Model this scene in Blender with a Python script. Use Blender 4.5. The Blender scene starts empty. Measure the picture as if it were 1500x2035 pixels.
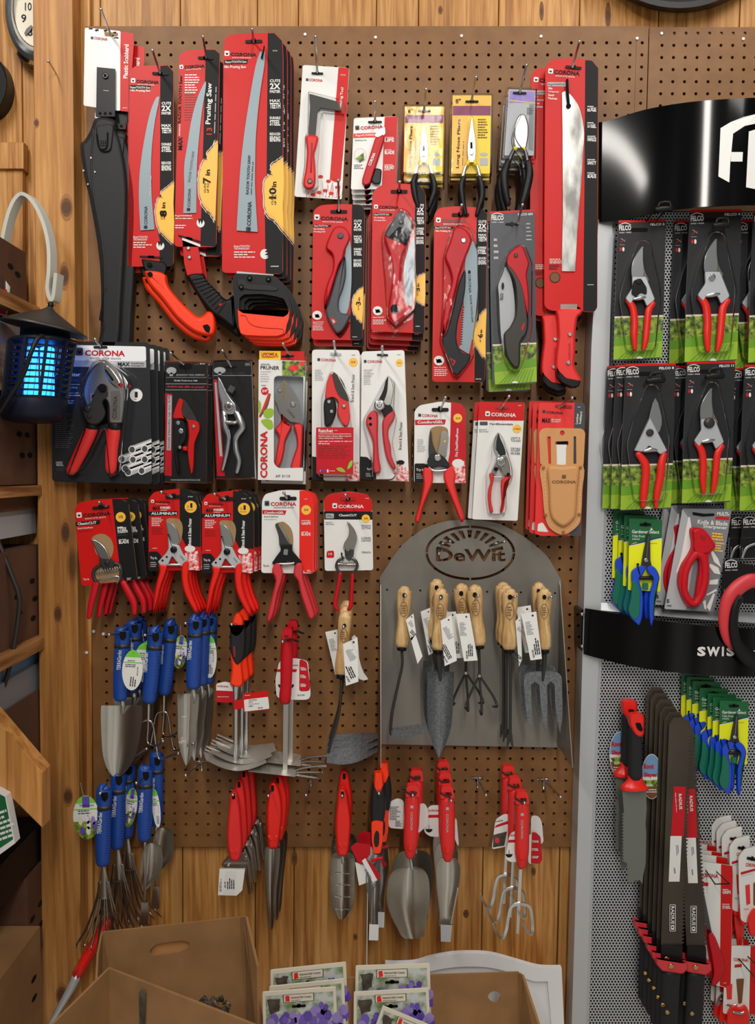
import bpy, math, random
import numpy as np
from mathutils import Vector
from mathutils.geometry import tessellate_polygon
random.seed(7)
R = math.radians
scn = bpy.context.scene
COL = scn.collection
# ------------------------------------------------------------------ camera, world, lights
FPX, DW, CZ, TH = 1500.0, 1.68, 1.50, R(3.09)
cam = bpy.data.cameras.new('camera'); co = bpy.data.objects.new('camera', cam); COL.objects.link(co)
cam.sensor_fit = 'VERTICAL'; cam.sensor_height = 36; cam.lens = 36*FPX/2035; cam.clip_start = .02
co.location = (0, -DW, CZ); co.rotation_euler = (math.pi/2-TH, 0, 0)
scn.camera = co
vs = scn.view_settings
vs.view_transform = 'Standard'; vs.look = 'None'; vs.gamma = 1; vs.use_curve_mapping = False
vs.exposure = -0.12
w = bpy.data.worlds.new('added_fill_world'); scn.world = w; w.use_nodes = True  # made-up noise surroundings, added for fill light and streaks in the metals
nt = w.node_tree; nt.nodes.clear()
def _n(nt, t, **k):
    n = nt.nodes.new(t)
    for a, b in k.items(): setattr(n, a, b)
    return n
wo = _n(nt, 'ShaderNodeOutputWorld'); bg = _n(nt, 'ShaderNodeBackground'); tc = _n(nt, 'ShaderNodeTexCoord')
mp = _n(nt, 'ShaderNodeMapping'); mp.inputs['Scale'].default_value = (3.0, 3.0, .55)
nz = _n(nt, 'ShaderNodeTexNoise'); nz.inputs['Scale'].default_value = 1.6; nz.inputs['Detail'].default_value = 2
cr_ = _n(nt, 'ShaderNodeValToRGB')
e = cr_.color_ramp.elements; e[0].position = .42; e[0].color = (.16, .13, .10, 1); e[1].position = .60; e[1].color = (1.25, 1.2, 1.1, 1)
nt.links.new(tc.outputs['Generated'], mp.inputs['Vector']); nt.links.new(mp.outputs[0], nz.inputs['Vector'])
sx = _n(nt, 'ShaderNodeSeparateXYZ'); zr = _n(nt, 'ShaderNodeMapRange'); vm = _n(nt, 'ShaderNodeVectorMath', operation='SCALE')
zr.inputs['From Min'].default_value = -.45; zr.inputs['From Max'].default_value = .35; zr.inputs['To Min'].default_value = 1.3; zr.inputs['To Max'].default_value = .28  # added height ramp: low directions brightened, high ones dimmed, to steer reflections
nt.links.new(tc.outputs['Generated'], sx.inputs[0]); nt.links.new(sx.outputs[2], zr.inputs['Value']); nt.links.new(zr.outputs[0], vm.inputs['Scale'])
nt.links.new(nz.outputs[0], cr_.inputs[0]); nt.links.new(cr_.outputs[0], vm.inputs[0]); nt.links.new(vm.outputs[0], bg.inputs[0]); nt.links.new(bg.outputs[0], wo.inputs[0])
bg.inputs[1].default_value = 0.57
def area(name, loc, rot, sx, sy, pw, col=(1, .95, .88)):
    l = bpy.data.lights.new(name, 'AREA'); l.shape = 'RECTANGLE'; l.size = sx; l.size_y = sy; l.energy = pw; l.color = col
    o = bpy.data.objects.new(name, l); COL.objects.link(o); o.location = loc; o.rotation_euler = rot; return o
area('ceiling_light_left', (-.90, -1.55, 3.10), (R(12), R(-8), 0), .12, 1.5, 28)
area('ceiling_light_right', (1.0, -1.3, 3.2), (R(12), R(8), 0), .35, 1.6, 20)
area('ceiling_light_rear', (.25, -2.9, 2.95), (R(48), 0, 0), .16, 1.5, 44)
# ------------------------------------------------------------------ pixel frame -> place on planes parallel to the wall
FR = [0., 0., 1.]
def F(ox=0, oy=0, k=1.): FR[:] = [ox, oy, k]
CT, ST = math.cos(TH), math.sin(TH)
def PN(x, y, d):
    """numpy version: photo px -> world on the plane d metres in front of the board"""
    cx = (np.asarray(x, float)-750)/FPX; cy = -(np.asarray(y, float)-1017.5)/FPX
    dy = CT + cy*ST; dz = -ST + cy*CT
    t = (DW-np.asarray(d, float))/dy
    return np.stack([cx*t, -DW+dy*t, CZ+dz*t], -1)
def P(x, y, d): return Vector(PN(FR[0]+FR[2]*x, FR[1]+FR[2]*y, d))
def U(r, d=.06): return r*FR[2]*(DW-d)/FPX
def q(s): return [tuple(float(a) for a in p.split(',')) for p in s.split()]
# ------------------------------------------------------------------ materials
def lin(c): return tuple(((v/255)/12.92 if v <= 10 else ((v/255+.055)/1.055)**2.4) for v in c)
PAL = dict(
 red=(196,20,18,.42,0), dred=(150,14,16,.4,0), crim=(190,18,32,.42,0), hred=(226,32,22,.36,0), rub=(222,40,38,.5,0), pink=(205,52,60,.42,0),
 orange=(250,58,14,.42,0), black=(18,18,20,.42,0), blk2=(34,35,38,.5,0), ink=(14,13,14,.6,0), gry=(72,74,80,.38,0), lgry=(170,172,176,.4,0),
 white=(222,222,220,.35,0), cream=(222,214,196,.45,0), paper=(228,228,226,.7,0), kraft=(150,122,84,.8,0), tan=(226,166,84,.45,0), bark=(70,36,14,.7,0),
 leather=(200,146,92,.6,0), stitch=(232,206,160,.7,0), yel=(240,206,20,.4,0), yel2=(232,236,20,.45,0), purp=(130,40,90,.45,0), grn=(16,96,52,.45,0),
 lime=(140,176,36,.5,0), field=(96,150,20,.5,0), dgrn=(44,78,22,.6,0), lgrn=(112,200,60,.5,0), blue=(20,66,150,.42,0), bblue=(20,70,200,.4,0), teal=(10,104,84,.42,0),
 navy=(14,28,60,.5,0), slate=(16,24,40,.45,0), gold=(240,184,62,.4,0), silv=(200,204,206,.28,1), steel=(206,203,196,.30,1), dsteel=(96,96,98,.36,1), sheet=(150,148,144,.42,1),
 chrome=(215,215,215,.12,1), satin=(186,182,175,.26,1), brass=(214,180,120,.25,1), blade=(136,150,158,.45,.2), bladeg=(150,152,150,.34,.8), gun=(64,62,60,.42,.5),
 ash=(212,178,120,.42,0), card_b=(136,100,58,.85,0), dbrown=(74,46,32,.8,0), purple=(96,72,170,.5,0), lilac=(150,130,200,.5,0), dark=(6,6,7,.9,0),
 alu=(192,196,200,.42,.4), hoe=(188,184,176,.36,.55), toothed=(112,116,110,.45,.3), plast=(232,234,236,.4,0), wgrey=(186,186,176,.5,0), foam=(120,124,130,.4,0), flagb=(30,34,66,.7,0), brn=(120,80,44,.7,0), sig=(8,8,10,.09,0), blsky=(110,150,190,.6,0))
MC = {}
def mat(n):
    if n in MC: return MC[n]
    m = bpy.data.materials.new(n); m.use_nodes = True; MC[n] = m
    b = m.node_tree.nodes['Principled BSDF']
    if n in PAL:
        c = PAL[n]; b.inputs['Base Color'].default_value = (*lin(c[:3]), 1); b.inputs['Roughness'].default_value = c[3]; b.inputs['Metallic'].default_value = c[4]
        if n in ('sig', 'ink', 'black', 'blk2', 'dark', 'gry', 'gun', 'slate', 'red', 'crim', 'blade'): b.inputs['Specular IOR Level'].default_value = .28
    return m
def nodes(n):
    m = mat(n); return m, m.node_tree, m.node_tree.nodes['Principled BSDF']
def clear():
    m, t, b = nodes('clear'); t.nodes.remove(b)
    o = [x for x in t.nodes if x.type == 'OUTPUT_MATERIAL'][0]
    mx = _n(t, 'ShaderNodeMixShader'); tr = _n(t, 'ShaderNodeBsdfTransparent'); gl = _n(t, 'ShaderNodeBsdfGlossy'); lw = _n(t, 'ShaderNodeFresnel'); lw.inputs[0].default_value = 1.22
    tr.inputs[0].default_value = (.95, .96, .97, 1); gl.inputs['Roughness'].default_value = .06
    nz = _n(t, 'ShaderNodeTexNoise'); nz.inputs['Scale'].default_value = 38; bu = _n(t, 'ShaderNodeBump'); bu.inputs['Strength'].default_value = .16; bu.inputs['Distance'].default_value = .004
    tcn = _n(t, 'ShaderNodeTexCoord'); t.links.new(tcn.outputs['Object'], nz.inputs['Vector'])
    t.links.new(nz.outputs[0], bu.inputs['Height']); t.links.new(bu.outputs[0], gl.inputs['Normal']); t.links.new(bu.outputs[0], lw.inputs['Normal'])
    t.links.new(lw.outputs[0], mx.inputs[0]); t.links.new(tr.outputs[0], mx.inputs[1]); t.links.new(gl.outputs[0], mx.inputs[2]); t.links.new(mx.outputs[0], o.inputs[0])
clear()
def wood(name, c1, c2, c3, scale=(26, 26, 1.6), rough=.5, rnd=True):
    m, t, b = nodes(name); b.inputs['Roughness'].default_value = rough
    tcn = _n(t, 'ShaderNodeTexCoord'); mp = _n(t, 'ShaderNodeMapping'); mp.inputs['Scale'].default_value = scale
    n1 = _n(t, 'ShaderNodeTexNoise'); n1.inputs['Scale'].default_value = 1.5; n1.inputs['Detail'].default_value = 6; n1.inputs['Distortion'].default_value = 1.2
    n2 = _n(t, 'ShaderNodeTexNoise'); n2.inputs['Scale'].default_value = 9; n2.inputs['Detail'].default_value = 3
    r = _n(t, 'ShaderNodeValToRGB'); e = r.color_ramp.elements; e[0].position = .33; e[0].color = (*lin(c1), 1); e[1].position = .68; e[1].color = (*lin(c3), 1)
    k = r.color_ramp.elements.new(.5); k.color = (*lin(c2), 1)
    at = _n(t, 'ShaderNodeAttribute', attribute_name='board'); ad = _n(t, 'ShaderNodeVectorMath', operation='ADD')
    hs = _n(t, 'ShaderNodeHueSaturation'); mr = _n(t, 'ShaderNodeMapRange'); mr.inputs['To Min'].default_value = .84; mr.inputs['To Max'].default_value = 1.14
    ma = _n(t, 'ShaderNodeMath', operation='MULTIPLY_ADD'); ma.inputs[1].default_value = .35
    t.links.new(tcn.outputs['Object'], ad.inputs[0]); mu = _n(t, 'ShaderNodeVectorMath', operation='SCALE'); mu.inputs['Scale'].default_value = 7
    t.links.new(at.outputs['Color'], mu.inputs[0]); t.links.new(mu.outputs[0], ad.inputs[1])
    t.links.new(ad.outputs[0], mp.inputs['Vector']); t.links.new(mp.outputs[0], n1.inputs['Vector']); t.links.new(mp.outputs[0], n2.inputs['Vector'])
    t.links.new(n2.outputs[0], ma.inputs[0]); sb = _n(t, 'ShaderNodeMath', operation='SUBTRACT'); sb.inputs[1].default_value = .17
    t.links.new(n1.outputs[0], sb.inputs[0]); t.links.new(sb.outputs[0], ma.inputs[2])
    # knots: sparse dark ellipses stretched along the grain
    mk = _n(t, 'ShaderNodeMapping'); mk.inputs['Scale'].default_value = tuple(6.5 if v > 5 else 2.2 for v in scale)
    vo = _n(t, 'ShaderNodeTexVoronoi'); vo.inputs['Scale'].default_value = 1.15; kr = _n(t, 'ShaderNodeMapRange'); kr.inputs['From Min'].default_value = .05; kr.inputs['From Max'].default_value = .12
    kr.inputs['To Min'].default_value = .38
    t.links.new(ad.outputs[0], mk.inputs['Vector']); t.links.new(mk.outputs[0], vo.inputs['Vector']); t.links.new(vo.outputs['Distance'], kr.inputs['Value'])
    t.links.new(ma.outputs[0], r.inputs[0]); t.links.new(at.outputs['Fac'], mr.inputs['Value']); mm = _n(t, 'ShaderNodeMath', operation='MULTIPLY')
    t.links.new(mr.outputs[0], mm.inputs[0]); t.links.new(kr.outputs[0], mm.inputs[1])
    t.links.new(r.outputs[0], hs.inputs['Color']); t.links.new(mm.outputs[0], hs.inputs['Value']); t.links.new(hs.outputs[0], b.inputs['Base Color'])
wood('pine', (150, 96, 42), (186, 130, 66), (206, 156, 92), scale=(40, 40, 1.5))
wood('pinepost', (160, 104, 48), (188, 130, 66), (208, 154, 88), scale=(22, 22, 1.0))
wood('pinex', (132, 80, 40), (178, 124, 72), (204, 152, 94), scale=(26, 1.6, 26))
wood('ashwood', (196, 152, 96), (222, 184, 128), (234, 202, 150), scale=(60, 60, 9), rough=.38)
def noisy(name, c1, c2, sc, rough, metal=0, vec=(1, 1, 1), bump=0):
    m, t, b = nodes(name); b.inputs['Roughness'].default_value = rough; b.inputs['Metallic'].default_value = metal
    tcn = _n(t, 'ShaderNodeTexCoord'); mp = _n(t, 'ShaderNodeMapping'); mp.inputs['Scale'].default_value = vec
    n1 = _n(t, 'ShaderNodeTexNoise'); n1.inputs['Scale'].default_value = sc; n1.inputs['Detail'].default_value = 5
    r = _n(t, 'ShaderNodeValToRGB'); e = r.color_ramp.elements; e[0].position = .38; e[0].color = (*lin(c1), 1); e[1].position = .62; e[1].color = (*lin(c2), 1)
    t.links.new(tcn.outputs['Object'], mp.inputs[0]); t.links.new(mp.outputs[0], n1.inputs['Vector']); t.links.new(n1.outputs[0], r.inputs[0]); t.links.new(r.outputs[0], b.inputs['Base Color'])
    if bump:
        bu = _n(t, 'ShaderNodeBump'); bu.inputs['Strength'].default_value = bump; bu.inputs['Distance'].default_value = .002
        t.links.new(n1.outputs[0], bu.inputs['Height']); t.links.new(bu.outputs[0], b.inputs['Normal'])
noisy('hardboard', (120, 80, 40), (131, 90, 47), 22, .55)
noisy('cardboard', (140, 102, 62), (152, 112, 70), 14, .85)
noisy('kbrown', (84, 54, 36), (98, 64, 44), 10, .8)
noisy('forged', (112, 116, 120), (134, 138, 142), 200, .42, .75)
noisy('steelgrey', (128, 124, 118), (142, 138, 130), 6, .4, .55)
noisy('foliage', (40, 66, 26), (150, 176, 60), 90, .5)
noisy('flowers', (60, 50, 110), (236, 232, 240), 110, .5)
noisy('splat', (200, 20, 20), (240, 225, 225), 150, .4)
noisy('foil', (120, 120, 118), (205, 205, 202), 26, .4, .7, (1, 1, .35), .3)
noisy('dust', (60, 52, 44), (90, 80, 70), 40, .9)
m, t, b = nodes('uv'); b.inputs['Base Color'].default_value = (.05, .2, .9, 1); b.inputs['Emission Color'].default_value = (.015, .2, 1, 1); b.inputs['Emission Strength'].default_value = 6
m, t, b = nodes('lens'); b.inputs['Base Color'].default_value = (.5, .55, .6, 1); b.inputs['Roughness'].default_value = .3
# ------------------------------------------------------------------ outline helpers
def cr(pts, n=5, closed=False):
    P0 = [tuple(p) for p in pts]; N = len(P0); out = []
    rng = range(N) if closed else range(N-1)
    for i in rng:
        a = P0[(i-1) % N] if (closed or i) else P0[0]; b = P0[i]; c = P0[(i+1) % N]; d = P0[(i+2) % N] if (closed or i+2 < N) else P0[-1]
        for k in range(n):
            t = k/n; out.append(tuple(.5*((2*b[j])+(-a[j]+c[j])*t+(2*a[j]-5*b[j]+4*c[j]-d[j])*t*t+(-a[j]+3*b[j]-3*c[j]+d[j])*t**3) for j in range(len(b))))
    if not closed: out.append(P0[-1])
    return out
def rnd(pts, r, n=4):
    if not r: return [tuple(p[:2]) for p in pts]
    out = []; N = len(pts)
    for i in range(N):
        a, b, c = (np.array(pts[j % N][:2], float) for j in (i-1, i, i+1))
        rr = r[i % len(r)] if isinstance(r, (list, tuple)) else r
        la, lc = np.linalg.norm(a-b), np.linalg.norm(c-b)
        ra, rc = min(rr, la*.48), min(rr, lc*.48)
        if ra < 1e-6 or rc < 1e-6: out.append(tuple(b)); continue
        s = b+(a-b)/la*ra; e = b+(c-b)/lc*rc
        for k in range(n+1):
            t = k/n; out.append(tuple(s*(1-t)**2+2*b*t*(1-t)+e*t*t))
    return out
def rect(x0, y0, x1, y1): return [(x0, y0), (x1, y0), (x1, y1), (x0, y1)]
def ell(cx, cy, rx, ry, n=24, a0=0, a1=360):
    full = abs(a1-a0) >= 360; m = n if full else n+1
    return [(cx+rx*math.cos(R(a0+(a1-a0)*i/n)), cy-ry*math.sin(R(a0+(a1-a0)*i/n))) for i in range(m)]
def wob(pts, a, n=3):
    """irregular outline between the given points"""
    out = []; N = len(pts)
    for i in range(N):
        b, c = pts[i], pts[(i+1) % N]
        for k in range(n):
            t = k/n; out.append((b[0]+(c[0]-b[0])*t+random.uniform(-a, a)*(k > 0), b[1]+(c[1]-b[1])*t+random.uniform(-a, a)*(k > 0)))
    return out
_tc = {}
def tmesh(s, b):
    k = (s, b)
    if k not in _tc:
        c = bpy.data.curves.new('t', 'FONT'); c.body = s; c.size = 1; c.resolution_u = 2; c.offset = b
        o = bpy.data.objects.new('t', c); m = bpy.data.meshes.new_from_object(o)
        v = np.array([x.co[:2] for x in m.vertices]); f = [tuple(p.vertices) for p in m.polygons]
        v = (v-v.min(0))/np.maximum(v.max(0)-v.min(0), 1e-6)
        _tc[k] = (v, f); bpy.data.objects.remove(o); bpy.data.curves.remove(c); bpy.data.meshes.remove(m)
    return _tc[k]
# ------------------------------------------------------------------ things and parts
class Part:
    def __init__(s, T, name, label=None, parent=None):
        s.T, s.name, s.label, s.par = T, name, label, parent
        s.v, s.f, s.mi, s.sm, s.ms = [], [], [], [], []; s.d = T.d; s.board = None; s.ct = None
    def add(s, vs, fs, m, smooth=False):
        if m not in s.ms: s.ms.append(m)
        k = s.ms.index(m); o = len(s.v); s.v += [tuple(v) for v in vs]
        for f in fs: s.f.append(tuple(i+o for i in f)); s.mi.append(k); s.sm.append(smooth)
        return s
    def poly(s, pts, m, d=None, th=.0015, r=0, holes=(), edge=None, bev=0):
        d = s.d if d is None else d
        if not holes and bev: return s.puff(pts, m, d=d-th*.5, h=th*.5, ins=bev, th=th*.5, r=r, steps=2, edge=edge)
        loops = [rnd(pts, r)]+[rnd(h, r) if r else h for h in holes]; vs = []; idx = []
        for l in loops: idx.append(len(vs)); vs += l
        n = len(vs); A = [P(x, y, d) for x, y in vs]; Bk = [a+Vector((0, th, 0)) for a in A]; fs = []
        if holes:
            fs = [tuple(t) for t in tessellate_polygon([[Vector((x, y, 0)) for x, y in l] for l in loops])]
        else: fs = [tuple(range(n))]
        s.add(A+Bk, fs+[tuple(i+n for i in reversed(f)) for f in fs], m)
        sd = []
        for l, o in zip(loops, idx):
            k = len(l); sd += [(o+i, o+(i+1) % k, n+o+(i+1) % k, n+o+i) for i in range(k)]
        s.add(A+Bk, sd, edge or m); return s
    def ink(s, pts, m, L=1, r=0, d=None):
        d = (s.d if d is None else d)+L*.00028
        l = rnd(pts, r); s.add([P(x, y, d) for x, y in l], [tuple(range(len(l)))], m); return s
    def puff(s, pts, m, d=None, h=.006, ins=6, th=.002, r=0, steps=4, edge=None, smooth=True, mid=0):
        d = s.d if d is None else d
        l = np.array(rnd(pts, r), float); n = len(l)
        ar = sum(l[i][0]*l[(i+1) % n][1]-l[(i+1) % n][0]*l[i][1] for i in range(n)); sg = 1 if ar > 0 else -1
        pr, nx = np.roll(l, 1, 0), np.roll(l, -1, 0)
        e1 = l-pr; e2 = nx-l
        e1 /= np.maximum(np.linalg.norm(e1, axis=1), 1e-6)[:, None]; e2 /= np.maximum(np.linalg.norm(e2, axis=1), 1e-6)[:, None]
        nn = np.stack([-(e1[:, 1]+e2[:, 1]), e1[:, 0]+e2[:, 0]], 1)*sg
        ln = np.maximum(np.linalg.norm(nn, axis=1), 1e-6); nn /= ln[:, None]
        vs = [P(x, y, d)+Vector((0, th, 0)) for x, y in l]+[P(x, y, d) for x, y in l]
        for k in range(1, steps+1):
            a = k/steps*math.pi/2; li = l+nn*ins*(1-math.cos(a)); vs += [P(x, y, d+h*math.sin(a)) for x, y in li]
        fs = []
        for k in range(steps+1):
            o, p = k*n, (k+1)*n; fs += [(o+i, o+(i+1) % n, p+(i+1) % n, p+i) for i in range(n)]
        s.add(vs, fs, m, smooth); L = (steps+1)*n
        s.add([vs[L+i] for i in range(n)], [tuple(range(n))], edge or m, smooth)
        if m != 'clear': s.add(vs[:n], [tuple(reversed(range(n)))], m)
        return s
    def tube(s, pts, m, fl=1., n=10, k=5, d=None, cap=1, sm=True, sq=0):
        """pts (x, y, r[, d]); r in frame px in the wall plane, fl = depth radius / r"""
        d = s.d if d is None else d
        pp = [tuple(p) if len(p) == 4 else (*p, d) for p in pts]
        if k > 1 and len(pp) > 2: pp = cr(pp, k)
        C = [P(p[0], p[1], p[3]) for p in pp]; Rr = [U(p[2], p[3]) for p in pp]
        if cap:
            t0 = (C[0]-C[1]).normalized(); t1 = (C[-1]-C[-2]).normalized(); r0, r1 = Rr[0], Rr[-1]; q_ = fl if fl < 1 else 1
            C = [C[0]+t0*r0*.85*q_, C[0]+t0*r0*.6*q_]+C+[C[-1]+t1*r1*.6*q_, C[-1]+t1*r1*.85*q_]
            Rr = [r0*.35, r0*.78]+Rr+[r1*.78, r1*.35]
        N = len(C); vs = []
        for i in range(N):
            t = (C[min(i+1, N-1)]-C[max(i-1, 0)]); t = t.normalized() if t.length > 1e-9 else Vector((0, 0, 1))
            a = t.cross(Vector((0, 1, 0)))
            if a.length < .12: a = Vector((1, 0, 0))-t*t.x
            a.normalize(); b = t.cross(a)
            for j in range(n):
                g = 2*math.pi*(j+.5*(n == 4))/n; ca, sa = math.cos(g), math.sin(g)
                vs.append(C[i]+a*Rr[i]*ca+b*Rr[i]*fl*sa)
        fs = [(i*n+j, i*n+(j+1) % n, (i+1)*n+(j+1) % n, (i+1)*n+j) for i in range(N-1) for j in range(n)]
        s.add(vs, fs+[tuple(reversed(range(n))), tuple((N-1)*n+j for j in range(n))], m, sm and n > 4); return s
    def disc(s, x, y, r, m, d=None, h=.002, dome=.3, n=14):
        d = s.d if d is None else d
        return s.puff(ell(x, y, r, r, n), m, d=d+h*.5, h=h*.5, ins=r*dome, th=h*.6, steps=2)
    def txt(s, t, x, y, w, h, m, rot=0, b=.015, L=3, d=None, curve=None):
        d = (s.d if d is None else d)+L*.00028
        v, f = tmesh(t, b); c, sn = math.cos(R(rot)), math.sin(R(rot)); vs = []
        for a, bb in v:
            X, Y = a*w, bb*h; vs.append(P(x+X*c-Y*sn, y-X*sn-Y*c, d))
        s.add(vs, f, m); return s
    def grid(s, rows, m, th=.0015, smooth=True):
        nr, nc = len(rows), len(rows[0]); A = [P(*p) for r_ in rows for p in r_]; Bk = [a+Vector((0, th, 0)) for a in A]; n = nr*nc
        fs = [(i*nc+j, i*nc+j+1, (i+1)*nc+j+1, (i+1)*nc+j) for i in range(nr-1) for j in range(nc-1)]
        s.add(A+Bk, fs+[tuple(k+n for k in reversed(f)) for f in fs], m, smooth)
        bd = [j for j in range(nc)]+[i*nc+nc-1 for i in range(1, nr)]+[(nr-1)*nc+j for j in range(nc-2, -1, -1)]+[i*nc for i in range(nr-2, 0, -1)]
        k = len(bd); s.add(A+Bk, [(bd[i], bd[(i+1) % k], bd[(i+1) % k]+n, bd[i]+n) for i in range(k)], m); return s
    def sheet(s, pts3, m, th=.002, r=0):
        """flat plate through 3D points (x, y, d) with thickness along its normal"""
        A = [P(*p) for p in pts3]; nrm = Vector((0, 0, 0))
        for i in range(len(A)): nrm += (A[i]-A[0]).cross(A[(i+1) % len(A)]-A[0])
        nrm = nrm.normalized()*th; n = len(A); Bk = [a+nrm for a in A]
        s.add(A+Bk, [tuple(range(n)), tuple(reversed(range(n, 2*n)))]+[(i, (i+1) % n, n+(i+1) % n, n+i) for i in range(n)], m); return s
    def box(s, lo, hi, m):
        x0, y0, z0 = lo; x1, y1, z1 = hi
        vs = [(x, y, z) for x in (x0, x1) for y in (y0, y1) for z in (z0, z1)]
        s.add([Vector(v) for v in vs], [(0, 1, 3, 2), (4, 6, 7, 5), (0, 4, 5, 1), (2, 3, 7, 6), (0, 2, 6, 4), (1, 5, 7, 3)], m); return s
    def sub(s, name, label=None):
        p = Part(s.T, name, label, s); s.T.parts.append(p); p.d = s.d; return p
    def build(s, parent, name=None):
        me = bpy.data.meshes.new(s.name); L = s.T.loc
        me.from_pydata([(v[0]-L[0], v[1]-L[1], v[2]-L[2]) for v in s.v], [], s.f)
        for m_ in s.ms: me.materials.append(mat(m_))
        me.polygons.foreach_set('material_index', s.mi); me.polygons.foreach_set('use_smooth', s.sm)
        if s.board is not None:
            a = me.color_attributes.new('board', 'FLOAT_COLOR', 'POINT'); a.data.foreach_set('color', np.array(s.board, dtype=np.float32).ravel())
        me.update(); o = bpy.data.objects.new(name or s.name, me); COL.objects.link(o)
        if parent: o.parent = parent
        if s.label: o['label'] = s.label
        s.o = o; return o
ORD = ['front', 'second', 'third', 'fourth', 'fifth', 'sixth', 'seventh', 'eighth', 'ninth', 'tenth']
class T:
    def __init__(s, name, label, cat, at=(0, 0), d=.06, n=1, group=None, kind=None):
        s.name, s.base, s.cat, s.d, s.n, s.group, s.kind = name, label, cat, d, n, group, kind
        s.loc = P(*at, d) if at is not None else Vector((0, 0, 0)); s.parts = []
    def p(s, name, label=None): p = Part(s, name, label); s.parts.append(p); return p
    def lab(s, i):
        if s.n == 1: return s.base
        if s.n == 2: return ('front ' if i == 0 else 'rear ')+s.base
        return ('front ' if i == 0 else 'rearmost ' if i == s.n-1 else ORD[i]+' ')+s.base
    def end(s):
        if len(s.parts) == 1 and s.parts[0].name == s.name:
            r = s.parts[0].build(None); r.location = s.loc
        else:
            r = bpy.data.objects.new(s.name, None); COL.objects.link(r); r.location = s.loc; r.empty_display_size = .02
            for p in s.parts: p.build(p.par.o if p.par else r)
        s.r = r
        if s.kind: r['kind'] = s.kind
        if s.kind != 'structure':
            r['label'] = s.lab(0); r['category'] = s.cat
            if s.group or s.n > 1: r['group'] = s.group or s.base
        return s
    def stack(s, offs, skip=()):
        """copies behind the front one: (dx, dy frame px, dd metres towards the wall)"""
        for i, (dx, dy, dd) in enumerate(offs):
            c = copy_tree(s.r, None, skip); c.location = s.r.location+Vector((U(dx), dd, -U(dy)))
            c['label'] = s.lab(i+1)
        return s
def copy_tree(o, parent=None, skip=()):
    c = o.copy(); COL.objects.link(c)
    if parent: c.parent = parent
    for ch in list(o.children):
        if not ch.name.startswith(tuple(skip)) or not skip: copy_tree(ch, c, skip)
    return c
HN = 0
def hook(tx, ty, sx, sy, dc, what, L=.14, mt='silv', full=False):
    """peg hook: ball tip at px (tx,ty), wire passing slot (sx,sy) at depth dc, base in the board"""
    a, b = P(tx, ty, L), P(sx, sy, dc); v = b-a; v /= max(v.y, 1e-4)
    v.x = max(-.22, min(.22, v.x)); v.z = max(-.3, min(.12, v.z)); base = b+v*(dc-.0)
    th = T('peg_hook', 'metal peg hook '+what, 'hook', None, L); th.loc = base.copy()
    p = th.p('peg_hook')
    def wire(A, B, r, n=8):
        t = (B-A).normalized(); x = t.cross(Vector((0, 0, 1))) if abs(t.z) < .9 else t.cross(Vector((1, 0, 0))); x.normalize(); y = t.cross(x)
        vs = [c+(x*math.cos(2*math.pi*j/n)+y*math.sin(2*math.pi*j/n))*r for c in (A, B) for j in range(n)]
        p.add(vs, [(j, (j+1) % n, n+(j+1) % n, n+j) for j in range(n)]+[tuple(range(n)), tuple(range(2*n-1, n-1, -1))], mt, True)
    wire(base, b, .0023); wire(b, a, .0023)
    vs, fs = [], []
    for i in range(5):
        ph = math.pi*(i+.5)/5
        for j in range(8): vs.append(a+Vector((math.cos(j*math.pi/4)*math.sin(ph), math.cos(ph), math.sin(j*math.pi/4)*math.sin(ph)))*.0036)
    for i in range(4):
        for j in range(8): fs.append((i*8+j, i*8+(j+1) % 8, i*8+8+(j+1) % 8, i*8+8+j))
    p.add(vs, fs+[tuple(range(8)), tuple(range(32, 40))], mt, True)
    o = Vector((0, -.003, 0))
    wire(base+o+Vector((-.0127, 0, 0)), base+o+Vector((.0127, 0, 0)), .0022)
    for sx_ in (-.0127, .0127): wire(base+o+Vector((sx_, .001, 0)), base+Vector((sx_, .002, .0)), .0022)
    wire(base+o, base+o+Vector((0, 0, -.022)), .0022)
    th.end(); return th
# ------------------------------------------------------------------ printed marks shared by the packs
def corona(p, x, y, w, h, m='white', rot=0, em='white', b=.03, sub=None):
    """mark: small rounded square emblem, wide name beside it"""
    c, s = math.cos(R(rot)), math.sin(R(rot)); g = lambda a, bb: (x+a*c+bb*s, y-a*s+bb*c)
    k = w*.15; p.ink([g(0, 0), g(k, 0), g(k, -k*1.05), g(0, -k*1.05)], em, 2, r=k*.22)
    mc = 'ink' if em != 'ink' else 'white'
    p.ink([g(k*.22, -k*.75), g(k*.5, -k*.55), g(k*.78, -k*.75), g(k*.7, -k*.25), g(k*.3, -k*.25)], mc, 3, r=k*.12)
    a = g(k*1.25, 0); p.txt('CORONA', a[0], a[1], w-k*1.3, h, m, rot, b)
    if sub: a = g(k*1.6, h*.62); p.txt('SEASON AFTER SEASON', a[0], a[1], w*.6, h*.38, sub, rot, .0)
def fine(p, x, y, w, n, gap, m, rot=0, L=3, hh=.42):
    """rows of print too small to read"""
    rs = random.Random(int(x*7+y*3))
    c, s = math.cos(R(rot)), math.sin(R(rot))
    for i in range(n):
        ox, oy = x+s*gap*i, y+c*gap*i; X = 0; W = w*rs.uniform(.6, 1)
        while X < W-1:
            l = min(rs.uniform(.10, .26)*w, W-X); h = gap*hh
            f = lambda a, b: (ox+a*c+b*s, oy-a*s+b*c)
            p.ink([f(X, 0), f(X+l, 0), f(X+l, -h), f(X, -h)], m, L); X += l+w*.035
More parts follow.
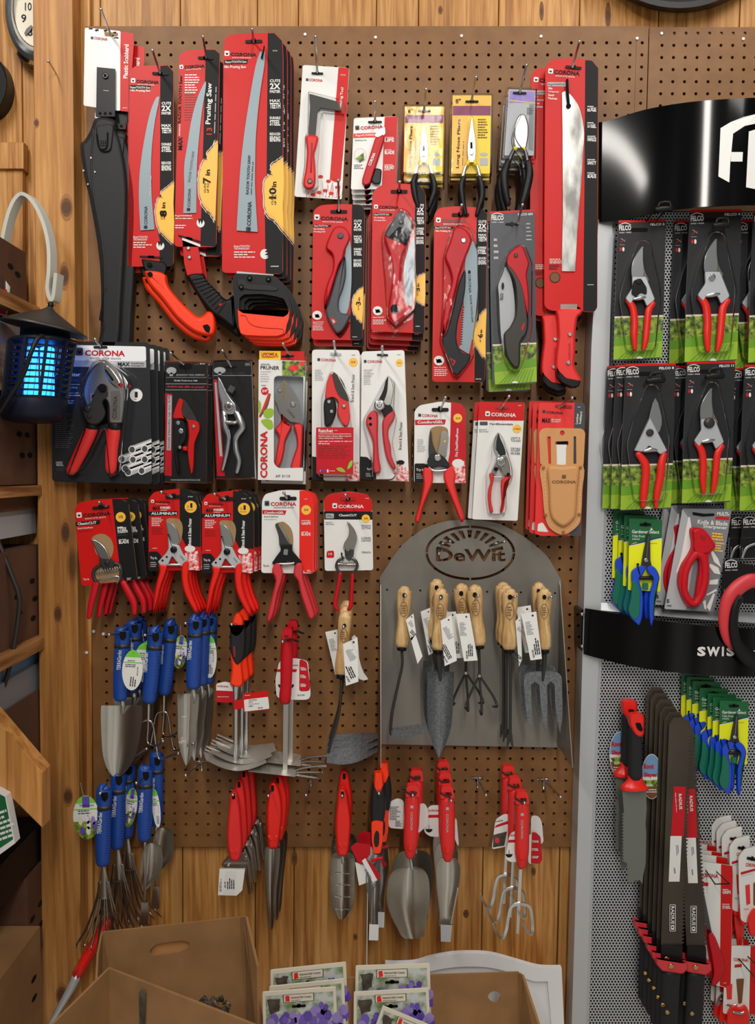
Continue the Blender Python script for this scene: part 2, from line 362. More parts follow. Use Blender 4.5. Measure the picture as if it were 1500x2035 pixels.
def col(p, x, y, w, k, items, m='white', rot=0):
    """right-hand column of claims; items (small, BIG, small)"""
    s_, c_ = math.sin(R(rot)), math.cos(R(rot)); Y = 0
    for it in items:
        for j, t in enumerate(it):
            if t is None: continue
            h = (k*.42 if j != 1 else k*.85); Y += h+k*.12
            p.txt(t, x+Y*s_, y+Y*c_, w, h, m, rot, .03)
        Y += k*1.35
def log(p, out, word, big, x, y, k, xr, fm='tan'):
    """cut log printed on a pack, outline given, with its size"""
    o = wob(out, k*.12, 3)
    p.ink([(a-k*.10 if a < xr-1 else a, b) for a, b in o], 'white', 4)
    cx = sum(a for a, b in o)/len(o); cy = sum(b for a, b in o)/len(o)
    sh = lambda f, e=0: [((a+(cx-a)*f) if a < xr-1 else a, b+(cy-b)*f) for a, b in o]
    p.ink(o, 'bark', 5); p.ink(sh(.05), 'tan', 6); p.ink(sh(.16), 'gold', 7)
    return p
def slot(p, x, y, w, h=None, rot=0, m='ink', L=8):
    h = h or w*.16; c, s = math.cos(R(rot)), math.sin(R(rot))
    f = lambda a, b: (x+a*c+b*s, y-a*s+b*c)
    p.ink([f(*z) for z in rnd(rect(-w/2, -h/2, w/2, h/2), h*.45)], m, L)
    p.ink([f(*z) for z in rnd(rect(-w*.14, -h*.95, w*.14, h*.6), h*.4)], m, L)
# ================================================================== SETTING
F()
def planks(name, seams, y0, y1, d, m, kind='structure', th=.018, gap=1.2, sh=0, lab=None, knots=()):
    t = T(name, lab or '', 'wall', None, 0, kind=kind); p = t.p(name); bd = []
    for a, b in zip(seams[:-1], seams[1:]):
        n0 = len(p.v); rs = random.Random(int(a)); c = (rs.random(), rs.random(), rs.random(), 1)
        k = .92 if sh else 1; z = lambda x: 750+(x-750)*k-(25 if sh else 0)
        p.puff([(a+gap*.5, y0), (b-gap*.5, y0), (z(b)-gap*.5, y1), (z(a)+gap*.5, y1)], m, d=d-.003, h=.003, ins=2.2, th=th, steps=2, smooth=False)
        for x, y, e_, g_ in knots:
            if a < x < b:
                for L, (k, m_) in enumerate(((2.2, 'brn'), (.8, 'knot'))): p.ink(wob(ell(x, y, e_*k**.5, g_*k, 12), .6, 1), m_, L+1, d=d)
        bd += [c]*(len(p.v)-n0)
    p.board = bd; t.end(); return t
PAL['knotpale'] = (158, 104, 52, .5, 0); PAL['knot'] = (88, 54, 28, .6, 0)
PAL['brn'] = (112, 70, 34, .6, 0)
planks('wall_back', [-280, -120, 40, 198, 358, 512, 594, 750, 834, 994, 1156, 1314, 1476, 1640, 1820], -160, 2260, -.018, 'pine', sh=1, knots=((875, 20, 3, 4), (1076, 22, 3, 9), (926, 1816, 4, 4), (706, 1862, 3, 3), (700, 1705, 5, 22), (1060, 1732, 3, 4), (585, 1706, 4, 7), (1208, 30, 4, 12)))
# upper boards and trim left of the post
planks('trim_1', [-200, 48], 283, 336, .012, 'pine', th=.02)
planks('trim_2', [-200, 46], 336, 800, .004, 'pine', th=.012)
# the square post and the narrow board beside it
t = T('wooden_post', 'tall knotty square pine post left of the pegboard', 'post', None, 0)
p = t.p('wooden_post')
F(); A = [(64, -160), (143, -160), (165, 2300), (87, 2300)]
p.puff(A, 'pinepost', d=.041, h=.003, ins=2, th=.055, steps=2, smooth=False); 
for x, y, a, b in ((128, 548, 7, 14), (132, 412, 9, 13), (130, 1058, 7, 14), (115, 1220, 6, 11), (135, 1583, 7, 10), (72, 244, 4, 5), (122, 1978, 8, 12)):
    for L, (k, m_) in enumerate(((2.1, 'knotpale'), (1.45, 'brn'), (.9, 'knot'))): p.ink(wob(ell(x, y, a*k**.5, b*k, 14), .8, 1), m_, L+1, d=.0442)
p.board = [(.3, .1, .6, 1)]*len(p.v); t.end()
t = T('trim_3', '', 'trim', None, 0, kind='structure'); p = t.p('trim_3')
p.puff([(140, -160), (178, -160), (186, 2300), (160, 2300)], 'pine', d=-.004, h=.002, ins=1, th=.012, steps=1, smooth=False); p.board = [(.9, .7, .2, 1)]*len(p.v); t.end()
# pegboards: real holes one inch apart
def pegboard(label, px0, px1, py0, py1, phx, phz):
    X0, X1 = P(px0, 60, 0).x, P(px1, 60, 0).x; Z1 = P(600, py0, 0).z; Z0 = P(600, py1, 0).z; S = .0254; r = .0035; n = 12
    t = T('pegboard', label, 'pegboard', None, 0); p = t.p('pegboard')
    xs = [X0]+[x for x in np.arange(math.floor(X0/S)*S+phx-S/2, X1+S, S) if X0+.004 < x < X1-.004]+[X1]
    zs = [Z0]+[z for z in np.arange(Z1-phz-S*80-S/2, Z1+S, S) if Z0+.004 < z < Z1-.004]+[Z1]
    V, Fc = [], []; m0 = []
    for i in range(len(xs)-1):
        for j in range(len(zs)-1):
            a, b, c, e = xs[i], xs[i+1], zs[j], zs[j+1]; o = len(V)
            if b-a < S*.97 or e-c < S*.97:
                V += [(a, 0, c), (b, 0, c), (b, 0, e), (a, 0, e)]; Fc.append((o, o+1, o+2, o+3)); continue
            cx, cz, h = (a+b)/2, (c+e)/2, S/2
            for yy in (0,):
                for k in range(n):
                    g = 2*math.pi*(k+.5)/n; ca, sa = math.cos(g), math.sin(g); mx = max(abs(ca), abs(sa)); V.append((cx+ca/mx*h, 0, cz+sa/mx*h))
                for k in range(n):
                    g = 2*math.pi*(k+.5)/n; V.append((cx+math.cos(g)*r, 0, cz+math.sin(g)*r))
                for k in range(n):
                    g = 2*math.pi*(k+.5)/n; V.append((cx+math.cos(g)*r, .006, cz+math.sin(g)*r))
            for k in range(n):
                k2 = (k+1) % n; Fc.append((o+k, o+k2, o+n+k2, o+n+k)); Fc.append((o+n+k, o+n+k2, o+2*n+k2, o+2*n+k))
    sh = lambda v: (v[0]+(v[2]-Z1)*.0095, v[1], v[2])
    p.add([sh(v) for v in V], Fc, 'hardboard')
    Bv = [(X0, 0, Z0), (X1, 0, Z0), (X1, 0, Z1), (X0, 0, Z1), (X0, .006, Z0), (X1, .006, Z0), (X1, .006, Z1), (X0, .006, Z1)]
    p.add([sh(v) for v in Bv], [(0, 1, 5, 4), (1, 2, 6, 5), (2, 3, 7, 6), (3, 0, 4, 7)], 'hardboard'); t.end()
pegboard('wide brown pegboard holding the hooked garden tools', 170, 1289, 52, 1683, .0119, .0092)
pegboard('narrower brown pegboard behind the black curved sign', 1290.5, 1700, 54, 1690, .0045, .0125)
for i, (x, y) in enumerate(q('606,68 746,74 917,71 1075,72 1266,76 1315,66 1477,77 189,847 205,1260 186,1255 172,1297')):
    t = T('screw', 'white screw head in the brown pegboard', 'screw', (x, y), .001, group='screw heads in the pegboard'); t.p('screw').disc(x, y, 3.2, 'plast', d=.0005, h=.002); t.end()
t = T('nail', 'bent steel nail sticking out of the post', 'nail', (112, 147), .04); t.p('nail').tube([(113, 149, 1.5, .041), (106, 137, 1.6, .06), (98, 124, 1.8, .08), (96, 122, 3, .083)], 'silv', k=2); t.end()
# ------------------------------------------------------------------ clocks
F(0, 0, .3)
t = T('wall_clock', 'round silver framed wall clock partly behind the post', 'clock', (330, 60), .02)
p = t.p('frame'); C = (246, 50)
for r0, r1, d0, d1, mm in ((282, 262, .02, .034, 'chrome'), (262, 238, .034, .026, 'dsteel'), (238, 214, .026, .038, 'silv'), (214, 190, .038, .018, 'silv')):
    a, b = ell(*C, r0*.81, r0*1.36, 48), ell(*C, r1*.81, r1*1.36, 48)
    p.add([P(*z, d0) for z in a]+[P(*z, d1) for z in b], [(i, (i+1) % 48, 48+(i+1) % 48, 48+i) for i in range(48)], mm, True)
p.poly(ell(*C, 228, 384, 48), 'dsteel', d=.02, th=.03)
p = t.p('clock_face'); p.d = .0215; p.poly(ell(*C, 154, 258, 40), 'cream', d=.0215, th=.002)
p.txt('10', 165, 70, 44, 54, 'ink', 0, .01); p.txt('9', 140, 148, 34, 54, 'ink', 0, .01); p.txt('8', 182, 238, 34, 54, 'ink', 0, .01)
p = t.p('clock_hand'); p.d = .024; p.poly(q('160,220 175,190 205,165 215,172 200,205 170,235'), 'dsteel', d=.025, th=.001)
t.end()
t = T('round_skillet', 'black round disc on the wall, cut off by the left edge', 'pan', (-60, 570), .01)
t.p('round_skillet').puff(ell(-95, 560, 148, 205, 40), 'black', d=.012, h=.012, ins=16, th=.03); t.end()
F()
t = T('round_wall_clock', 'black rimmed round clock above the black curved sign', 'clock', (1350, -120), .02)
p = t.p('frame'); C = (1349, -240)
for r0, r1, d0, d1 in ((266, 256, .0, .03), (256, 244, .03, .03), (244, 232, .03, .012)):
    a, b = ell(*C, r0*.9, r0, 72), ell(*C, r1*.9, r1, 72)
    p.add([P(*z, d0) for z in a]+[P(*z, d1) for z in b], [(i, (i+1) % 72, 72+(i+1) % 72, 72+i) for i in range(72)], 'black', True)
p = t.p('clock_face'); p.poly(ell(*C, 212, 236, 60), 'foam', d=.012, th=.012); t.end()
# ================================================================== TOP ROWS OF PACKS
SC = [('CUTS', '2X', 'FASTER'), ('MAX', 'TEETH', None), ('DURABLE', 'STEEL', None), ('REDUCED', 'BENDING', None)]
# --- plastic scabbards
F(0, 0, .3)
t = T('scabbard_pack', 'black plastic saw scabbard hanging from a white and red card', 'saw scabbard', (680, 230), .062, n=2)
p = t.p('card'); p.poly(q('562,182 800,206 797,735 553,700'), 'white', r=14, edge='kraft'); p.poly(q('798,208 885,222 886,290 855,740 795,735'), 'red', d=.0622, r=10)
corona(p, 600, 258, 112, 18, 'crim', -6, 'gry', .02); p.txt('Plastic Scabbard', 845, 520, 225, 30, 'white', 88, .02)
p.ink(q('690,212 782,216 780,240 694,238'), 'kraft', 2, r=6); fine(p, 812, 716, 40, 1, 8, 'white')
for x, y in q('600,190 640,200 760,215 700,203 745,238 770,250'): p.ink(wob(rect(x-12, y-5, x+12, y+4), 5), 'ink', 2)
p = t.p('belt_strap', 'black webbing strap'); p.d = .068; p.poly(q('641,444 762,456 762,772 636,770'), 'black', d=.068, th=.003); p.disc(696, 500, 21, 'dsteel', d=.068, h=.003); p.disc(696, 500, 12, 'dark', d=.0705, h=.001)
p.ink(q('684,596 720,599 720,603 684,600'), 'lgry', 1); p.poly(q('636,733 762,735 760,772 632,770'), 'blk2', d=.071, th=.003, r=4)
for x in (662, 696, 730): p.disc(x, 750, 9, 'dark', d=.0712, h=.001)
p = t.p('sheath'); p.d = .066
o = q('628,790 690,775 765,800 765,860 800,960 840,1260 824,1700 806,2010 790,2260 720,2590 690,2620 610,2560 600,2480 664,2200 662,1750 600,1350 560,1180 530,970 560,930 600,860')
p.puff(cr(o, 3, True), 'blk2', d=.066, h=.012, ins=26, th=.004)
p = t.p('clip'); p.d = .079; p.puff(rnd(q('630,830 755,820 735,1005 660,1010'), 36), 'blk2', d=.078, h=.004, ins=8)
p.tube(q('640,885')[0:0] or [(640, 890, 5), (652, 970, 5), (680, 990, 5), (708, 970, 5), (712, 880, 5)], 'dark', d=.083, n=6)
for i in range(9): p.disc(668+(i % 3)*14, 935+(i//3)*14, 4, 'dark', d=.0825, h=.001, n=8)
p = t.p('rib'); p.tube([(620, 860, 10), (610, 1200, 8), (690, 1700, 8), (690, 2180, 8)], 'blk2', d=.077, n=6)
p = t.p('belt_slot'); p.d = .0785; p.ink(rnd(q('690,1900 655,2120 672,2130 704,1905'), 8), 'dark', 1)
for i in range(11): p.tube([(705-i*3, 1905+i*24, 4), (770-i*3, 1915+i*24, 4)], 'black', d=.076, n=5, k=1)
[t.p('rivet').disc(x, y, 8, 'silv', d=.077, h=.003) for x, y in q('602,1045 553,1130 628,1138 582,1220')]
t.end(); t.stack([(55, 60, .014)])
hook(668, 62, 736, 236, .062, 'holding the black plastic scabbards')
# --- 14 inch saw
F()
def sawcard(t, out, xs, edge='kraft', m2='ink', th=.0025):
    p = t.p('card'); p.poly(out, 'red', th=th, r=9, edge=edge); return p
t = T('pruning_saw_pack', 'boxed curved pruning saw with orange handle and smaller log print', 'pruning saw', (318, 145), .064, n=2)
p = sawcard(t, q('257,140 268,131 334,129 345,141 345,528 254,530'), 318)
p.ink(q('318.5,131 333,130 344,142 344,527 317,528'), 'ink', 1); p.tube([(255.5, 150, .6), (254, 528, .6)], 'dred', d=.064, n=4, k=1)
slot(p, 318, 146, 32, 5, -3); corona(p, 260, 164, 56, 6.5, 'ink', -3, 'white', .03, 'white')
p.ink(q('258,169 300,170 298,177 257,177'), 'ink', 1); p.txt('RazorTOOTH Saw', 259, 175.5, 39, 4.2, 'white', -1); p.txt('14in Pruning Saw', 259, 183, 40, 5.5, 'white', -1, .02)
col(p, 321, 201, 19, 13, SC)
log(p, q('346,358 339,365 329,372 322,378 319,386 325,391 315,392 309,405 308,425 311,445 316,460 325,470 335,480 345,488'), '', '', 0, 0, 12, 345)
p.txt('CUTS', 323, 436, 17, 3.4, 'ink', 90, .02, 9); p.txt('UP TO', 328, 436, 17, 3.4, 'ink', 90, .02, 9); p.txt('8', 331, 429, 11, 14, 'ink', 90, .03, 9); p.txt('in', 328.5, 414, 12, 7, 'ink', 90, .03, 9)
p.d = .064; p.txt('8', 331.5, 431, 13, 14, 'ink', 90, .03, 9)
p.ink(q('345,488 326,466 312,452 318,480 318,528 344,527'), 'ink', 2)
p.ink(ell(318.5, 488, 8, 9, 18), 'white', 4); p.ink(q('313,480 316,490 318,484 320,490 324,482 327,488 326,478'), 'ink', 5)
p.txt('RazorTOOTH', 265, 473, 28, 4, 'white'); p.txt('TECHNOLOGY', 265, 478, 28, 4, 'white'); fine(p, 265, 483, 38, 3, 4.6, 'white'); slot(p, 300, 510.5, 46, 3, -3)
p = t.p('saw_blade'); p.d = .0655; p.poly(cr(q('310,194 316,192 315,205 308,240 302,290 300,340 302,400 307,456'), 4)+cr(q('279,458 276,400 277,350 283,300 292,250 301,215 310,194'), 4), 'blade', d=.066, th=.001)
corona(p, 293, 455, 46, 6.5, 'navy', 90, 'navy'); p.txt('RAZORTOOTH Saw', 291, 395, 60, 5, 'lgry', 84, .01); fine(p, 298, 392, 55, 1, 4, 'lgry', 86)
p = t.p('handle_collar'); p.d = .062; p.puff(q('280,514 327,520 333,532 328,548 300,548 286,536'), 'black', d=.06, h=.012, ins=3, r=5, th=.006); p.disc(297, 526, 5, 'dark', d=.0725, h=.003); p.disc(298, 545, 5, 'dark', d=.0765, h=.003)
p = t.p('handle'); p.d = .06
p.puff(cr(q('290,537 326,542 334,568 352,592 378,618 394,630 404,626 413,619 423,623 428,640 427,660 418,668 400,666 378,656 348,630 320,594 297,568 290,552'), 4, True), 'orange', d=.062, h=.014, ins=7, th=.008)
p = t.p('hanging_hole'); p.ink(rnd(q('402,647 412,644 418,650 416,662 408,659'), 3), 'dark', 1, d=.0763)
t.end(); t.stack([(-9, 8, .016)])
hook(303, 100, 318, 146, .064, 'through the orange handled saw packs')
# --- max pruning saw
t = T('pruning_saw_pack', 'boxed pruning saw with bare red socket and black ribbed handle', 'pruning saw', (408, 113), .064, n=2)
p = sawcard(t, q('356,108 372,99 428,98 437,106 430,491 346,490'), 0)
p.ink(q('409,99 427,99 436,107 429,490 398,488'), 'ink', 1)
slot(p, 408, 115, 30, 5, -2); corona(p, 357, 137, 50, 6, 'ink', 4, 'white', .03, 'white'); fine(p, 367, 150, 32, 3, 5, 'white'); fine(p, 367, 165, 32, 5, 5, 'white'); fine(p, 366, 188, 32, 11, 5, 'dred')
p.txt('RAZOR TOOTH Saw', 359, 245, 95, 6, 'ink', 88, .02); p.txt('MAX', 362, 298, 26, 9, 'ink', 88, .03); p.txt('PERFORMANCE', 358, 270, 24, 3, 'white', 88)
p.txt('Pruning Saw', 421, 247, 82, 13, 'white', 88, .02); p.txt('13', 421, 268, 14, 11, 'red', 88); fine(p, 427, 265, 100, 1, 4, 'lgry', 88)
log(p, q('433,275 425,285 418,295 411,303 413,313 404,318 398,330 395,350 394,370 397,395 402,410 410,422 420,432 428,444'), '', '', 0, 0, 14, 428)
p.txt('CUTS', 409, 383, 19, 4, 'ink', 88, .02, 9); p.txt('UP TO', 415, 383, 19, 4, 'ink', 88, .02, 9); p.txt('7', 419, 365, 12, 16, 'ink', 88, .03, 9); p.txt('in', 417, 349, 12, 9, 'ink', 88, .03, 9)
p.ink(q('429,444 408,420 402,411 398,488 429,489'), 'ink', 2)
p.ink(ell(398.5, 443, 8, 9, 18), 'white', 4); p.ink(q('393,435 396,446 398,438 401,446 404,437 407,443 406,433'), 'ink', 5)
p.txt('ErgoHANDLE', 348, 431, 33, 4, 'white'); fine(p, 348, 435, 42, 1, 4, 'white'); fine(p, 348, 449, 26, 2, 4.5, 'white'); slot(p, 376, 474, 46, 3, -16)
p = t.p('saw_blade'); p.d = .0655; p.poly(cr(q('404,168 409,162 408,180 402,215 398,250 394,290 391,340 390,423'), 4)+cr(q('364,424 366,380 366,330 372,290 380,240 392,195 404,168'), 4), 'blade', d=.066, th=.001)
corona(p, 378, 420, 46, 6, 'navy', 88, 'navy'); p.txt('RAZOR TOOTH SAW', 378, 362, 62, 5, 'gry', 82, .01)
p = t.p('socket', 'bare red metal socket'); p.poly(q('362,475 399,488 393,487 402,543 372,547 366,523'), 'red', d=.064, th=.008, r=1); p.ink(q('362,472 398,486 398,491 362,477'), 'white', 3); [p.disc(x, y, 3.8, 'silv', d=.0645, h=.003) for x, y in q('374,493 376,511')]
p = t.p('grip'); p.puff(cr(q('372,547 402,543 410,556 430,577 442,590 452,595 463,587 467,605 470,640 462,652 440,636 418,620 398,596 382,570'), 4, True), 'black', d=.058, h=.013, ins=6, th=.008)
for i in range(10): p.tube([(380+i*6.0, 556+i*7.2, 1.6), (404+i*4.8, 551+i*5.6, 1.6)], 'blk2', d=.0715, n=6, k=1)
p.disc(437, 605, 3.5, 'crim', d=.0715, h=.001)
t.end(); t.stack([(7, 14, .016)])
hook(403, 73, 410, 115, .064, 'through the boxed saws with black ribbed handle')
# --- 18 inch saw with D handle
t = T('pruning_saw_pack', 'large boxed straight saw with black and orange closed handle', 'pruning saw', (506, 82), .078, n=4)
p = sawcard(t, q('444,82 456,68 545,65 561,80 563,110 562,545 441,542'), 0)
p.ink(q('532,66 545,66 560,81 562,110 561,544 528,543'), 'ink', 1)
slot(p, 504, 82, 34, 6, 2); corona(p, 446, 111, 64, 7, 'ink', -1, 'white', .03, 'white')
p.ink(q('446,119 493,118 491,127 445,128'), 'ink', 1); p.txt('RazorTOOTH Saw', 448, 125.5, 42, 4.5, 'white', 1); p.txt('18in Pruning Saw', 445, 137, 44, 7, 'white', 0, .02)
col(p, 536, 156, 21, 14, [SC[0]]); col(p, 536, 196, 21, 13, [SC[1]]); col(p, 536, 230, 21, 13, [SC[2]]); col(p, 536, 262, 21, 13, [SC[3]]); p.txt('RC 7510', 542, 102, 9, 2.5, 'white')
log(p, q('563,308 552,316 540,325 537,337 545,344 533,345 526,355 523,380 524,405 527,425 535,435 545,440 553,450 563,465'), '', '', 0, 0, 16, 562)
p.txt('CUTS', 543, 407, 20, 4, 'ink', 89, .02, 9); p.txt('UP TO', 549, 407, 20, 4, 'ink', 89, .02, 9); p.txt('10', 549, 395, 22, 15, 'ink', 89, .03, 9); p.txt('in', 549, 372, 11, 9, 'ink', 89, .03, 9)
p.ink(q('562,467 545,440 526,425 528,543 561,544'), 'ink', 2)
p.ink(ell(526, 505, 9, 10, 18), 'white', 4); p.ink(q('531,496 526,500 532,502 526,506 533,508 528,512 534,510 536,500'), 'ink', 5)
p.txt('RazorTOOTH', 465, 491, 31, 3.6, 'white'); p.txt('TECHNOLOGY', 465, 496, 31, 4, 'white'); fine(p, 465, 502, 42, 3, 5, 'white'); fine(p, 538, 530, 16, 1, 4, 'white')
p = t.p('saw_blade'); p.d = .0812; p.poly(cr(q('517,102 526,104 525,130 516,190 509,260 507,320 507,380 512,461'), 4)+cr(q('470,458 474,390 478,330 486,260 497,190 508,130 517,102'), 4), 'blade', d=.081, th=.001)
corona(p, 498, 460, 60, 8, 'navy', 88, 'navy'); p.txt('RAZOR TOOTH SAW', 494, 386, 78, 5.5, 'navy', 87, .02); fine(p, 500, 386, 78, 1, 4.5, 'gry', 87)
p = t.p('cable_tie'); p.tube([(525, 92, 1.2, .084), (523, 103, 1.6, .088), (520, 115, 2, .084)], 'dark', n=6)
F(430, 500, .12667)
p = t.p('blade_heel'); p.poly(q('318,308 895,360 890,378 318,345'), 'silv', d=.079, th=.002)
p = t.p('handle'); p.d = .077
p.poly(rnd(q('310,340 890,372 965,410 1015,480 1130,720 1190,920 1170,1180 1080,1290 400,1290 330,1200 300,1080 255,480 265,380'), 45), 'black', d=.086, th=.018, holes=[rnd(q('360,730 430,672 700,662 930,700 1060,740 1130,900 1070,1010 900,985 440,950 360,900'), 30)])
p.puff(rnd(q('320,415 450,430 490,500 850,520 980,570 940,620 520,600 330,560'), 30), 'blk2', d=.0862, h=.002, ins=8)
p = t.p('grip', 'orange hand grip'); p.puff(rnd(q('325,895 390,925 415,955 880,985 1050,1015 1110,975 1130,905 1152,915 1145,1050 1110,1150 1085,1285 960,1330 700,1330 460,1320 375,1290 345,1180'), 20), 'orange', d=.084, h=.009, ins=12, th=.018)
p.tube([(380, 1000, 4), (460, 1010, 4), (500, 1100, 4), (600, 1170, 4), (800, 1200, 4), (1040, 1215, 4), (1050, 1270, 4)], 'dred', d=.0938, n=5, k=2)
[t.p('screw').disc(x, y, 42, 'dark', d=.0865, h=.004) and p.disc(x, y, 20, 'gry', d=.089, h=.002) for x, y in q('520,415 815,432 388,555')]
t.end(); t.stack([(55, 42, .012), (100, 80, .024), (135, 110, .036)])
F(); hook(501, 58, 504, 84, .078, 'through the large saws with closed handle')
# --- weeding tool
F(400, 0, .3)
t = T('weeding_tool_pack', 'white carded weeding knife with hooked grey blade and red handle', 'weeding tool', (768, 480), .066)
p = t.p('card'); p.poly(q('672,430 980,450 930,1322 616,1302'), 'white', r=16, edge='kraft', th=.002); p.ink(rnd(q('908,446 978,451 962,760 922,1200 895,1210 850,1190'), 8), 'red', 1)
slot(p, 768, 486, 78, 14, -2); corona(p, 692, 536, 112, 18, 'crim', -3, 'gry', .02); p.txt('Weeding Tool', 930, 735, 155, 22, 'white', 84, .02); p.txt('WT 3010', 922, 500, 34, 8, 'white', -2)
for i in range(26):
    x = 690+i*9; y = 1310-random.uniform(20, 60); p.tube([(x, 1308, 1.2), (x+random.uniform(-8, 14), (1308+y)/2, 1.2), (x+random.uniform(-20, 40), y-(i > 12)*60, .8)], 'crim', d=.0662, n=3, k=2)
for x, y in q('790,1170 888,1180 842,1200 903,1240 820,1262 780,1275 860,1280 740,1290'): p.ink(wob(ell(x, y, 17, 11, 9), 5, 1), 'red', 3)
p = t.p('blade'); p.d = .074; p.poly(rnd(q('714,620 900,672 930,735 790,712 770,735 756,895 708,892 720,700'), 8), 'gun', d=.074, th=.003)
p = t.p('handle'); p.puff(cr(q('694,900 770,902 766,960 750,1020 756,1110 757,1200 745,1240 712,1255 682,1240 674,1205 690,1110 698,1000'), 4, True), 'rub', d=.07, h=.012, ins=14, th=.002)
p.tube([(732, 950, 6), (726, 1140, 6)], 'dred', d=.0815, n=6); p.disc(719, 1200, 18, 'dsteel', d=.080, h=.004)
p = t.p('blister'); p.puff(rnd(q('705,600 940,660 950,760 800,745 785,880 785,1010 775,1100 780,1230 740,1268 680,1260 662,1210 680,1090 682,900 700,880'), 14), 'clear', d=.067, h=.017, ins=8)
t.end(); hook(756, 243, 768, 486, .066, 'holding the hooked weeding tool card')
# --- sharpener
t = T('sharpener_pack', 'small white and red carded carbide sharpening tool', 'sharpener', (1150, 805), .070, n=5)
p = t.p('card'); p.poly(q('1010,782 1300,770 1280,1252 990,1256'), 'white', r=14, edge='kraft'); p.ink(rnd(q('1214,775 1299,771 1280,1250 1195,1252'), 5), 'red', 1)
slot(p, 1150, 808, 92, 14, 1); corona(p, 1020, 862, 185, 22, 'crim', 4, 'gry', .03); p.ink(q('1008,885 1185,878 1183,908 1006,915'), 'rub', 1); p.txt('RapidCARBIDE', 1022, 908, 140, 18, 'white', 2)
p.txt('Sharpening Tool', 1018, 936, 75, 12, 'gry', 1); p.ink(ell(1052, 1030, 42, 48), 'lgry', 1); p.ink(ell(1052, 1030, 39, 45), 'paper', 2); p.ink(q('1020,1050 1075,1010 1080,1060 1050,1075'), 'foliage', 3); fine(p, 1012, 1095, 68, 3, 11, 'gry')
for y, s in ((940, 'LIFE'), (1022, 'BLADE'), (1122, 'FOR EASY')): p.txt(s, 1214, y, 64, 24, 'white', 1, .03); fine(p, 1214, y-28, 62, 1, 9, 'white')
fine(p, 1210, 1128, 60, 1, 9, 'white')
p = t.p('sharpener'); p.d = .074; p.puff(q('1150,915 1208,885 1215,915 1120,1215 1090,1232 1066,1222 1064,1190'), 'crim', d=.074, h=.007, ins=10, r=14, th=.003); p.txt('CORONA', 1122, 1100, 90, 20, 'white', 68, .03, d=.0815)
p = t.p('carbide_tip'); p.poly(q('1168,862 1214,842 1218,880 1196,920 1150,900'), 'silv', d=.078, th=.004, r=6)
p = t.p('cap'); p.puff(q('1152,1112 1196,1122 1188,1215 1150,1222 1122,1198'), 'black', d=.074, h=.006, ins=8, r=14)
t.end(); t.stack([(3, 20, .011), (6, 42, .022), (9, 64, .033), (10, 80, .044)])
hook(1150, 675, 1150, 806, .07, 'holding the small sharpening tool cards')
# --- pliers
F(780, 0, .3)
def pliers(lab, n, o, head, size, x0, y0, x1, y1, offs):
    """long nose pliers on a yellow card in a clear tray"""
    t = T('long_nose_pliers_pack', lab, 'pliers', ((x0+x1)/2, y0+40), .066, n=n); W = x1-x0; H = y1-y0
    p = t.p('card'); sk = .02
    pt = lambda u, v: (x0+W*(u-v*.04), y0+H*v)
    g = lambda a, b, c, e: [pt(a, b), pt(c, b), pt(c, e), pt(a, e)]
    p.poly(g(0, 0, 1, 1), 'yel', r=10); p.ink(g(.0, .0, 1, .17), 'gold', 1); p.ink(g(.01, .14, .99, .26), 'purp', 2); p.ink(g(0, .26, .42, 1), 'gold', 1)
    slot(p, *pt(.5, .085), W*.34, 14); p.txt(size, *pt(.08, .11), W*.13, H*.06, 'ink', 0, .02)
    a = pt(.10, .93); p.txt('Long Nose Pliers', a[0]+W*.12, a[1], H*.62, W*.1, 'ink', 88, .015); fine(p, pt(.3, .9)[0], pt(.3, .9)[1], H*.5, 1, 9, 'brn', 88)
    a = pt(.66, .32); fine(p, a[0], a[1], W*.26, 8, 17, 'brn'); a = pt(.74, .86); p.ink(rect(a[0], a[1]-30, a[0]+W*.2, a[1]+18), 'lgry', 2, r=5); p.ink(ell(a[0]+W*.1, a[1]-55, W*.1, 12), 'lgry', 2)
    p = t.p('nose', 'polished steel jaws'); cx = head
    L = lambda *z: [(cx+W*a, y0+H*b) for a, b in z]
    p.puff(L((-.005, .27), (.03, .27), (.115, .60), (.12, .72), (.09, .86), (-.08, .86), (-.11, .72), (-.10, .60)), 'steel', d=.072, h=.006, ins=4, r=5)
    p.tube([(cx+W*.01, y0+H*.3, 1.5), (cx, y0+H*.6, 1.5)], 'dark', d=.0785, n=4, k=1); p.disc(cx+W*.01, y0+H*.74, W*.05, 'silv', d=.0785, h=.002); p.poly(L((-.03, .60), (.03, .60), (.03, .68), (-.03, .68)), 'dark', d=.0788, th=.001)
    for sgn in (-1, 1):
        p = t.p('handle'); H0 = .86
        p.tube([(cx+sgn*W*.06, y0+H*.82, 9), (cx+sgn*W*.16, y0+H*.93, 11), (cx+sgn*W*.22, y0+H*1.05, 13)], 'silv', d=.074, n=8)
        p.tube([(cx+sgn*W*.06, y0+H*.84, 12), (cx+sgn*W*.11, y0+H*.885, 13)], 'yel', d=.075, n=8, k=1)
        p.tube([(cx+sgn*W*.2, y0+H*1.05, 17), (cx+sgn*W*.26, y0+H*1.16, 20), (cx+sgn*W*(.27 if sgn > 0 else .24), y0+H*1.3, 20), (cx+sgn*W*.2, y0+H*1.42, 17), (cx+sgn*W*.14, y0+H*1.52, 12)], 'black', d=.074, n=10)
    p = t.p('blister'); p.puff([pt(-.06, -.02), pt(1.05, -.02), pt(1.05, 1.05), pt(-.06, 1.05)], 'clear', d=.0665, h=.013, ins=16, r=16, th=.004)
    t.end(); t.stack(offs)
pliers('long nose pliers with black grips on a yellow card, smaller size', 3, 0, 206, '6"', 82, 700, 340, 1140, [(4, 40, .014), (8, 62, .028)])
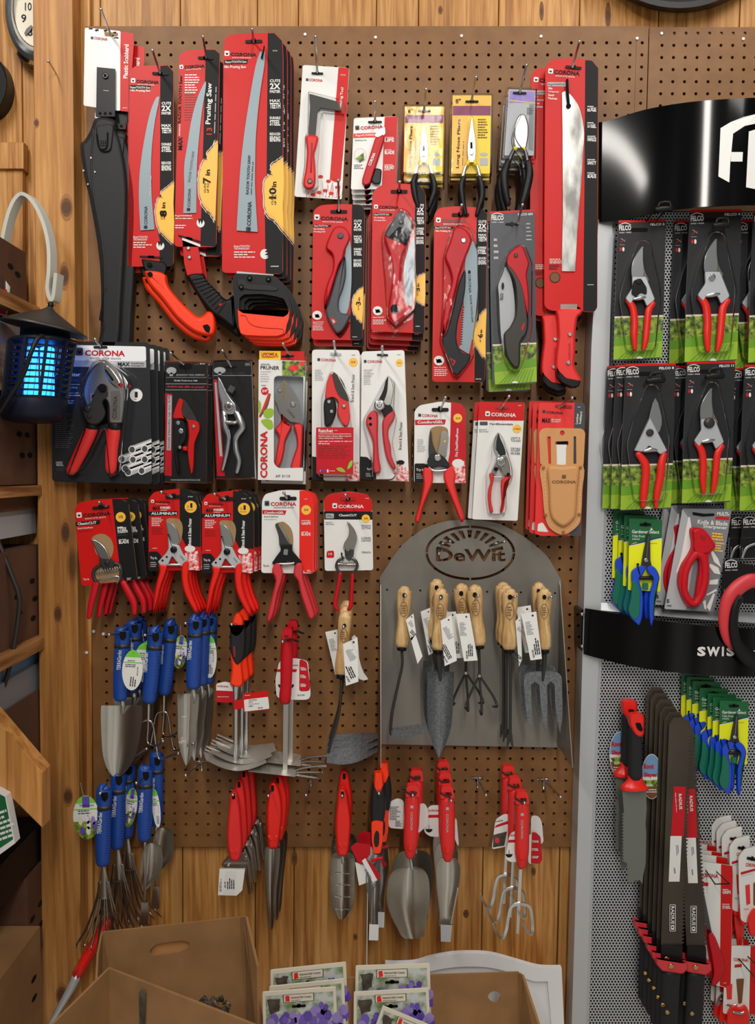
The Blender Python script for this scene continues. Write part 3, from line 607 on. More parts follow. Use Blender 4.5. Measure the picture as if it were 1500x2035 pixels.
pliers('larger long nose pliers with black grips on a yellow card', 2, 0, 522, '8"', 398, 628, 655, 1150, [(2, 24, .015)])
hook(222, 592, 208, 740, .066, 'holding the smaller yellow carded pliers'); hook(552, 512, 524, 666, .066, 'holding the larger yellow carded pliers')
t = T('cutting_pliers_pack', 'cutting pliers with black grips in a pale grey clear pack', 'pliers', (845, 615), .066, n=3)
p = t.p('card'); p.poly(q('770,590 945,600 935,1030 740,1030'), 'lgry', r=8); p.ink(q('778,600 940,606 938,680 772,680'), 'lilac', 1); p.ink(q('772,662 938,680 938,684 772,668'), 'yel', 2); slot(p, 842, 616, 90, 14, -2); p.ink(q('905,690 938,690 932,1000 900,990'), 'foam', 1); fine(p, 890, 720, 45, 4, 12, 'gry')
p = t.p('jaws'); p.puff(q('846,752 880,758 902,830 900,905 886,985 862,985 812,985 800,940 804,850 822,780'), 'steel', d=.072, h=.007, ins=8, r=22); p.tube([(850, 765, 2), (812, 860, 2.5), (820, 930, 3), (870, 1000, 3)], 'dark', d=.0795, n=4)
for sg, pts in ((0, [(830, 960, 10), (800, 1000, 13), (770, 1070, 15)]), (1, [(850, 960, 10), (880, 1010, 13), (895, 1080, 15)])):
    p = t.p('handle'); p.tube(pts, 'dsteel', d=.074, n=8); p.tube([pts[0], (pts[0][0]+(18 if sg else -18), pts[0][1]+26, 15)], 'yel', d=.075, n=8, k=1)
    p.tube([(765, 1070, 20), (740, 1160, 26), (745, 1260, 26), (765, 1350, 18)] if not sg else [(898, 1080, 22), (905, 1160, 27), (880, 1280, 26), (858, 1350, 20)], 'black', d=.074, n=10)
p = t.p('blister'); p.puff(q('752,575 958,580 950,1060 720,1060'), 'clear', d=.0665, h=.013, ins=16, r=16, th=.004); t.end(); t.stack([(-14, 30, .014), (-22, 60, .028)])
hook(886, 432, 842, 616, .066, 'holding the pale grey pliers packs')
# --- machete
t = T('machete_pack', 'long boxed machete with broad steel blade and red handle', 'machete', (1200, 445), .080, n=3)
p = t.p('card'); p.poly(q('1012,440 1050,395 1190,384 1320,400 1364,450 1360,900 1356,2040 1335,2068 1255,2065 1240,2030 1120,2030 1100,2062 1040,2055 1005,2030 1005,1500'), 'red', r=22, th=.003, edge='dred')
p.ink(q('1276,398 1320,402 1362,452 1358,900 1354,2038 1334,2064 1262,2062 1270,1300'), 'ink', 1, r=6)
slot(p, 1198, 446, 108, 18, -6); corona(p, 1030, 486, 210, 28, 'ink', -4, 'white', .03, 'white'); p.ink(q('1026,545 1150,545 1150,572 1026,570'), 'lgry', 1); p.txt('ErgoHANDLE', 1032, 567, 105, 16, 'gry', 0)
for i, s in enumerate(('18in', 'Tempered', 'Steel', 'Machete')): p.txt(s, 1030, 592+i*22, (28, 68, 38, 60)[i], 15, 'white', -3, .02)
for y, s in ((738, 'EDGE'), (846, 'STEEL'), (935, 'HANDLE'), (1090, 'SAFETY'), (1178, 'BLADE')): p.txt(s, 1290, y, 58, 26, 'white', -2, .03); fine(p, 1290, y-30, 58, 2, 10, 'white', hh=.55)
fine(p, 1040, 1720, 110, 3, 12, 'white'); fine(p, 1036, 1758, 80, 4, 9, 'ink'); p.disc(1075, 1838, 37, 'bark', d=.0802, h=.0006); p.ink(ell(1075, 1838, 30, 30), 'brn', 4); fine(p, 1290, 1888, 48, 1, 8, 'white')
p = t.p('blade', 'shiny wrapped steel blade'); p.d = .082; p.poly(cr(q('1122,615 1145,605 1180,630 1225,690 1250,760 1268,880 1260,1020 1250,1200'), 3)+q('1225,1500 1208,1798 1120,1796 1128,1400 1126,900'), 'foil', d=.083, th=.0015)
p = t.p('blade_heel'); p.poly(q('1112,2015 1222,2015 1222,2060 1112,2060'), 'satin', d=.081, th=.003)
p = t.p('cable_tie'); p.tube([(1156, 530, 8, .083), (1158, 600, 9, .088), (1166, 700, 9, .085)], 'dark', n=6); p.disc(1166, 700, 16, 'dark', d=.084, h=.003)
p = t.p('handle'); p.puff(cr(q('1096,2050 1246,2048 1246,2085 1225,2105 1212,2200 1210,2330 1205,2420 1230,2480 1250,2520 1215,2545 1150,2530 1082,2450 1084,2330 1096,2230 1090,2110'), 3, True), 'rub', d=.078, h=.014, ins=16, th=.012); p.txt('CORONA', 1180, 2390, 120, 14, 'dred', 90, .0, d=.0935)
p = t.p('handle_cap'); p.puff(rnd(q('1084,2430 1150,2500 1248,2518 1238,2560 1190,2572 1120,2540 1086,2500'), 14), 'black', d=.0785, h=.0165, ins=10, th=.012)
[t.p('rivet').disc(x, y, 15, 'silv', d=.092, h=.004) for x, y in q('1176,2215 1166,2402')]
t.end(); t.stack([(-78, 18, .022), (-62, 42, .040)])
hook(1237, 276, 1190, 448, .08, 'through the long machete packs')
# ================================================================== FOLDING SAWS
F(400, 400, .3)
def fcard(p, out, strip, rr=26):
    p.poly(out, 'red', r=rr, edge='kraft', th=.002); p.ink(strip, 'ink', 1, r=8)
t = T('folding_saw_pack', 'folding saw with red and grey handle on the leftmost tall red card', 'folding saw', (910, 66), .068, n=2)
p = t.p('card'); fcard(p, q('742,60 790,25 900,18 1060,22 1084,60 1068,920 728,915'), q('998,20 1058,24 1082,60 1066,918 986,916'))
slot(p, 910, 68, 112, 20); corona(p, 748, 122, 225, 24, 'ink', -2, 'white', .03, 'white'); p.ink(q('742,155 862,156 854,172 740,170'), 'ink', 1); p.txt('RazorTOOTH Saw', 748, 168, 92, 11, 'white')
p.txt('7in Folding', 744, 192, 72, 13, 'white', 0, .02); p.txt('Pruning Saw', 744, 209, 78, 13, 'white', 0, .02); col(p, 1010, 118, 52, 38, SC[:1]); col(p, 1010, 222, 52, 36, SC[1:2]); col(p, 1010, 305, 52, 36, SC[2:3]); col(p, 1008, 380, 52, 36, SC[3:])
log(p, q('1074,560 1050,575 1030,600 1010,620 1000,650 998,690 1006,740 1030,780 1050,800 1068,812'), '', '', 0, 0, 30, 1070)
p.txt('UP TO', 1045, 720, 34, 8, 'ink', 90, .02, 9); p.txt('3', 1056, 688, 24, 32, 'ink', 90, .03, 9); p.txt('in', 1052, 658, 22, 14, 'ink', 90, .03, 9)
p.ink(ell(767, 755, 32, 30), 'white', 3); p.ink(q('750,745 755,770 760,748 772,775 776,748 786,770'), 'ink', 4); p.txt('RazorTOOTH', 740, 805, 70, 9, 'white'); p.txt('TECHNOLOGY', 740, 818, 66, 9, 'white'); fine(p, 738, 830, 88, 3, 12, 'white'); fine(p, 1000, 900, 34, 1, 8, 'white')
def blister(t, o, h=.018, d=.0685, r=0, ins=10, fl=None, m='clear'):
    p = t.p('blister'); p.puff(o, m, d=d, h=h, ins=ins, r=r)
    if fl: p.ink(fl, m, 1, d=d-.0006)
S1 = q('896,165 945,170 975,205 985,250 950,330 940,380 915,420 890,500 865,580 830,690 825,720 815,700 812,640 835,540 868,460 872,380 858,340 825,310 840,250 870,190')
p = t.p('blade'); p.d = .070; p.poly(cr(q('975,250 990,300 995,450 990,600 965,738 920,745 900,700 925,620 950,500 955,330'), 3, True), 'blade', d=.073, th=.001); p.txt('RAZOR TOOTH', 960, 660, 130, 13, 'navy', 86, .01)
p = t.p('handle'); p.puff(cr(S1, 3, True), 'crim', d=.074, h=.009, ins=12)
p = t.p('grip', 'grey rubber grip'); p.puff(cr(q('950,360 958,420 958,500 940,580 915,650 912,710 930,740 985,748 975,790 940,850 905,875 880,860 840,790 822,720 838,680 868,580 890,500 920,420'), 3, True), 'gry', d=.074, h=.010, ins=12)
p = t.p('pivot'); p.disc(921, 228, 20, 'gry', d=.083, h=.003); p = t.p('lanyard_hole'); p.ink(q('850,770 880,775 900,800 875,822'), 'red', 1, r=5, d=.0845); p.ink(q('862,782 878,785 888,800 874,810'), 'lgry', 2, r=3, d=.0845)
t.end(); t.stack([(10, 34, .016)])
hook(907, -138, 911, 68, .068, 'through the leftmost folding saw packs')
t = T('folding_saw_pack', 'folding saw with grey nose and slim red handle on a red card', 'folding saw', (1312, 8), .074, n=4)
p = t.p('card'); fcard(p, q('1134,-60 1180,-105 1300,-118 1440,-110 1487,-60 1478,875 1124,860'), q('1418,-110 1440,-108 1485,-60 1476,873 1402,868'))
slot(p, 1310, 5-70, 112, 22); corona(p, 1144, 48, 165, 20, 'ink', -1, 'white', .03, 'white'); p.ink(q('1142,78 1265,80 1260,98 1140,95'), 'ink', 1); p.txt('RazorTOOTH Saw', 1146, 93, 98, 11, 'white')
p.txt('7in Folding', 1144, 116, 70, 12, 'white', 0, .02); p.txt('Pruning Saw', 1144, 133, 78, 12, 'white', 0, .02); col(p, 1428, 14, 46, 38, SC[:1]); col(p, 1428, 100, 46, 34, SC[1:2]); col(p, 1428, 170, 46, 34, SC[2:3]); col(p, 1426, 232, 46, 34, SC[3:])
log(p, q('1484,470 1450,480 1420,510 1408,550 1406,600 1415,650 1440,680 1480,700'), '', '', 0, 0, 26, 1478)
p.txt('UP TO', 1438, 625, 34, 8, 'ink', 90, .02, 9); p.txt('3', 1448, 596, 24, 30, 'ink', 90, .03, 9); p.txt('in', 1444, 566, 22, 14, 'ink', 90, .03, 9)
p.ink(ell(1168, 725, 32, 30), 'white', 3); p.ink(q('1150,712 1156,740 1162,716 1172,744 1178,716 1188,736'), 'ink', 4); p.txt('RazorTOOTH', 1138, 773, 70, 9, 'white'); fine(p, 1136, 790, 90, 3, 12, 'white'); fine(p, 1420, 830, 40, 1, 9, 'white')
p = t.p('blade'); p.d = .076; p.poly(cr(q('1408,240 1412,330 1405,500 1395,620 1392,690 1350,675 1350,600 1345,420 1380,290'), 3, True), 'blade', d=.077, th=.001); corona(p, 1378, 440, 140, 17, 'navy', 92+180-4-90-88+0 if False else -88, 'navy')
p = t.p('handle'); p.puff(cr(q('1300,170 1320,240 1360,300 1335,360 1325,450 1325,560 1345,640 1370,690 1408,695 1380,740 1320,790 1275,815 1240,760 1238,690 1258,560 1262,450 1240,340 1210,240 1250,200'), 3, True), 'crim', d=.078, h=.011, ins=16)
p = t.p('blade_guard', 'glossy grey nose'); p.puff(rnd(q('1320,58 1350,70 1405,150 1400,190 1355,300 1350,230 1315,175 1240,255 1210,225 1250,150 1290,75'), 14), 'gry', d=.077, h=.014, ins=12)
p = t.p('pivot'); p.disc(1324, 135, 16, 'gry', d=.090, h=.004); p = t.p('lanyard_hole'); p.ink(ell(1280, 715, 28, 34), 'dark', 1, d=.0892)
blister(t, q('1320,40 1370,60 1425,150 1430,600 1420,720 1290,835 1225,770 1225,680 1190,240 1200,200'), .02, .0745, 20)
t.end(); t.stack([(-4, 40, .0195), (-16, 66, .038), (-30, 90, .054)])
hook(1313, -128, 1310, -66, .074, 'through the folding saws with grey nose')
F(780, 380, .3)
t = T('folding_saw_pack', 'long folding saw with exposed toothed blade on red card', 'folding saw', (450, 155), .07)
p = t.p('card'); fcard(p, q('276,150 310,110 430,98 590,110 628,150 612,1265 262,1262'), q('558,102 590,111 626,150 610,1263 542,1262'))
slot(p, 450, 156, 116, 22); corona(p, 288, 206, 200, 24, 'gry', -1, 'white', .03, 'white'); p.ink(q('276,232 410,234 404,252 274,248'), 'ink', 1); p.txt('RazorTOOTH Saw', 282, 247, 105, 11, 'white'); p.txt('10in Folding Saw', 284, 272, 112, 14, 'white', 0, .02)
col(p, 568, 188, 54, 40, SC[:1]); col(p, 568, 278, 54, 36, SC[1:2]); col(p, 566, 362, 54, 36, SC[2:3]); col(p, 564, 432, 54, 36, SC[3:])
log(p, q('622,770 600,790 578,815 575,850 555,880 535,930 530,980 545,1030 570,1060 590,1095 616,1120'), '', '', 0, 0, 30, 614)
p.txt('UP TO', 586, 1000, 38, 9, 'ink', 90, .02, 9); p.txt('6', 598, 970, 26, 34, 'ink', 90, .03, 9); p.txt('in', 594, 938, 22, 15, 'ink', 90, .03, 9)
p.ink(ell(307, 1122, 34, 32), 'white', 3); p.ink(q('286,1108 292,1138 300,1112 312,1142 318,1112 330,1134'), 'ink', 4); p.txt('RazorTOOTH', 276, 1172, 76, 9, 'white'); fine(p, 276, 1186, 96, 4, 12, 'white'); fine(p, 550, 1246, 50, 1, 9, 'white')
p = t.p('blade'); o = cr(q('500,370 540,330 560,420 566,560 556,760 535,930 505,1080'), 4)+q('440,1040')
for i in range(16): y = 1020-i*16; o += [(446+i*1.2, y), (464+i*.8, y-6)]
o += cr(q('470,760 474,600 482,460 500,370'), 3)
p.d = .0725; p.poly(o, 'blade', d=.073, th=.001); p.txt('CORONA', 500, 530, 145, 17, 'ink', -88, .01); p.txt('RAZOR TOOTH SAW', 510, 690, 180, 13, 'ink', -86, .01); p.ink(ell(508, 535, 9, 12), 'ink', 2)
p = t.p('handle'); p.puff(cr(q('430,230 490,260 525,320 510,380 485,440 450,540 430,620 400,740 360,900 335,960 326,900 340,780 375,660 390,580 370,500 345,430 375,350 400,260'), 3, True), 'crim', d=.074, h=.011, ins=14)
p = t.p('grip', 'black rubber grip'); p.puff(cr(q('480,520 482,640 465,740 430,880 425,1000 460,1070 515,1080 500,1140 440,1210 415,1218 380,1180 345,1080 328,980 360,930 400,780 435,620'), 3, True), 'blk2', d=.073, h=.012, ins=8)
p = t.p('pivot'); p.disc(470, 325, 17, 'silv', d=.084, h=.003); p = t.p('lanyard_hole'); p.ink(q('375,1100 420,1125 400,1160'), 'crim', 1, r=6, d=.0854); p.ink(q('386,1115 408,1128 398,1145'), 'blk2', 2, r=4, d=.0854)
blister(t, q('430,215 510,235 570,400 575,760 540,960 540,1100 440,1232 400,1225 310,980 330,700 330,430 380,260'), .02, .0705, 25)
t.end(); hook(457, 92, 452, 156, .07, 'holding the long folding saw card')
# Felco-style 603 saw pack
F(780, 380, .3)
def felco(p, x, y, w, h, m='white', rot=0):
    """arched name mark with a small line under it"""
    c, s = math.cos(R(rot)), math.sin(R(rot)); g = lambda a, b: (x+a*c+b*s, y-a*s+b*c)
    a = g(0, 0); p.txt('FELCO', a[0], a[1], w, h, m, rot, .03)
    arc = [(w*(i/10), -h*1.12-h*.42*math.sin(math.pi*i/10)) for i in range(11)]
    p.ink([g(*z) for z in arc]+[g(z[0], z[1]+h*.15) for z in reversed(arc)], m, 3)
    a = g(0, h*.55); p.txt('SWISS + MADE', a[0], a[1], w, h*.24, m, rot, .01)
def fieldpic(p, A, B, C, D, L=1):
    """printed picture of green rows and trees; A top left, B top right, C bottom right, D bottom left"""
    A, B, C, D = (np.array(z, float) for z in (A, B, C, D))
    g = lambda u, v: tuple((A*(1-u)+B*u)*(1-v)+(D*(1-u)+C*u)*v)
    p.ink([g(0, 0), g(1, 0), g(1, 1), g(0, 1)], 'lime', L); p.ink([g(0, 0), g(1, 0), g(1, .04), g(0, .04)], 'cream', L+1)
    p.ink([g(0, .04), g(1, .04), g(1, .38), g(.6, .45), g(.3, .42), g(0, .55)], 'foliage', L+1)
    p.ink([g(0, .5), g(.5, .44), g(1, .4), g(1, .6), g(.5, .66), g(0, .68)], 'field', L+2)
    for i in range(9): p.ink([g(.1+i*.09, .98), g(.14+i*.09, .98), g(.45+i*.06, .66), g(.43+i*.06, .66)], 'field', L+3)
t = T('folding_saw_pack', 'grey bladed folding saw on a black card with green field picture', 'folding saw', (790, 220), .066, n=2)
p = t.p('card'); p.poly(q('643,135 938,120 945,600 955,1265 940,1275 680,1282 660,1270 648,700'), 'gry', r=10); p.ink(q('643,135 938,120 939,134 644,150'), 'red', 1); felco(p, 655, 192, 80, 32); p.txt('FELCO 603', 830, 162, 98, 16, 'white', 2, .02)
fieldpic(p, (662, 1015), (952, 1002), (955, 1262), (678, 1280)); p.ink(ell(810, 1272, 20, 14, 16, 0, 180), 'white', 6); fine(p, 670, 330, 34, 4, 40, 'lgry'); fine(p, 885, 220, 40, 5, 26, 'lgry', 0, hh=.3)
p.ink(q('745,212 780,208 790,200 800,208 835,215 835,225 800,222 795,238 785,225 748,222'), 'ink', 8)
p = t.p('saw_blade'); p.poly(cr(q('750,500 790,600 810,760 800,860 760,920 735,960 740,1080 722,1000 712,860 705,700 700,620 730,550'), 3, True), 'lgry', d=.073, th=.001); p.txt('FELCO', 732, 720, 45, 20, 'ink', 88, .02, d=.0745); p.ink(ell(730, 628, 8, 24), 'ink', 3, d=.0745)
p = t.p('handle'); p.puff(cr(q('760,450 750,500 800,590 815,700 810,820 775,900 735,950 745,1060 765,1120 800,1165 830,1170 845,1130 850,1000 890,940 900,840 880,700 860,600 820,520'), 3, True), 'gun', d=.072, h=.012, ins=12)
p = t.p('pivot_end', 'red pivot end'); p.puff(cr(q('835,360 865,370 890,430 905,480 890,550 900,640 905,740 895,850 870,760 850,640 800,540 752,480 770,410'), 3, True), 'crim', d=.073, h=.012, ins=10); p.disc(817, 425, 14, 'gun', d=.084, h=.003); p.ink(rnd(q('850,905 872,865 876,880 860,930'), 6), 'crim', 1, d=.0845)
blister(t, q('835,345 885,360 930,480 925,920 880,1100 840,1195 780,1190 730,1080 700,900 688,620 730,520 750,400'), .02, .0665, 25)
t.end(); t.stack([(-30, 42, .02)]); hook(860, 90, 828, 215, .066, 'holding the black folding saw cards with field picture')
# ================================================================== THIRD ROW
F(0, 400, .3)
t = T('pipe_cutter_pack', 'large clear pack with pipe cutter and printed white pipes', 'pipe cutter', (660, 950), .078, n=4)
p = t.p('card'); p.poly(q('340,925 990,935 1008,1874 345,1856'), 'blk2', r=26); p.ink(rnd(q('362,950 966,962 968,1060 362,1052'), 14), 'plast', 1); p.ink(q('362,1052 968,1060 968,1102 362,1094'), 'lgry', 1)
slot(p, 665, 966, 92, 16); corona(p, 500, 1022, 330, 38, 'crim', -1, 'gry', .03); p.txt('SEASON AFTER SEASON', 595, 1046, 205, 13, 'gry', -1, .0)
p.txt('MAX', 780, 1092, 80, 27, 'ink', -1, .03); p.txt('SHARPNESS', 868, 1078, 86, 10, 'gry', -1); p.txt('DURABILITY', 868, 1094, 86, 10, 'gry', -1)
p.txt('PVC', 366, 1134, 62, 26, 'white', 0, .02); p.txt('Pipe Cutter', 366, 1167, 166, 32, 'white', 0, .02); p.ink(rect(366, 1212, 535, 1214), 'white', 2)
fine(p, 366, 1180, 170, 2, 11, 'gry')
for i, s in enumerate(('No tools needed to change', 'the blade quickly', 'Cuts PVC pipe up to 1 inch', 'with ratchet action automatic', 'blade engagement', 'Ergonomic design with', 'non-slip vinyl grips', 'for comfort')): p.txt(s, 366, 1240+i*14+(i > 1)*8+(i > 4)*10, len(s)*5.9, 11, 'white')
fine(p, 366, 1385, 125, 20, 13, 'gry'); p.txt('Limited', 372, 1732, 40, 9, 'white'); p.txt('Lifetime', 372, 1744, 44, 9, 'white'); p.txt('Warranty', 372, 1756, 48, 10, 'white'); fine(p, 372, 1772, 70, 2, 12, 'gry')
p.ink(ell(902, 1284, 42, 43), 'white', 3); p.txt('1', 892, 1300, 20, 38, 'ink', 0, .03, 4); fine(p, 880, 1236, 46, 1, 9, 'gry'); fine(p, 888, 1314, 30, 1, 9, 'gry')
for x, y in q('875,1645 958,1640 808,1708 880,1712 958,1710 830,1770 850,1795 938,1785'):
    x1 = 1003; p.ink([(x-6, y-24), (x1, y-24-(x1-x)*.38), (x1, y+24-(x1-x)*.38), (x+10, y+25)], 'lgry', 4); p.ink([(x, y-14), (x1, y-14-(x1-x)*.38), (x1, y-(x1-x)*.38), (x+4, y)], 'white', 5); p.ink(ell(x, y, 25, 27, 18), 'white', 6); p.ink(ell(x, y, 18, 20, 18), 'gry', 7)
p = t.p('cutter_head', 'cast metal cutter head'); p.puff(cr(q('640,1070 690,1052 740,1080 800,1140 828,1210 830,1320 815,1440 800,1470 720,1468 715,1370 700,1320 650,1300 615,1285 625,1340 620,1400 600,1440 570,1400 560,1340 545,1270 560,1190 600,1110'), 3, True), 'silv', d=.086, h=.012, ins=14, th=.006)
p.puff(cr(q('690,1100 720,1090 770,1150 800,1210 780,1240 720,1190'), 3, True), 'satin', d=.0975, h=.003, ins=8); p.tube([(700, 1118, 6), (745, 1182, 8)], 'dark', d=.1005, n=6); p.disc(795, 1215, 16, 'crim', d=.0985, h=.002)
p.poly(rnd(q('735,1255 800,1255 795,1450 728,1450'), 12), 'satin', d=.0985, th=.001); p.txt('CORONA', 770, 1440, 150, 28, 'dsteel', 87, .01, d=.0985)
p = t.p('ratchet'); p.puff(cr(q('640,1225 700,1215 720,1290 680,1330 700,1400 680,1450 640,1480 580,1470 545,1400 560,1350 600,1330'), 3, True), 'gun', d=.09, h=.010, ins=10); p.disc(676, 1236, 28, 'dark', d=.100, h=.006); p.disc(576, 1372, 22, 'dsteel', d=.100, h=.004); p.disc(590, 1422, 14, 'gun', d=.1, h=.004)
p = t.p('handle'); p.tube([(610, 1478, 34), (600, 1520, 44), (545, 1640, 44), (480, 1770, 38), (470, 1800, 30)], 'rub', d=.086, fl=.6); p.tube([(612, 1470, 38), (604, 1500, 44)], 'black', d=.0865, fl=.65, k=1)
p = t.p('handle'); p.tube([(756, 1490, 40), (752, 1540, 44), (740, 1640, 42), (735, 1760, 38), (733, 1795, 28)], 'rub', d=.086, fl=.6); p.tube([(758, 1470, 42), (757, 1500, 46)], 'black', d=.0865, fl=.65, k=1)
blister(t, q('620,1050 700,1040 860,1150 850,1300 830,1500 800,1800 720,1840 690,1500 600,1700 500,1820 440,1810 560,1500 530,1400 525,1200'), .026, .0785, 30, 14)
t.end(); t.stack([(32, 4, .022), (52, 4, .042), (76, 6, .058)]); hook(629, 914, 665, 966, .078, 'through the big pipe cutter packs')
# ironwood
t = T('pruner_pack', 'small red anvil pruner in a black carded clear bag', 'pruner', (1220, 1100), .07, n=2)
F(0, 400, .3)
p = t.p('card'); p.poly(q('1090,1060 1370,1068 1375,1870 1085,1860'), 'ink'); p.ink(rnd(q('1180,1080 1255,1070 1275,1095 1260,1115 1195,1112'), 8), 'dark', 2)
p.ink(wob(ell(1135, 1122, 34, 24, 12), 5, 1), 'lgry', 2); p.ink(q('1128,1135 1142,1135 1146,1158 1122,1158'), 'lgry', 2); p.txt('IRONWOOD TOOL COMPANY', 1168, 1156, 188, 11, 'lgry'); p.ink(rect(1092, 1166, 1368, 1168), 'lgry', 2); p.txt('Quality Tools Since 1989', 1152, 1194, 155, 12, 'white', -1); p.ink(rect(1090, 1208, 1370, 1211), 'lgry', 2); p.txt('Small in size...BIG on power!', 1108, 1236, 245, 15, 'rub', -1); p.ink(rect(1088, 1248, 1370, 1251), 'lgry', 2)
p.ink(q('1096,1272 1140,1276 1136,1820 1088,1815'), 'crim', 1); p.ink(q('1110,1286 1138,1288 1132,1650 1104,1648'), 'lgry', 2); p.txt('Small Handle up to 5/8', 1126, 1640, 350, 14, 'ink', 89.5, .0); p.txt('WWW.IRONWOODTOOLS.COM', 1130, 1852, 195, 11, 'lgry'); p.txt('Model', 1325, 1080, 32, 8, 'white')
p = t.p('blade'); p.poly(cr(q('1190,1308 1225,1320 1260,1370 1300,1440 1295,1455 1245,1450 1200,1400 1170,1360'), 3, True), 'gun', d=.078, th=.002)
p = t.p('body', 'red body'); p.puff(cr(q('1190,1303 1175,1330 1150,1400 1148,1440 1200,1440 1240,1460 1250,1560 1240,1650 1262,1800 1278,1790 1285,1700 1290,1600 1322,1520 1318,1470 1290,1450 1225,1440 1205,1380 1215,1325'), 2, True), 'red', d=.075, h=.006, ins=5); p.disc(1280, 1492, 12, 'silv', d=.081, h=.003)
p = t.p('jaw'); p.puff(cr(q('1150,1440 1210,1450 1235,1500 1230,1580 1200,1620 1175,1660 1190,1780 1175,1800 1155,1700 1150,1600 1145,1500'), 3, True), 'black', d=.0755, h=.007, ins=7); p.disc(1178, 1468, 14, 'silv', d=.0825, h=.003); p.disc(1197, 1522, 18, 'silv', d=.0825, h=.003); p.disc(1190, 1630, 12, 'silv', d=.0825, h=.003)
p = t.p('locking_catch'); p.puff(q('1208,1625 1240,1622 1240,1655 1212,1652'), 'red', d=.08, h=.004, ins=6, r=8)
p = t.p('clear_bag'); p.puff(q('1086,1056 1378,1064 1382,1875 1080,1865'), 'clear', d=.071, h=.012, ins=20, r=10); t.end(); t.stack([(20, -2, .016)]); hook(1132, 1006, 1215, 1080, .072, 'holding the small red pruner in its bag')
F(400, 400, .3)
t = T('pruner_pack', 'polished all metal pruner in a black carded clear bag', 'pruner', (200, 1090), .07)
p = t.p('card'); p.poly(q('65,1053 335,1053 365,1845 92,1840'), 'ink'); p.ink(rnd(q('155,1090 235,1090 230,1105 160,1105'), 5), 'dark', 2); p.ink(wob(ell(122, 1120, 40, 22, 12), 6, 1), 'lgry', 2); p.ink(q('114,1130 130,1130 134,1155 110,1155'), 'lgry', 2); p.txt('IRONWOOD TOOL COMPANY', 150, 1144, 140, 9, 'gry'); p.ink(rect(68, 1152, 335, 1155), 'lgry', 2); fine(p, 290, 1078, 40, 2, 9, 'lgry')
p.ink(q('80,1180 104,1182 156,1820 105,1820'), 'crim', 1); p.ink(q('88,1200 100,1200 140,1690 122,1690'), 'lgry', 2); p.txt('Hand Pruner Super Secateurs', 118, 1640, 250, 11, 'gry', 94, .0)
p = t.p('blade'); p.puff(cr(q('106,1165 130,1180 165,1250 200,1310 230,1350 235,1400 190,1415 140,1400 130,1340 110,1260'), 3, True), 'silv', d=.076, h=.006, ins=8); p.disc(182, 1358, 30, 'satin', d=.082, h=.003); p.disc(182, 1358, 12, 'dsteel', d=.0845, h=.002)
p = t.p('counter_blade'); p.puff(cr(q('120,1185 150,1220 215,1310 262,1380 250,1400 200,1350 150,1290'), 3, True), 'blk2', d=.0745, h=.004, ins=5)
p = t.p('spring'); p.tube([(168, 1466, 14), (225, 1466, 14)], 'satin', d=.082, k=1); [p.tube([(176+i*9, 1452, 2), (176+i*9, 1480, 2)], 'gun', d=.086, n=4, k=1) for i in range(5)]
p = t.p('handle'); p.tube([(150, 1400, 20), (155, 1440, 26), (160, 1490, 26), (180, 1560, 17), (172, 1640, 17), (155, 1720, 15), (140, 1780, 11)], 'silv', d=.077)
p = t.p('handle'); p.tube([(232, 1400, 22), (255, 1450, 27), (270, 1500, 24), (230, 1570, 18), (232, 1650, 20), (250, 1720, 18), (235, 1795, 15)], 'silv', d=.077)
for x, y in q('157,1425 235,1430 160,1480 250,1483'): t.parts[-1].disc(x, y, 9, 'dsteel', d=.0815, h=.003)
p = t.p('hang_tag'); p.poly(q('190,1208 235,1235 205,1280 165,1255'), 'ink', d=.084, th=.001); fine(p, 178, 1245, 36, 3, 10, 'lgry', -28, 1) if False else p.ink(q('192,1215 226,1236 204,1270 172,1252'), 'gry', 1, d=.084)
p = t.p('clear_bag'); p.puff(q('62,1049 338,1050 370,1850 90,1844'), 'clear', d=.0705, h=.014, ins=20, r=10); t.end(); hook(140, 990, 196, 1094, .07, 'holding the bagged metal pruner')
# anvil pruner box
t = T('pruner_box', 'white window box with red handled anvil pruner and leaf pictures', 'pruner', (590, 1030), .078, n=2)
p = t.p('box'); p.poly(q('384,990 680,994 678,1055 384,1048'), 'yel', d=.06, th=.001); p.ink(q('525,992 680,994 678,1055 525,1050'), 'red', 1, d=.06); p.txt('LIFETIME &', 398, 1020, 106, 16, 'red', 0, .03, d=.06); p.txt('WARRANTY', 398, 1038, 114, 15, 'red', 0, .03, d=.06); slot(p, 572, 1028, 86, 16, 2); p.v = p.v
p.d = .078; b = q('380,1048 690,1058 672,1852 374,1845'); wd = rnd(q('480,1170 500,1155 660,1160 690,1170 685,1765 510,1768 480,1740'), 18)
p.poly(b, 'white', th=.022, holes=[[(min(x, 676), y) for x, y in wd]]); p.poly(q('470,1150 688,1150 680,1780 470,1780'), 'lgry', d=.058, th=.001)
p.ink(q('535,1058 690,1060 688,1158 535,1155'), 'foliage', 1, d=.0775+.001); p.ink(wob(q('590,1085 640,1080 650,1110 610,1130 580,1110'), 6), 'rub', 2, d=.0785); p.ink(wob(q('650,1062 685,1066 684,1095 656,1090'), 5), 'rub', 2, d=.0785)
p.txt('ANVIL', 392, 1086, 64, 12, 'gry', -1); p.txt('PRUNER', 392, 1114, 124, 24, 'ink', -1, .015); fine(p, 392, 1130, 76, 5, 16, 'lgry', -1, hh=.3); fine(p, 398, 1222, 50, 1, 10, 'gry')
p.ink(ell(420, 1257, 25, 26), 'crim', 2); p.txt('3/4"', 403, 1266, 36, 20, 'white', 0, .03)
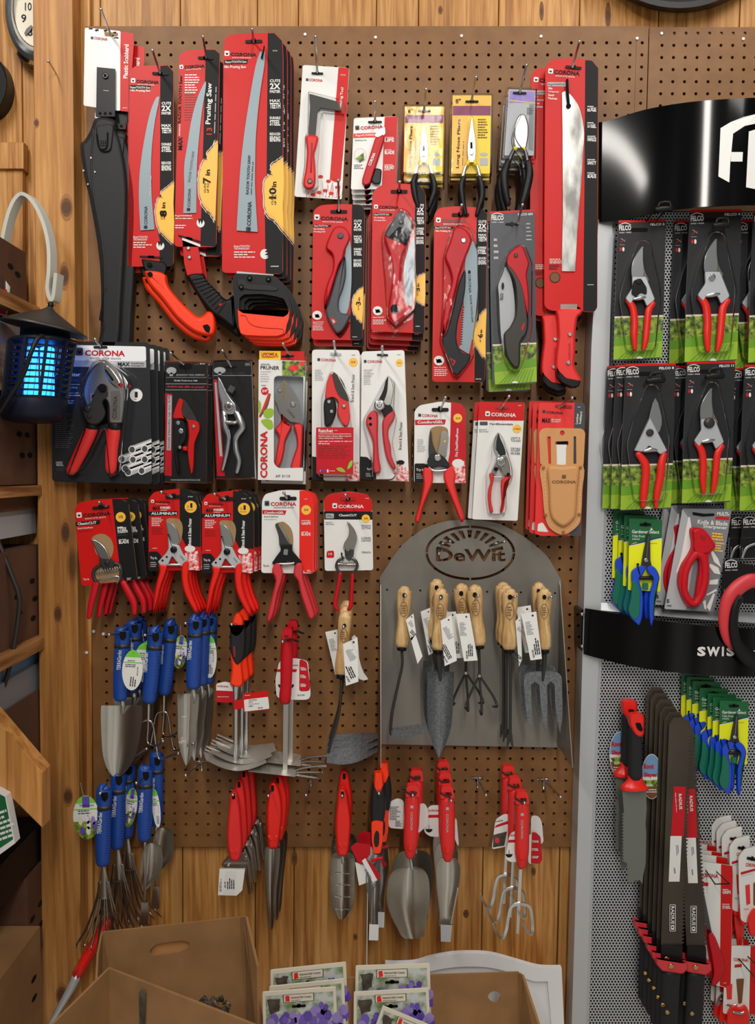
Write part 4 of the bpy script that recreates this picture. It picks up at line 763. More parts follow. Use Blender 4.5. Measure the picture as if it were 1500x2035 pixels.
p.tube([(388, 1430, 8), (410, 1380, 9), (430, 1330, 9), (452, 1275, 10)], 'rub', d=.0782, n=5, fl=.2); p.tube([(390, 1420, 8), (432, 1360, 8), (455, 1275, 7)], 'brn', d=.0784, n=5, fl=.2)
for o in ('410,1390 440,1370 480,1375 478,1420 440,1440 412,1425', '390,1450 430,1440 470,1450 478,1500 450,1515 410,1480', '380,1310 398,1340 392,1390 378,1410'): p.ink(rnd(q(o), 16), 'lime', 4)
p.txt('CORONA', 438, 1832, 310, 48, 'red', 90, .03, d=.0786); p.txt('AP 3110', 490, 1828, 98, 16, 'gry', 0, .01, d=.0782)
p = t.p('blade'); p.poly(cr(q('540,1190 580,1215 620,1270 640,1330 645,1400 560,1390 545,1330'), 3, True), 'satin', d=.07, th=.002); p.poly(q('495,1325 560,1310 640,1330 655,1470 590,1460 520,1400'), 'satin', d=.0715, th=.0015, r=12); p.disc(607, 1346, 18, 'silv', d=.0715, h=.003); p.txt('CORONA', 565, 1385, 72, 16, 'dsteel', -50, .01, d=.0716)
p = t.p('anvil'); p.poly(q('540,1190 552,1195 545,1320 530,1330 495,1335 490,1310 505,1250'), 'satin', d=.0705, th=.004, r=5); p.ink(q('540,1200 552,1195 546,1318 538,1320'), 'brass', 1, d=.0706); p.disc(520, 1252, 14, 'silv', d=.0705, h=.003); p.disc(540, 1443, 12, 'silv', d=.0735, h=.003)
p = t.p('handle'); p.puff(cr(q('535,1400 545,1455 590,1480 598,1500 560,1580 550,1650 530,1730 500,1765 486,1750 500,1640 512,1560 488,1510 520,1470'), 3, True), 'rub', d=.068, h=.009, ins=12)
p = t.p('handle'); p.puff(cr(q('610,1480 668,1480 672,1560 668,1660 660,1760 640,1775 592,1765 610,1690 632,1620 625,1540'), 3, True), 'rub', d=.068, h=.009, ins=12)
p = t.p('window', 'clear plastic window'); p.poly(q('478,1152 677,1158 675,1770 478,1770'), 'clear', d=.0768, th=.0004)
t.end(); t.stack([(10, 24, .026)]); hook(541, 944, 590, 1030, .06, 'holding the white pruner box')
# ratchet + branch & stem
t = T('pruner_pack', 'red ratchet pruner on a white card with red text panel', 'pruner', (888, 1010), .066, n=2)
p = t.p('card'); p.poly(q('733,982 1048,985 1046,1852 732,1845'), 'white', r=24); slot(p, 890, 1012, 74, 16, -4, 'lgry'); corona(p, 768, 1058, 124, 18, 'crim', -2, 'gry', .02); p.ink(ell(1006, 1066, 30, 30), 'gold', 2); p.txt('3/4', 992, 1072, 28, 14, 'brn', 0, .02); fine(p, 995, 1020, 32, 1, 7, 'gry')
fine(p, 752, 1120, 64, 7, 11, 'lgry'); p.txt('Branch & Stem Pruner', 1010, 1330, 185, 22, 'gry', 88, .0); p.ink(q('733,1690 800,1700 810,1850 733,1845'), 'ink', 2)
p.ink(wob(q('940,1790 990,1750 1040,1730 1046,1850 950,1850'), 10), 'splat', 3)
p = t.p('text_panel', 'red printed panel'); p.d = .086; p.poly(q('760,1498 1008,1497 1006,1810 762,1806'), 'crim', d=.086, th=.001, r=8); p.txt('Ratchet', 776, 1532, 96, 24, 'white', 0, .02); fine(p, 880, 1520, 34, 1, 7, 'white'); p.ink(rect(776, 1540, 992, 1543), 'white', 1)
for i, s in enumerate(('Ratchet action reduces effort required', 'when cutting larger branches', 'Lightweight tool suitable for right and', 'left hand use')): p.txt(s, 776, 1562+i*14+(i > 1)*6, len(s)*5.7, 11, 'white', 0, .02)
fine(p, 776, 1625, 215, 6, 15, 'dred'); p.ink(rect(780, 1778, 796, 1794), 'blue', 2); p.ink(rect(799, 1778, 815, 1794), 'bblue', 2); p.ink(rect(832, 1776, 842, 1796), 'white', 2); p.txt('f', 785, 1792, 6, 12, 'white'); fine(p, 848, 1788, 44, 1, 8, 'white')
p.ink(cr(q('895,1768 930,1765 955,1795 910,1788'), 3, True), 'lime', 3); p.ink(cr(q('968,1775 978,1735 1000,1715 995,1755'), 3, True), 'lgrn', 3)
p = t.p('blade'); p.poly(cr(q('868,1142 905,1150 945,1210 972,1300 975,1325 920,1310 885,1240'), 3, True), 'gun', d=.075, th=.002)
p = t.p('body', 'red anvil arm'); p.puff(cr(q('862,1140 840,1170 825,1240 822,1310 870,1300 905,1330 900,1400 930,1470 965,1488 985,1440 980,1340 920,1300 890,1240 875,1180'), 3, True), 'rub', d=.073, h=.007, ins=6); p.disc(944, 1356, 13, 'silv', d=.081, h=.003)
p = t.p('ratchet'); p.puff(cr(q('830,1300 880,1310 895,1380 880,1440 860,1480 820,1490 812,1420 810,1340'), 3, True), 'black', d=.0735, h=.009, ins=10); [p.disc(x, y, 13, 'silv', d=.0825, h=.003) for x, y in q('845,1328 862,1392')]
blister(t, q('850,1120 900,1130 985,1300 1000,1500 1005,1830 770,1830 790,1500 790,1300'), .019, .0665, 24); t.end(); t.stack([(4, 6, .022)]); hook(878, 930, 890, 1012, .066, 'holding the ratchet pruner cards')
t = T('pruner_pack', 'bypass pruner with coral red grips on a plain white card', 'pruner', (1200, 1018), .066, n=2)
p = t.p('card'); p.poly(q('1062,995 1345,985 1375,1855 1052,1840'), 'white', r=22); slot(p, 1200, 1018, 74, 13, -2); corona(p, 1076, 1070, 124, 17, 'crim', 0, 'gry', .02); p.ink(ell(1312, 1070, 24, 25), 'gold', 2); fine(p, 1296, 1072, 32, 1, 9, 'brn'); fine(p, 1296, 1018, 26, 1, 6, 'gry')
fine(p, 1076, 1120, 66, 4, 12, 'lgry'); fine(p, 1076, 1165, 66, 5, 12, 'lgry'); p.txt('Branch & Stem Pruner', 1326, 1646, 185, 20, 'ink', 88, .0); p.ink(q('1052,1690 1100,1695 1150,1750 1160,1850 1052,1842'), 'ink', 2, r=8); p.txt('Try It.', 1096, 1785, 36, 18, 'white', 2, .02); fine(p, 1090, 1805, 40, 3, 9, 'lgry')
p.ink(wob(q('1262,1780 1300,1750 1345,1750 1375,1790 1375,1856 1290,1850'), 10), 'splat', 3); p.ink(wob(ell(1320, 1730, 26, 16, 10), 5, 1), 'ink', 3)
p = t.p('blade'); p.puff(cr(q('1238,1165 1270,1210 1270,1280 1250,1350 1210,1345 1205,1330 1225,1270 1232,1210'), 3, True), 'satin', d=.077, h=.003, ins=4)
p = t.p('counter_blade'); p.puff(cr(q('1238,1160 1222,1180 1205,1250 1170,1320 1145,1350 1200,1400 1220,1460 1250,1440 1270,1380 1240,1340 1215,1330 1232,1270'), 3, True), 'black', d=.072, h=.006, ins=5)
p = t.p('pivot'); p.disc(1180, 1350, 38, 'silv', d=.08, h=.006); p.disc(1180, 1350, 18, 'satin', d=.085, h=.003); [p.disc(x, y, 10, 'silv', d=.0785, h=.003) for x, y in q('1248,1418 1224,1450')]
p = t.p('handle'); p.puff(cr(q('1130,1388 1165,1400 1172,1460 1170,1560 1178,1700 1190,1770 1180,1800 1140,1795 1135,1700 1135,1600 1110,1530 1088,1470 1100,1420'), 3, True), 'pink', d=.071, h=.011, ins=14); [p.disc(x, y, 11, 'dark', d=.0815, h=.001) for x, y in q('1118,1438 1120,1478')]
p = t.p('handle'); p.puff(cr(q('1270,1385 1285,1410 1275,1450 1245,1500 1240,1560 1255,1620 1262,1690 1290,1765 1260,1768 1225,1700 1205,1600 1198,1510 1205,1440'), 3, True), 'pink', d=.071, h=.011, ins=12)
blister(t, q('1235,1140 1290,1200 1280,1380 1300,1440 1270,1600 1310,1790 1270,1850 1130,1850 1120,1700 1065,1450 1150,1300'), .022, .0665, 26); t.end(); t.stack([(-12, 4, .024)]); hook(1197, 964, 1200, 1018, .066, 'holding the white coral gripped pruner cards')
# dry deadwood pruner, pocket pruner, leather scabbards
F(730, 780, .3)
def tryit(p, x, y, w, h): p.ink([(x, y), (x+w*.7, y), (x+w, y+h*.25), (x+w, y+h), (x, y+h)], 'ink', 2, r=12); p.txt('Try It.', x+w*.1, y+h*.42, w*.55, h*.16, 'white', -2, .02); fine(p, x+w*.12, y+h*.58, w*.5, 3, h*.1, 'lgry')
t = T('pruner_pack', 'single white and red card with deadwood pruner and faded red grips', 'pruner', (482, 114), .066)
p = t.p('card'); p.poly(q('312,120 345,85 480,60 620,75 650,115 652,600 308,598'), 'white', r=20, edge='kraft'); p.ink(q('554,62 620,75 650,115 652,600 540,590 535,450 545,400'), 'crim', 1, r=5)
slot(p, 482, 114, 112, 24); corona(p, 336, 160, 130, 19, 'crim', -2, 'gry', .02); p.ink(q('314,182 520,178 512,212 316,216'), 'crim', 1); p.txt('ComfortGEL', 332, 207, 170, 19, 'white', 1, .03); p.ink(ell(598, 170, 29, 30), 'gold', 2); p.txt('3/4', 584, 178, 30, 14, 'brn', 0, .02)
fine(p, 330, 315, 58, 8, 11, 'lgry'); p.txt('Dry, DeadWoodPruner', 602, 425, 190, 22, 'white', 88, .02); tryit(p, 312, 470, 100, 128); p.ink(wob(ell(600, 470, 40, 30, 12), 6, 1), 'white', 3); p.ink(wob(q('560,500 640,450 650,598 570,590'), 10), 'splat', 2)
p.poly(cr(q('425,235 470,222 515,230 535,260 530,360 510,440 420,440 405,350 410,270'), 3, True), 'kraft', d=.0665, th=.0005)
p = t.p('anvil_jaw'); p.puff(cr(q('420,250 430,330 455,400 455,440 412,445 405,350'), 3, True), 'gun', d=.069, h=.004, ins=3)
p = t.p('blade'); p.poly(cr(q('495,255 535,275 530,370 510,430 465,420 480,340'), 3, True), 'satin', d=.074, th=.002); p.disc(512, 325, 7, 'gold', d=.0742, h=.001)
p = t.p('body', 'black pivot body'); p.puff(cr(q('410,420 455,400 500,420 540,470 545,500 480,490 430,500 390,490 395,460'), 3, True), 'blk2', d=.071, h=.008, ins=8); p = t.p('pivot'); p.disc(465, 432, 24, 'silv', d=.079, h=.004)
p = t.p('spring'); p.tube([(395, 470, 7), (425, 512, 9), (470, 520, 10), (522, 512, 9)], 'silv', d=.076)
p = t.p('handle'); p.puff(cr(q('375,500 420,502 435,545 432,600 400,680 370,760 345,855 325,862 316,835 345,740 370,620 365,550'), 3, True), 'rub', d=.068, h=.012, ins=13, th=.006)
p = t.p('handle'); p.puff(cr(q('525,500 560,490 585,540 580,610 605,710 640,820 636,850 618,858 590,790 550,690 510,590 505,540'), 3, True), 'rub', d=.068, h=.012, ins=13, th=.006)
t.end(); hook(516, 34, 484, 116, .066, 'holding the deadwood pruner card')
t = T('pruner_pack', 'narrow white card with red header and small pocket pruner', 'pruner', (893, 98), .068, n=2)
p = t.p('card'); p.poly(q('742,60 1042,66 1028,300 994,850 694,840'), 'white', r=12, edge='white'); p.ink(q('742,60 1041,66 1036,187 732,184'), 'red', 1, r=8); corona(p, 780, 156, 205, 25, 'white', -2, 'white', .03); slot(p, 893, 100, 88, 14, -3, 'dred'); fine(p, 998, 88, 32, 1, 7, 'white'); fine(p, 820, 170, 120, 1, 8, 'dred')
p.ink(rect(744, 193, 796, 217), 'gry', 2, r=4) if False else p.ink(rnd(rect(744, 193, 796, 217), 5), 'gry', 2); p.txt('YardEssentials', 806, 214, 158, 13, 'gry', -1, .02); p.ink(ell(990, 241, 30, 28), 'gold', 2); p.txt('1/2in', 970, 247, 42, 12, 'brn', 0, .02); p.txt('Branch &', 741, 250, 48, 8, 'gry'); p.txt('Stem Pruner', 741, 263, 62, 8, 'gry')
for y, s, h in ((306, 'LIGHT &', 12), (326, 'TOUGH', 16), (376, 'PORTABLE', 12), (392, 'POCKET', 14), (411, 'PRUNER', 15)): p.txt(s, 950, y, 62, h, 'gry', -2, .01)
p = t.p('blade'); p.puff(cr(q('868,270 878,300 905,360 915,410 880,415 858,380 856,320'), 3, True), 'blk2', d=.074, h=.004, ins=4); p = t.p('counter_blade'); p.puff(cr(q('864,268 835,320 838,380 865,430 880,410 850,370 846,320'), 3, True), 'silv', d=.072, h=.003, ins=3)
p = t.p('body'); p.puff(cr(q('860,420 920,420 945,500 940,550 900,545 870,490 850,545 820,530 850,460'), 3, True), 'satin', d=.074, h=.006, ins=6); p.disc(934, 543, 12, 'dark', d=.08, h=.003); p.disc(852, 508, 14, 'dark', d=.08, h=.003)
p = t.p('pivot'); p.disc(886, 458, 34, 'silv', d=.08, h=.005); p.disc(886, 458, 16, 'satin', d=.0845, h=.002); p = t.p('spring'); p.tube([(840, 560, 7), (890, 562, 7)], 'silv', d=.08, k=1)
p = t.p('handle'); p.puff(cr(q('808,535 835,545 834,590 822,650 820,720 832,780 825,798 808,785 798,700 800,640 815,590'), 3, True), 'rub', d=.073, h=.008, ins=8)
p = t.p('handle'); p.puff(cr(q('952,548 945,575 915,600 908,670 910,730 900,780 885,800 878,780 888,720 884,640 888,580 915,560'), 3, True), 'rub', d=.073, h=.008, ins=8)
blister(t, q('860,250 900,290 965,500 965,580 925,640 925,800 870,815 800,810 785,700 785,520 820,450 825,320'), .018, .0685, 30); t.end(); t.stack([(-22, -2, .02)]); hook(938, 26, 880, 104, .068, 'holding the pocket pruner cards')
t = T('leather_scabbard_pack', 'tan stitched leather pruner scabbard on a red card', 'scabbard', (1300, 92), .07, n=3)
p = t.p('card'); p.poly(q('1135,66 1430,68 1442,90 1436,400 1412,950 1150,950 1108,935 1130,200'), 'rub', r=16); p.ink(q('1372,68 1428,69 1442,90 1436,400 1410,952 1340,950 1360,500'), 'gry', 1, r=6); slot(p, 1300, 92, 112, 18, -4, 'dred'); corona(p, 1158, 136, 138, 16, 'ink', -4, 'gry', .02)
p.txt('MAX', 1156, 200, 58, 32, 'ink', -2, .03); p.txt('PERFORMANCE', 1218, 184, 62, 9, 'white', -1); p.txt('DURABILITY', 1220, 197, 60, 9, 'white', -1); p.txt('Leather', 1392, 210, 72, 15, 'white', 84, .02); p.txt('Scabbard', 1414, 210, 82, 15, 'white', 84, .02); fine(p, 1392, 98, 30, 1, 8, 'white'); p.ink(rnd(q('1130,870 1160,860 1200,925 1125,920'), 10), 'white', 2)
p = t.p('belt_flap', 'tan leather belt flap'); p.poly(rnd(q('1150,245 1175,235 1420,238 1443,262 1430,490 1145,480 1136,270'), 20), 'leather', d=.074, th=.003, holes=[ell(1290, 268, 16, 17, 14), rnd(q('1195,290 1214,292 1216,480 1200,478 1190,300'), 7), rnd(q('1366,288 1382,292 1384,476 1364,480'), 7), rnd(q('1245,325 1330,322 1333,345 1318,360 1316,488 1254,486 1252,352 1243,340'), 8)])
p = t.p('belt_clip', 'shiny steel clip'); p.poly(q('1250,345 1320,345 1316,495 1252,492'), 'white', d=.0725, th=.001); p.ink(q('1254,322 1326,320 1326,344 1254,346'), 'dark', 1, d=.0705)
p = t.p('pouch'); o = cr(q('1150,485 1290,480 1428,485 1422,650 1415,800 1395,880 1300,942 1210,900 1175,810 1160,650'), 4, True); p.poly(o, 'leather', d=.0765, th=.003)
p.puff(cr(q('1195,495 1290,490 1400,495 1392,650 1385,780 1370,840 1300,892 1230,850 1205,780 1200,640'), 4, True), 'leather', d=.0765, h=.010, ins=22); corona(p, 1222, 598, 0.01, 0.01, 'brn'); p.d = .0868; p.txt('CORONA', 1222, 602, 160, 20, 'brn', 0, .02); p.ink(rnd(rect(1288, 546, 1315, 570), 5), 'brn', 1)
p.d = .0765
for s in (0, 1):
    pts = cr([(1172, 510), (1180, 650), (1192, 800), (1225, 880), (1300, 925)] if not s else [(1414, 510), (1408, 650), (1400, 800), (1378, 875), (1300, 925)], 6)
    for a, b in zip(pts[::1], pts[1::1]): p.tube([(a[0], a[1], 1.6), ((a[0]*.4+b[0]*.6), (a[1]*.4+b[1]*.6), 1.6)], 'stitch', d=.077, n=4, k=1)
[t.p('rivet').disc(x, y, 11, 'brass', d=.0765, h=.004) for x, y in q('1166,498 1410,497 1180,812 1402,808 1298,926')]
t.end(); t.stack([(-24, -4, .02), (-38, -22, .04)]); hook(1356, 36, 1270, 96, .07, 'holding the leather scabbard cards')
# ================================================================== FOURTH ROW
F(0, 850, .3)
t = T('pruner_pack', 'leftmost low red card with curved blade snips and twisted spring', 'pruner', (665, 525), .10, n=4)
p = t.p('card'); p.poly(q('492,545 520,495 640,475 800,472 850,495 910,1005 830,1018 540,1050'), 'red', r=26, edge='kraft', th=.003); p.ink(q('742,472 800,472 850,496 910,1004 820,1018 790,900'), 'ink', 1, r=4)
slot(p, 668, 528, 115, 20, 6); corona(p, 508, 598, 228, 24, 'ink', 5, 'white', .03, 'white'); p.ink(q('500,627 665,610 660,640 502,652'), 'ink', 1); p.txt('ClassicCUT', 514, 646, 125, 18, 'white', 4, .03); p.txt('Branch & StemPruner', 516, 673, 100, 12, 'white', 4, .01); fine(p, 518, 690, 100, 1, 9, 'dred', 5)
p.ink(ell(799, 592, 33, 33), 'gold', 2); p.txt('1/2', 788, 600, 26, 18, 'ink', 4, .03); p.txt('STEEL', 778, 688, 66, 26, 'white', 4, .03); p.txt('STRENGTH', 780, 700, 66, 13, 'white', 4, .02); fine(p, 776, 662, 62, 1, 12, 'white', 4); p.txt('BLADE', 788, 770, 66, 24, 'white', 5, .03); fine(p, 786, 744, 64, 1, 9, 'white', 4); fine(p, 776, 715, 70, 1, 8, 'gry', 4); p.txt('Try It.', 551, 1015, 42, 16, 'white', 4, .02); fine(p, 840, 1000, 30, 2, 8, 'white', 5)
p.poly(cr(q('606,735 640,708 690,705 735,740 752,800 735,860 700,880 640,840 620,780'), 3, True), 'kraft', d=.1005, th=.0004); p.poly(q('625,930 790,905 805,1020 640,1030'), 'kraft', d=.1005, th=.0004, r=10)
p = t.p('blade'); p.puff(cr(q('606,742 650,752 700,800 728,870 700,878 660,862 632,800'), 3, True), 'silv', d=.106, h=.002, ins=5)
p = t.p('body'); p.puff(cr(q('660,865 735,870 760,900 740,935 690,940 665,905'), 3, True), 'gun', d=.104, h=.005, ins=5); p = t.p('pivot'); p.disc(708, 896, 16, 'dsteel', d=.109, h=.004)
p = t.p('bow'); p.tube([(680, 900, 12), (630, 935, 12), (618, 980, 12), (640, 1025, 12)], 'gun', d=.103, cap=0); p.tube([(740, 895, 12), (790, 910, 12), (803, 950, 12), (795, 1015, 12)], 'gun', d=.103, cap=0)
p = t.p('spring')
for i in range(10): p.tube([(640+i*16, 975-i*3, 3.2, .104), (648+i*16, 948-i*3, 3.2, .109), (655+i*16, 973-i*3, 3.2, .104)], 'silv', n=5, k=2)
p.tube([(650, 1010, 6), (780, 985, 6), (775, 1030, 4)], 'silv', d=.107, n=6)
p = t.p('handle'); p.tube([(638, 1025, 22), (622, 1090, 23), (600, 1180, 20), (588, 1258, 15)], 'crim', d=.102, fl=.7)
p = t.p('handle'); p.tube([(815, 1025, 20), (850, 1090, 24), (885, 1160, 22), (890, 1230, 16)], 'crim', d=.102, fl=.7)
t.end(); t.stack([(42, 2, .02), (64, -4, .04), (76, 0, .055)]); hook(656, 494, 705, 520, .10, 'through the leftmost low red cards')
def maxforged(ox, oy, lab, n, offs, what):
    t = T('pruner_pack', lab, 'pruner', (1150+ox, 460+oy), .095, n=n); F(ox*.3, 850+oy*.3, .3)
    p = t.p('card'); p.poly(q('985,470 1020,425 1170,404 1250,410 1295,440 1328,540 1330,945 1050,945 985,950'), 'red', r=20, edge='kraft', th=.003); p.ink(q('1190,405 1250,410 1295,440 1328,540 1328,790 1230,780 1190,700'), 'ink', 1, r=6)
    slot(p, 1150, 458, 110, 24); corona(p, 1000, 497, 130, 14, 'ink', -2, 'white', .02, 'white'); p.txt('MAX', 1012, 546, 48, 26, 'ink', 0, .03); p.txt('FORGED', 1062, 538, 66, 16, 'white', 0, .04); fine(p, 1062, 548, 62, 1, 8, 'white'); p.ink(q('984,556 1178,552 1172,582 984,584'), 'ink', 1); p.txt('ALUMINUM', 1001, 577, 168, 18, 'white', 0, .03)
    fine(p, 1004, 602, 76, 5, 12, 'white'); fine(p, 1004, 668, 74, 4, 12, 'dred'); p.ink(ell(1263, 524, 40, 40), 'gold', 2); p.txt('1', 1260, 530, 14, 30, 'ink', 0, .04); fine(p, 1240, 520, 18, 2, 9, 'brn'); fine(p, 1236, 545, 52, 1, 9, 'brn'); p.txt('RP 4230', 1246, 460, 30, 7, 'white')
    p.txt('Branch & Stem Pruner', 1266, 780, 180, 22, 'white', 89, .03); fine(p, 1010, 800, 48, 1, 8, 'white'); p.ink(wob(ell(1258, 802, 36, 22, 12), 5, 1), 'white', 4); p.ink(wob(q('1225,830 1310,815 1322,945 1250,945 1240,880'), 8), 'splat', 3); tryit(p, 986, 820, 84, 130)
    p.poly(cr(q('1100,610 1150,600 1190,610 1210,660 1200,740 1180,780 1130,760 1110,700'), 3, True), 'kraft', d=.0955, th=.0004)
    p = t.p('blade'); p.puff(cr(q('1100,622 1140,635 1175,680 1190,740 1180,770 1130,760 1112,700'), 3, True), 'silv', d=.098, h=.003, ins=4)
    p = t.p('body', 'grey metal body'); p.puff(rnd(q('1110,690 1140,770 1185,775 1215,840 1248,880 1200,925 1160,880 1140,850 1115,905 1075,930 1042,890 1100,830 1115,800'), 12), 'alu', d=.099, h=.005, ins=6)
    p = t.p('pivot'); p.disc(1149, 808, 22, 'black', d=.104, h=.006, dome=.7); [p.disc(x, y, 7, 'dark', d=.104, h=.001) for x, y in q('1104,856 1076,880')]; p.txt('CORONA', 1190, 850, 40, 8, 'gry', -50, d=.1045)
    p = t.p('spring'); p.tube([(1095, 912, 6), (1130, 908, 9), (1180, 908, 9), (1205, 904, 6)], 'silv', d=.102)
    p = t.p('handle'); p.puff(cr(q('1052,905 1105,915 1100,960 1065,1060 1045,1160 1030,1225 1015,1225 1015,1150 1035,1030 1055,950'), 3, True), 'hred', d=.097, h=.012, ins=12, th=.006)
    p = t.p('handle'); p.puff(cr(q('1205,905 1245,880 1252,940 1250,1010 1275,1110 1305,1180 1310,1222 1290,1225 1250,1160 1215,1080 1200,990'), 3, True), 'hred', d=.097, h=.012, ins=12, th=.006)
    t.end(); t.stack(offs); hook(1068, 426, 1140, 460, .095, what)
maxforged(0, 0, 'forged metal pruner on a red and black card left of its twin stack', 4, [(8, 4, .02), (14, 6, .038), (22, 8, .052)], 'through the left of the two matching red and black pruner stacks')
maxforged(353, 14, 'forged metal pruner on a red and black card right of its twin stack', 4, [(22, -4, .02), (36, -6, .036), (-4, 0, .05)], 'through the right of the two matching red and black pruner stacks')
F(400, 940, .25333)
t = T('pruner_pack', 'black bodied pruner with salmon gel grips on a white and orange red card', 'pruner', (680, 200), .09, n=3)
p = t.p('card'); p.poly(q('476,215 500,165 620,135 800,138 860,165 882,220 878,788 470,784'), 'white', r=24, edge='kraft', th=.003); p.ink(q('770,138 800,138 860,165 882,220 877,786 810,780 768,660'), 'hred', 1, r=5)
slot(p, 680, 200, 134, 28); corona(p, 496, 258, 250, 30, 'crim', 0, 'gry', .03); p.txt('SEASON AFTER SEASON', 568, 276, 160, 9, 'gry'); p.ink(q('478,290 668,294 656,328 478,322'), 'red', 1); p.txt('ComfortGEL', 494, 318, 155, 18, 'white', -1, .03); p.txt('Branch & StemPruner', 492, 348, 112, 12, 'gry', 0); fine(p, 492, 366, 110, 1, 10, 'lgry')
p.ink(ell(822, 290, 38, 38), 'gold', 2); p.txt('3/4', 806, 298, 32, 18, 'brn', 0, .03); fine(p, 806, 206, 36, 1, 8, 'white'); p.txt('GRIPS', 785, 406, 72, 24, 'white', 0, .03); fine(p, 785, 376, 70, 2, 13, 'white'); p.txt('BLADE', 785, 492, 72, 24, 'white', 0, .03); fine(p, 785, 466, 70, 1, 13, 'white'); p.txt('Try It.', 485, 740, 46, 20, 'ink', 0, .02); fine(p, 828, 765, 34, 2, 10, 'white')
p.poly(cr(q('578,405 620,385 650,385 700,430 720,500 710,590 620,580 605,480'), 3, True), 'kraft', d=.0905, th=.0004)
p = t.p('blade'); p.puff(cr(q('580,405 615,400 650,460 690,540 695,600 620,590 605,490'), 3, True), 'dsteel', d=.093, h=.003, ins=4); p.ink(q('600,400 618,402 655,460 695,560 680,540 640,470'), 'silv', 1, d=.0965)
p = t.p('body', 'black body'); p.puff(rnd(q('618,560 715,560 715,610 750,650 790,700 740,730 680,690 620,730 550,710 590,650 622,610'), 12), 'black', d=.094, h=.007, ins=8); p = t.p('emblem'); p.poly(rnd(q('648,598 680,598 676,645 642,640'), 8), 'silv', d=.102, th=.001)
p = t.p('spring'); p.tube([(610, 712, 9), (670, 714, 13), (728, 705, 9)], 'silv', d=.099); p = t.p('handle'); p.puff(cr(q('575,712 610,705 640,770 635,840 600,950 575,1080 540,1165 512,1160 525,1080 560,940 580,840 552,770'), 3, True), 'pink', d=.092, h=.013, ins=15, th=.006)
p = t.p('handle'); p.puff(cr(q('735,720 775,700 800,740 800,820 830,920 870,1040 890,1120 850,1150 820,1080 780,960 755,850 722,800'), 3, True), 'pink', d=.092, h=.013, ins=15, th=.006)
t.end(); t.stack([(14, 0, .022), (22, 0, .042)]); hook(648, 156, 672, 200, .09, 'through the white and orange red pruner cards')
t = T('pruner_pack', 'single card with red header and steel snips in red dipped handles', 'pruner', (1150, 200), .07)
p = t.p('card'); p.poly(q('960,205 1000,165 1150,145 1300,165 1338,215 1348,762 968,768'), 'white', r=22, edge='kraft'); p.ink(q('961,205 1000,165 1150,146 1300,165 1338,215 1340,302 962,300'), 'red', 1, r=16); p.ink(q('962,300 1340,302 1342,366 964,364'), 'ink', 1)
slot(p, 1150, 204, 120, 24, 0, 'dred'); corona(p, 1028, 276, 248, 27, 'white', 0, 'white', .03); p.ink(rnd(rect(975, 318, 1040, 356), 8), 'lgry', 2); fine(p, 982, 334, 52, 2, 11, 'ink'); p.txt('ClassicCUT', 1078, 340, 142, 18, 'white', 0, .03); p.ink(ell(1290, 358, 33, 33), 'gold', 3); p.txt('3/4', 1277, 364, 28, 15, 'brn', 0, .03, 4); fine(p, 1286, 200, 34, 1, 8, 'white')
p.txt('Branch &', 976, 392, 48, 9, 'gry'); p.txt('Stem Pruner', 976, 406, 66, 9, 'gry')
for y, s, h in ((420, 'PRECISION', 13), (440, 'CUTTING', 16), (520, 'LONG', 18), (538, 'LASTING', 14), (630, 'STRENGTH', 14)): p.txt(s, 1256, y, 72, h, 'gry', 0, .01)
p.ink(rnd(q('985,612 1040,608 1042,665 980,665'), 14), 'crim', 2); p.txt('5 YR', 996, 645, 30, 18, 'white', 0, .02)
p = t.p('blade'); p.puff(cr(q('1142,382 1165,395 1205,450 1222,520 1200,600 1180,620 1118,600 1120,550 1150,500 1158,440'), 3, True), 'satin', d=.074, h=.003, ins=5)
p = t.p('body'); p.puff(rnd(q('1120,595 1200,595 1195,650 1165,690 1130,670'), 12), 'dsteel', d=.073, h=.005, ins=6); p = t.p('pivot'); p.disc(1148, 622, 22, 'dsteel', d=.079, h=.003); p.disc(1148, 622, 10, 'gun', d=.0815, h=.001)
p = t.p('bow'); p.tube([(1120, 660, 10), (1072, 690, 11), (1060, 740, 11), (1095, 790, 11)], 'dsteel', d=.075, cap=0); p.tube([(1165, 660, 10), (1212, 690, 11), (1222, 740, 11), (1185, 790, 11)], 'dsteel', d=.075, cap=0)
p = t.p('spring'); p.tube([(1075, 715, 13), (1205, 718, 13)], 'satin', d=.077, k=1)
for i in range(11): p.tube([(1085+i*11, 702, 2), (1085+i*11, 730, 2)], 'gun', d=.0805, n=4, k=1)
p = t.p('cable_tie'); p.tube([(1100, 630, 7), (1105, 660, 4), (1112, 690, 3)], 'dark', d=.082, n=6)
p = t.p('handle'); p.tube([(1090, 790, 15), (1075, 880, 15), (1055, 980, 16), (1050, 1040, 18), (1068, 1070, 14)], 'crim', d=.075)
p = t.p('handle'); p.tube([(1186, 795, 13), (1182, 880, 14), (1176, 980, 15), (1172, 1040, 17), (1155, 1068, 13)], 'crim', d=.075)
t.end(); hook(1130, 172, 1150, 204, .07, 'holding the single red headed snips card')
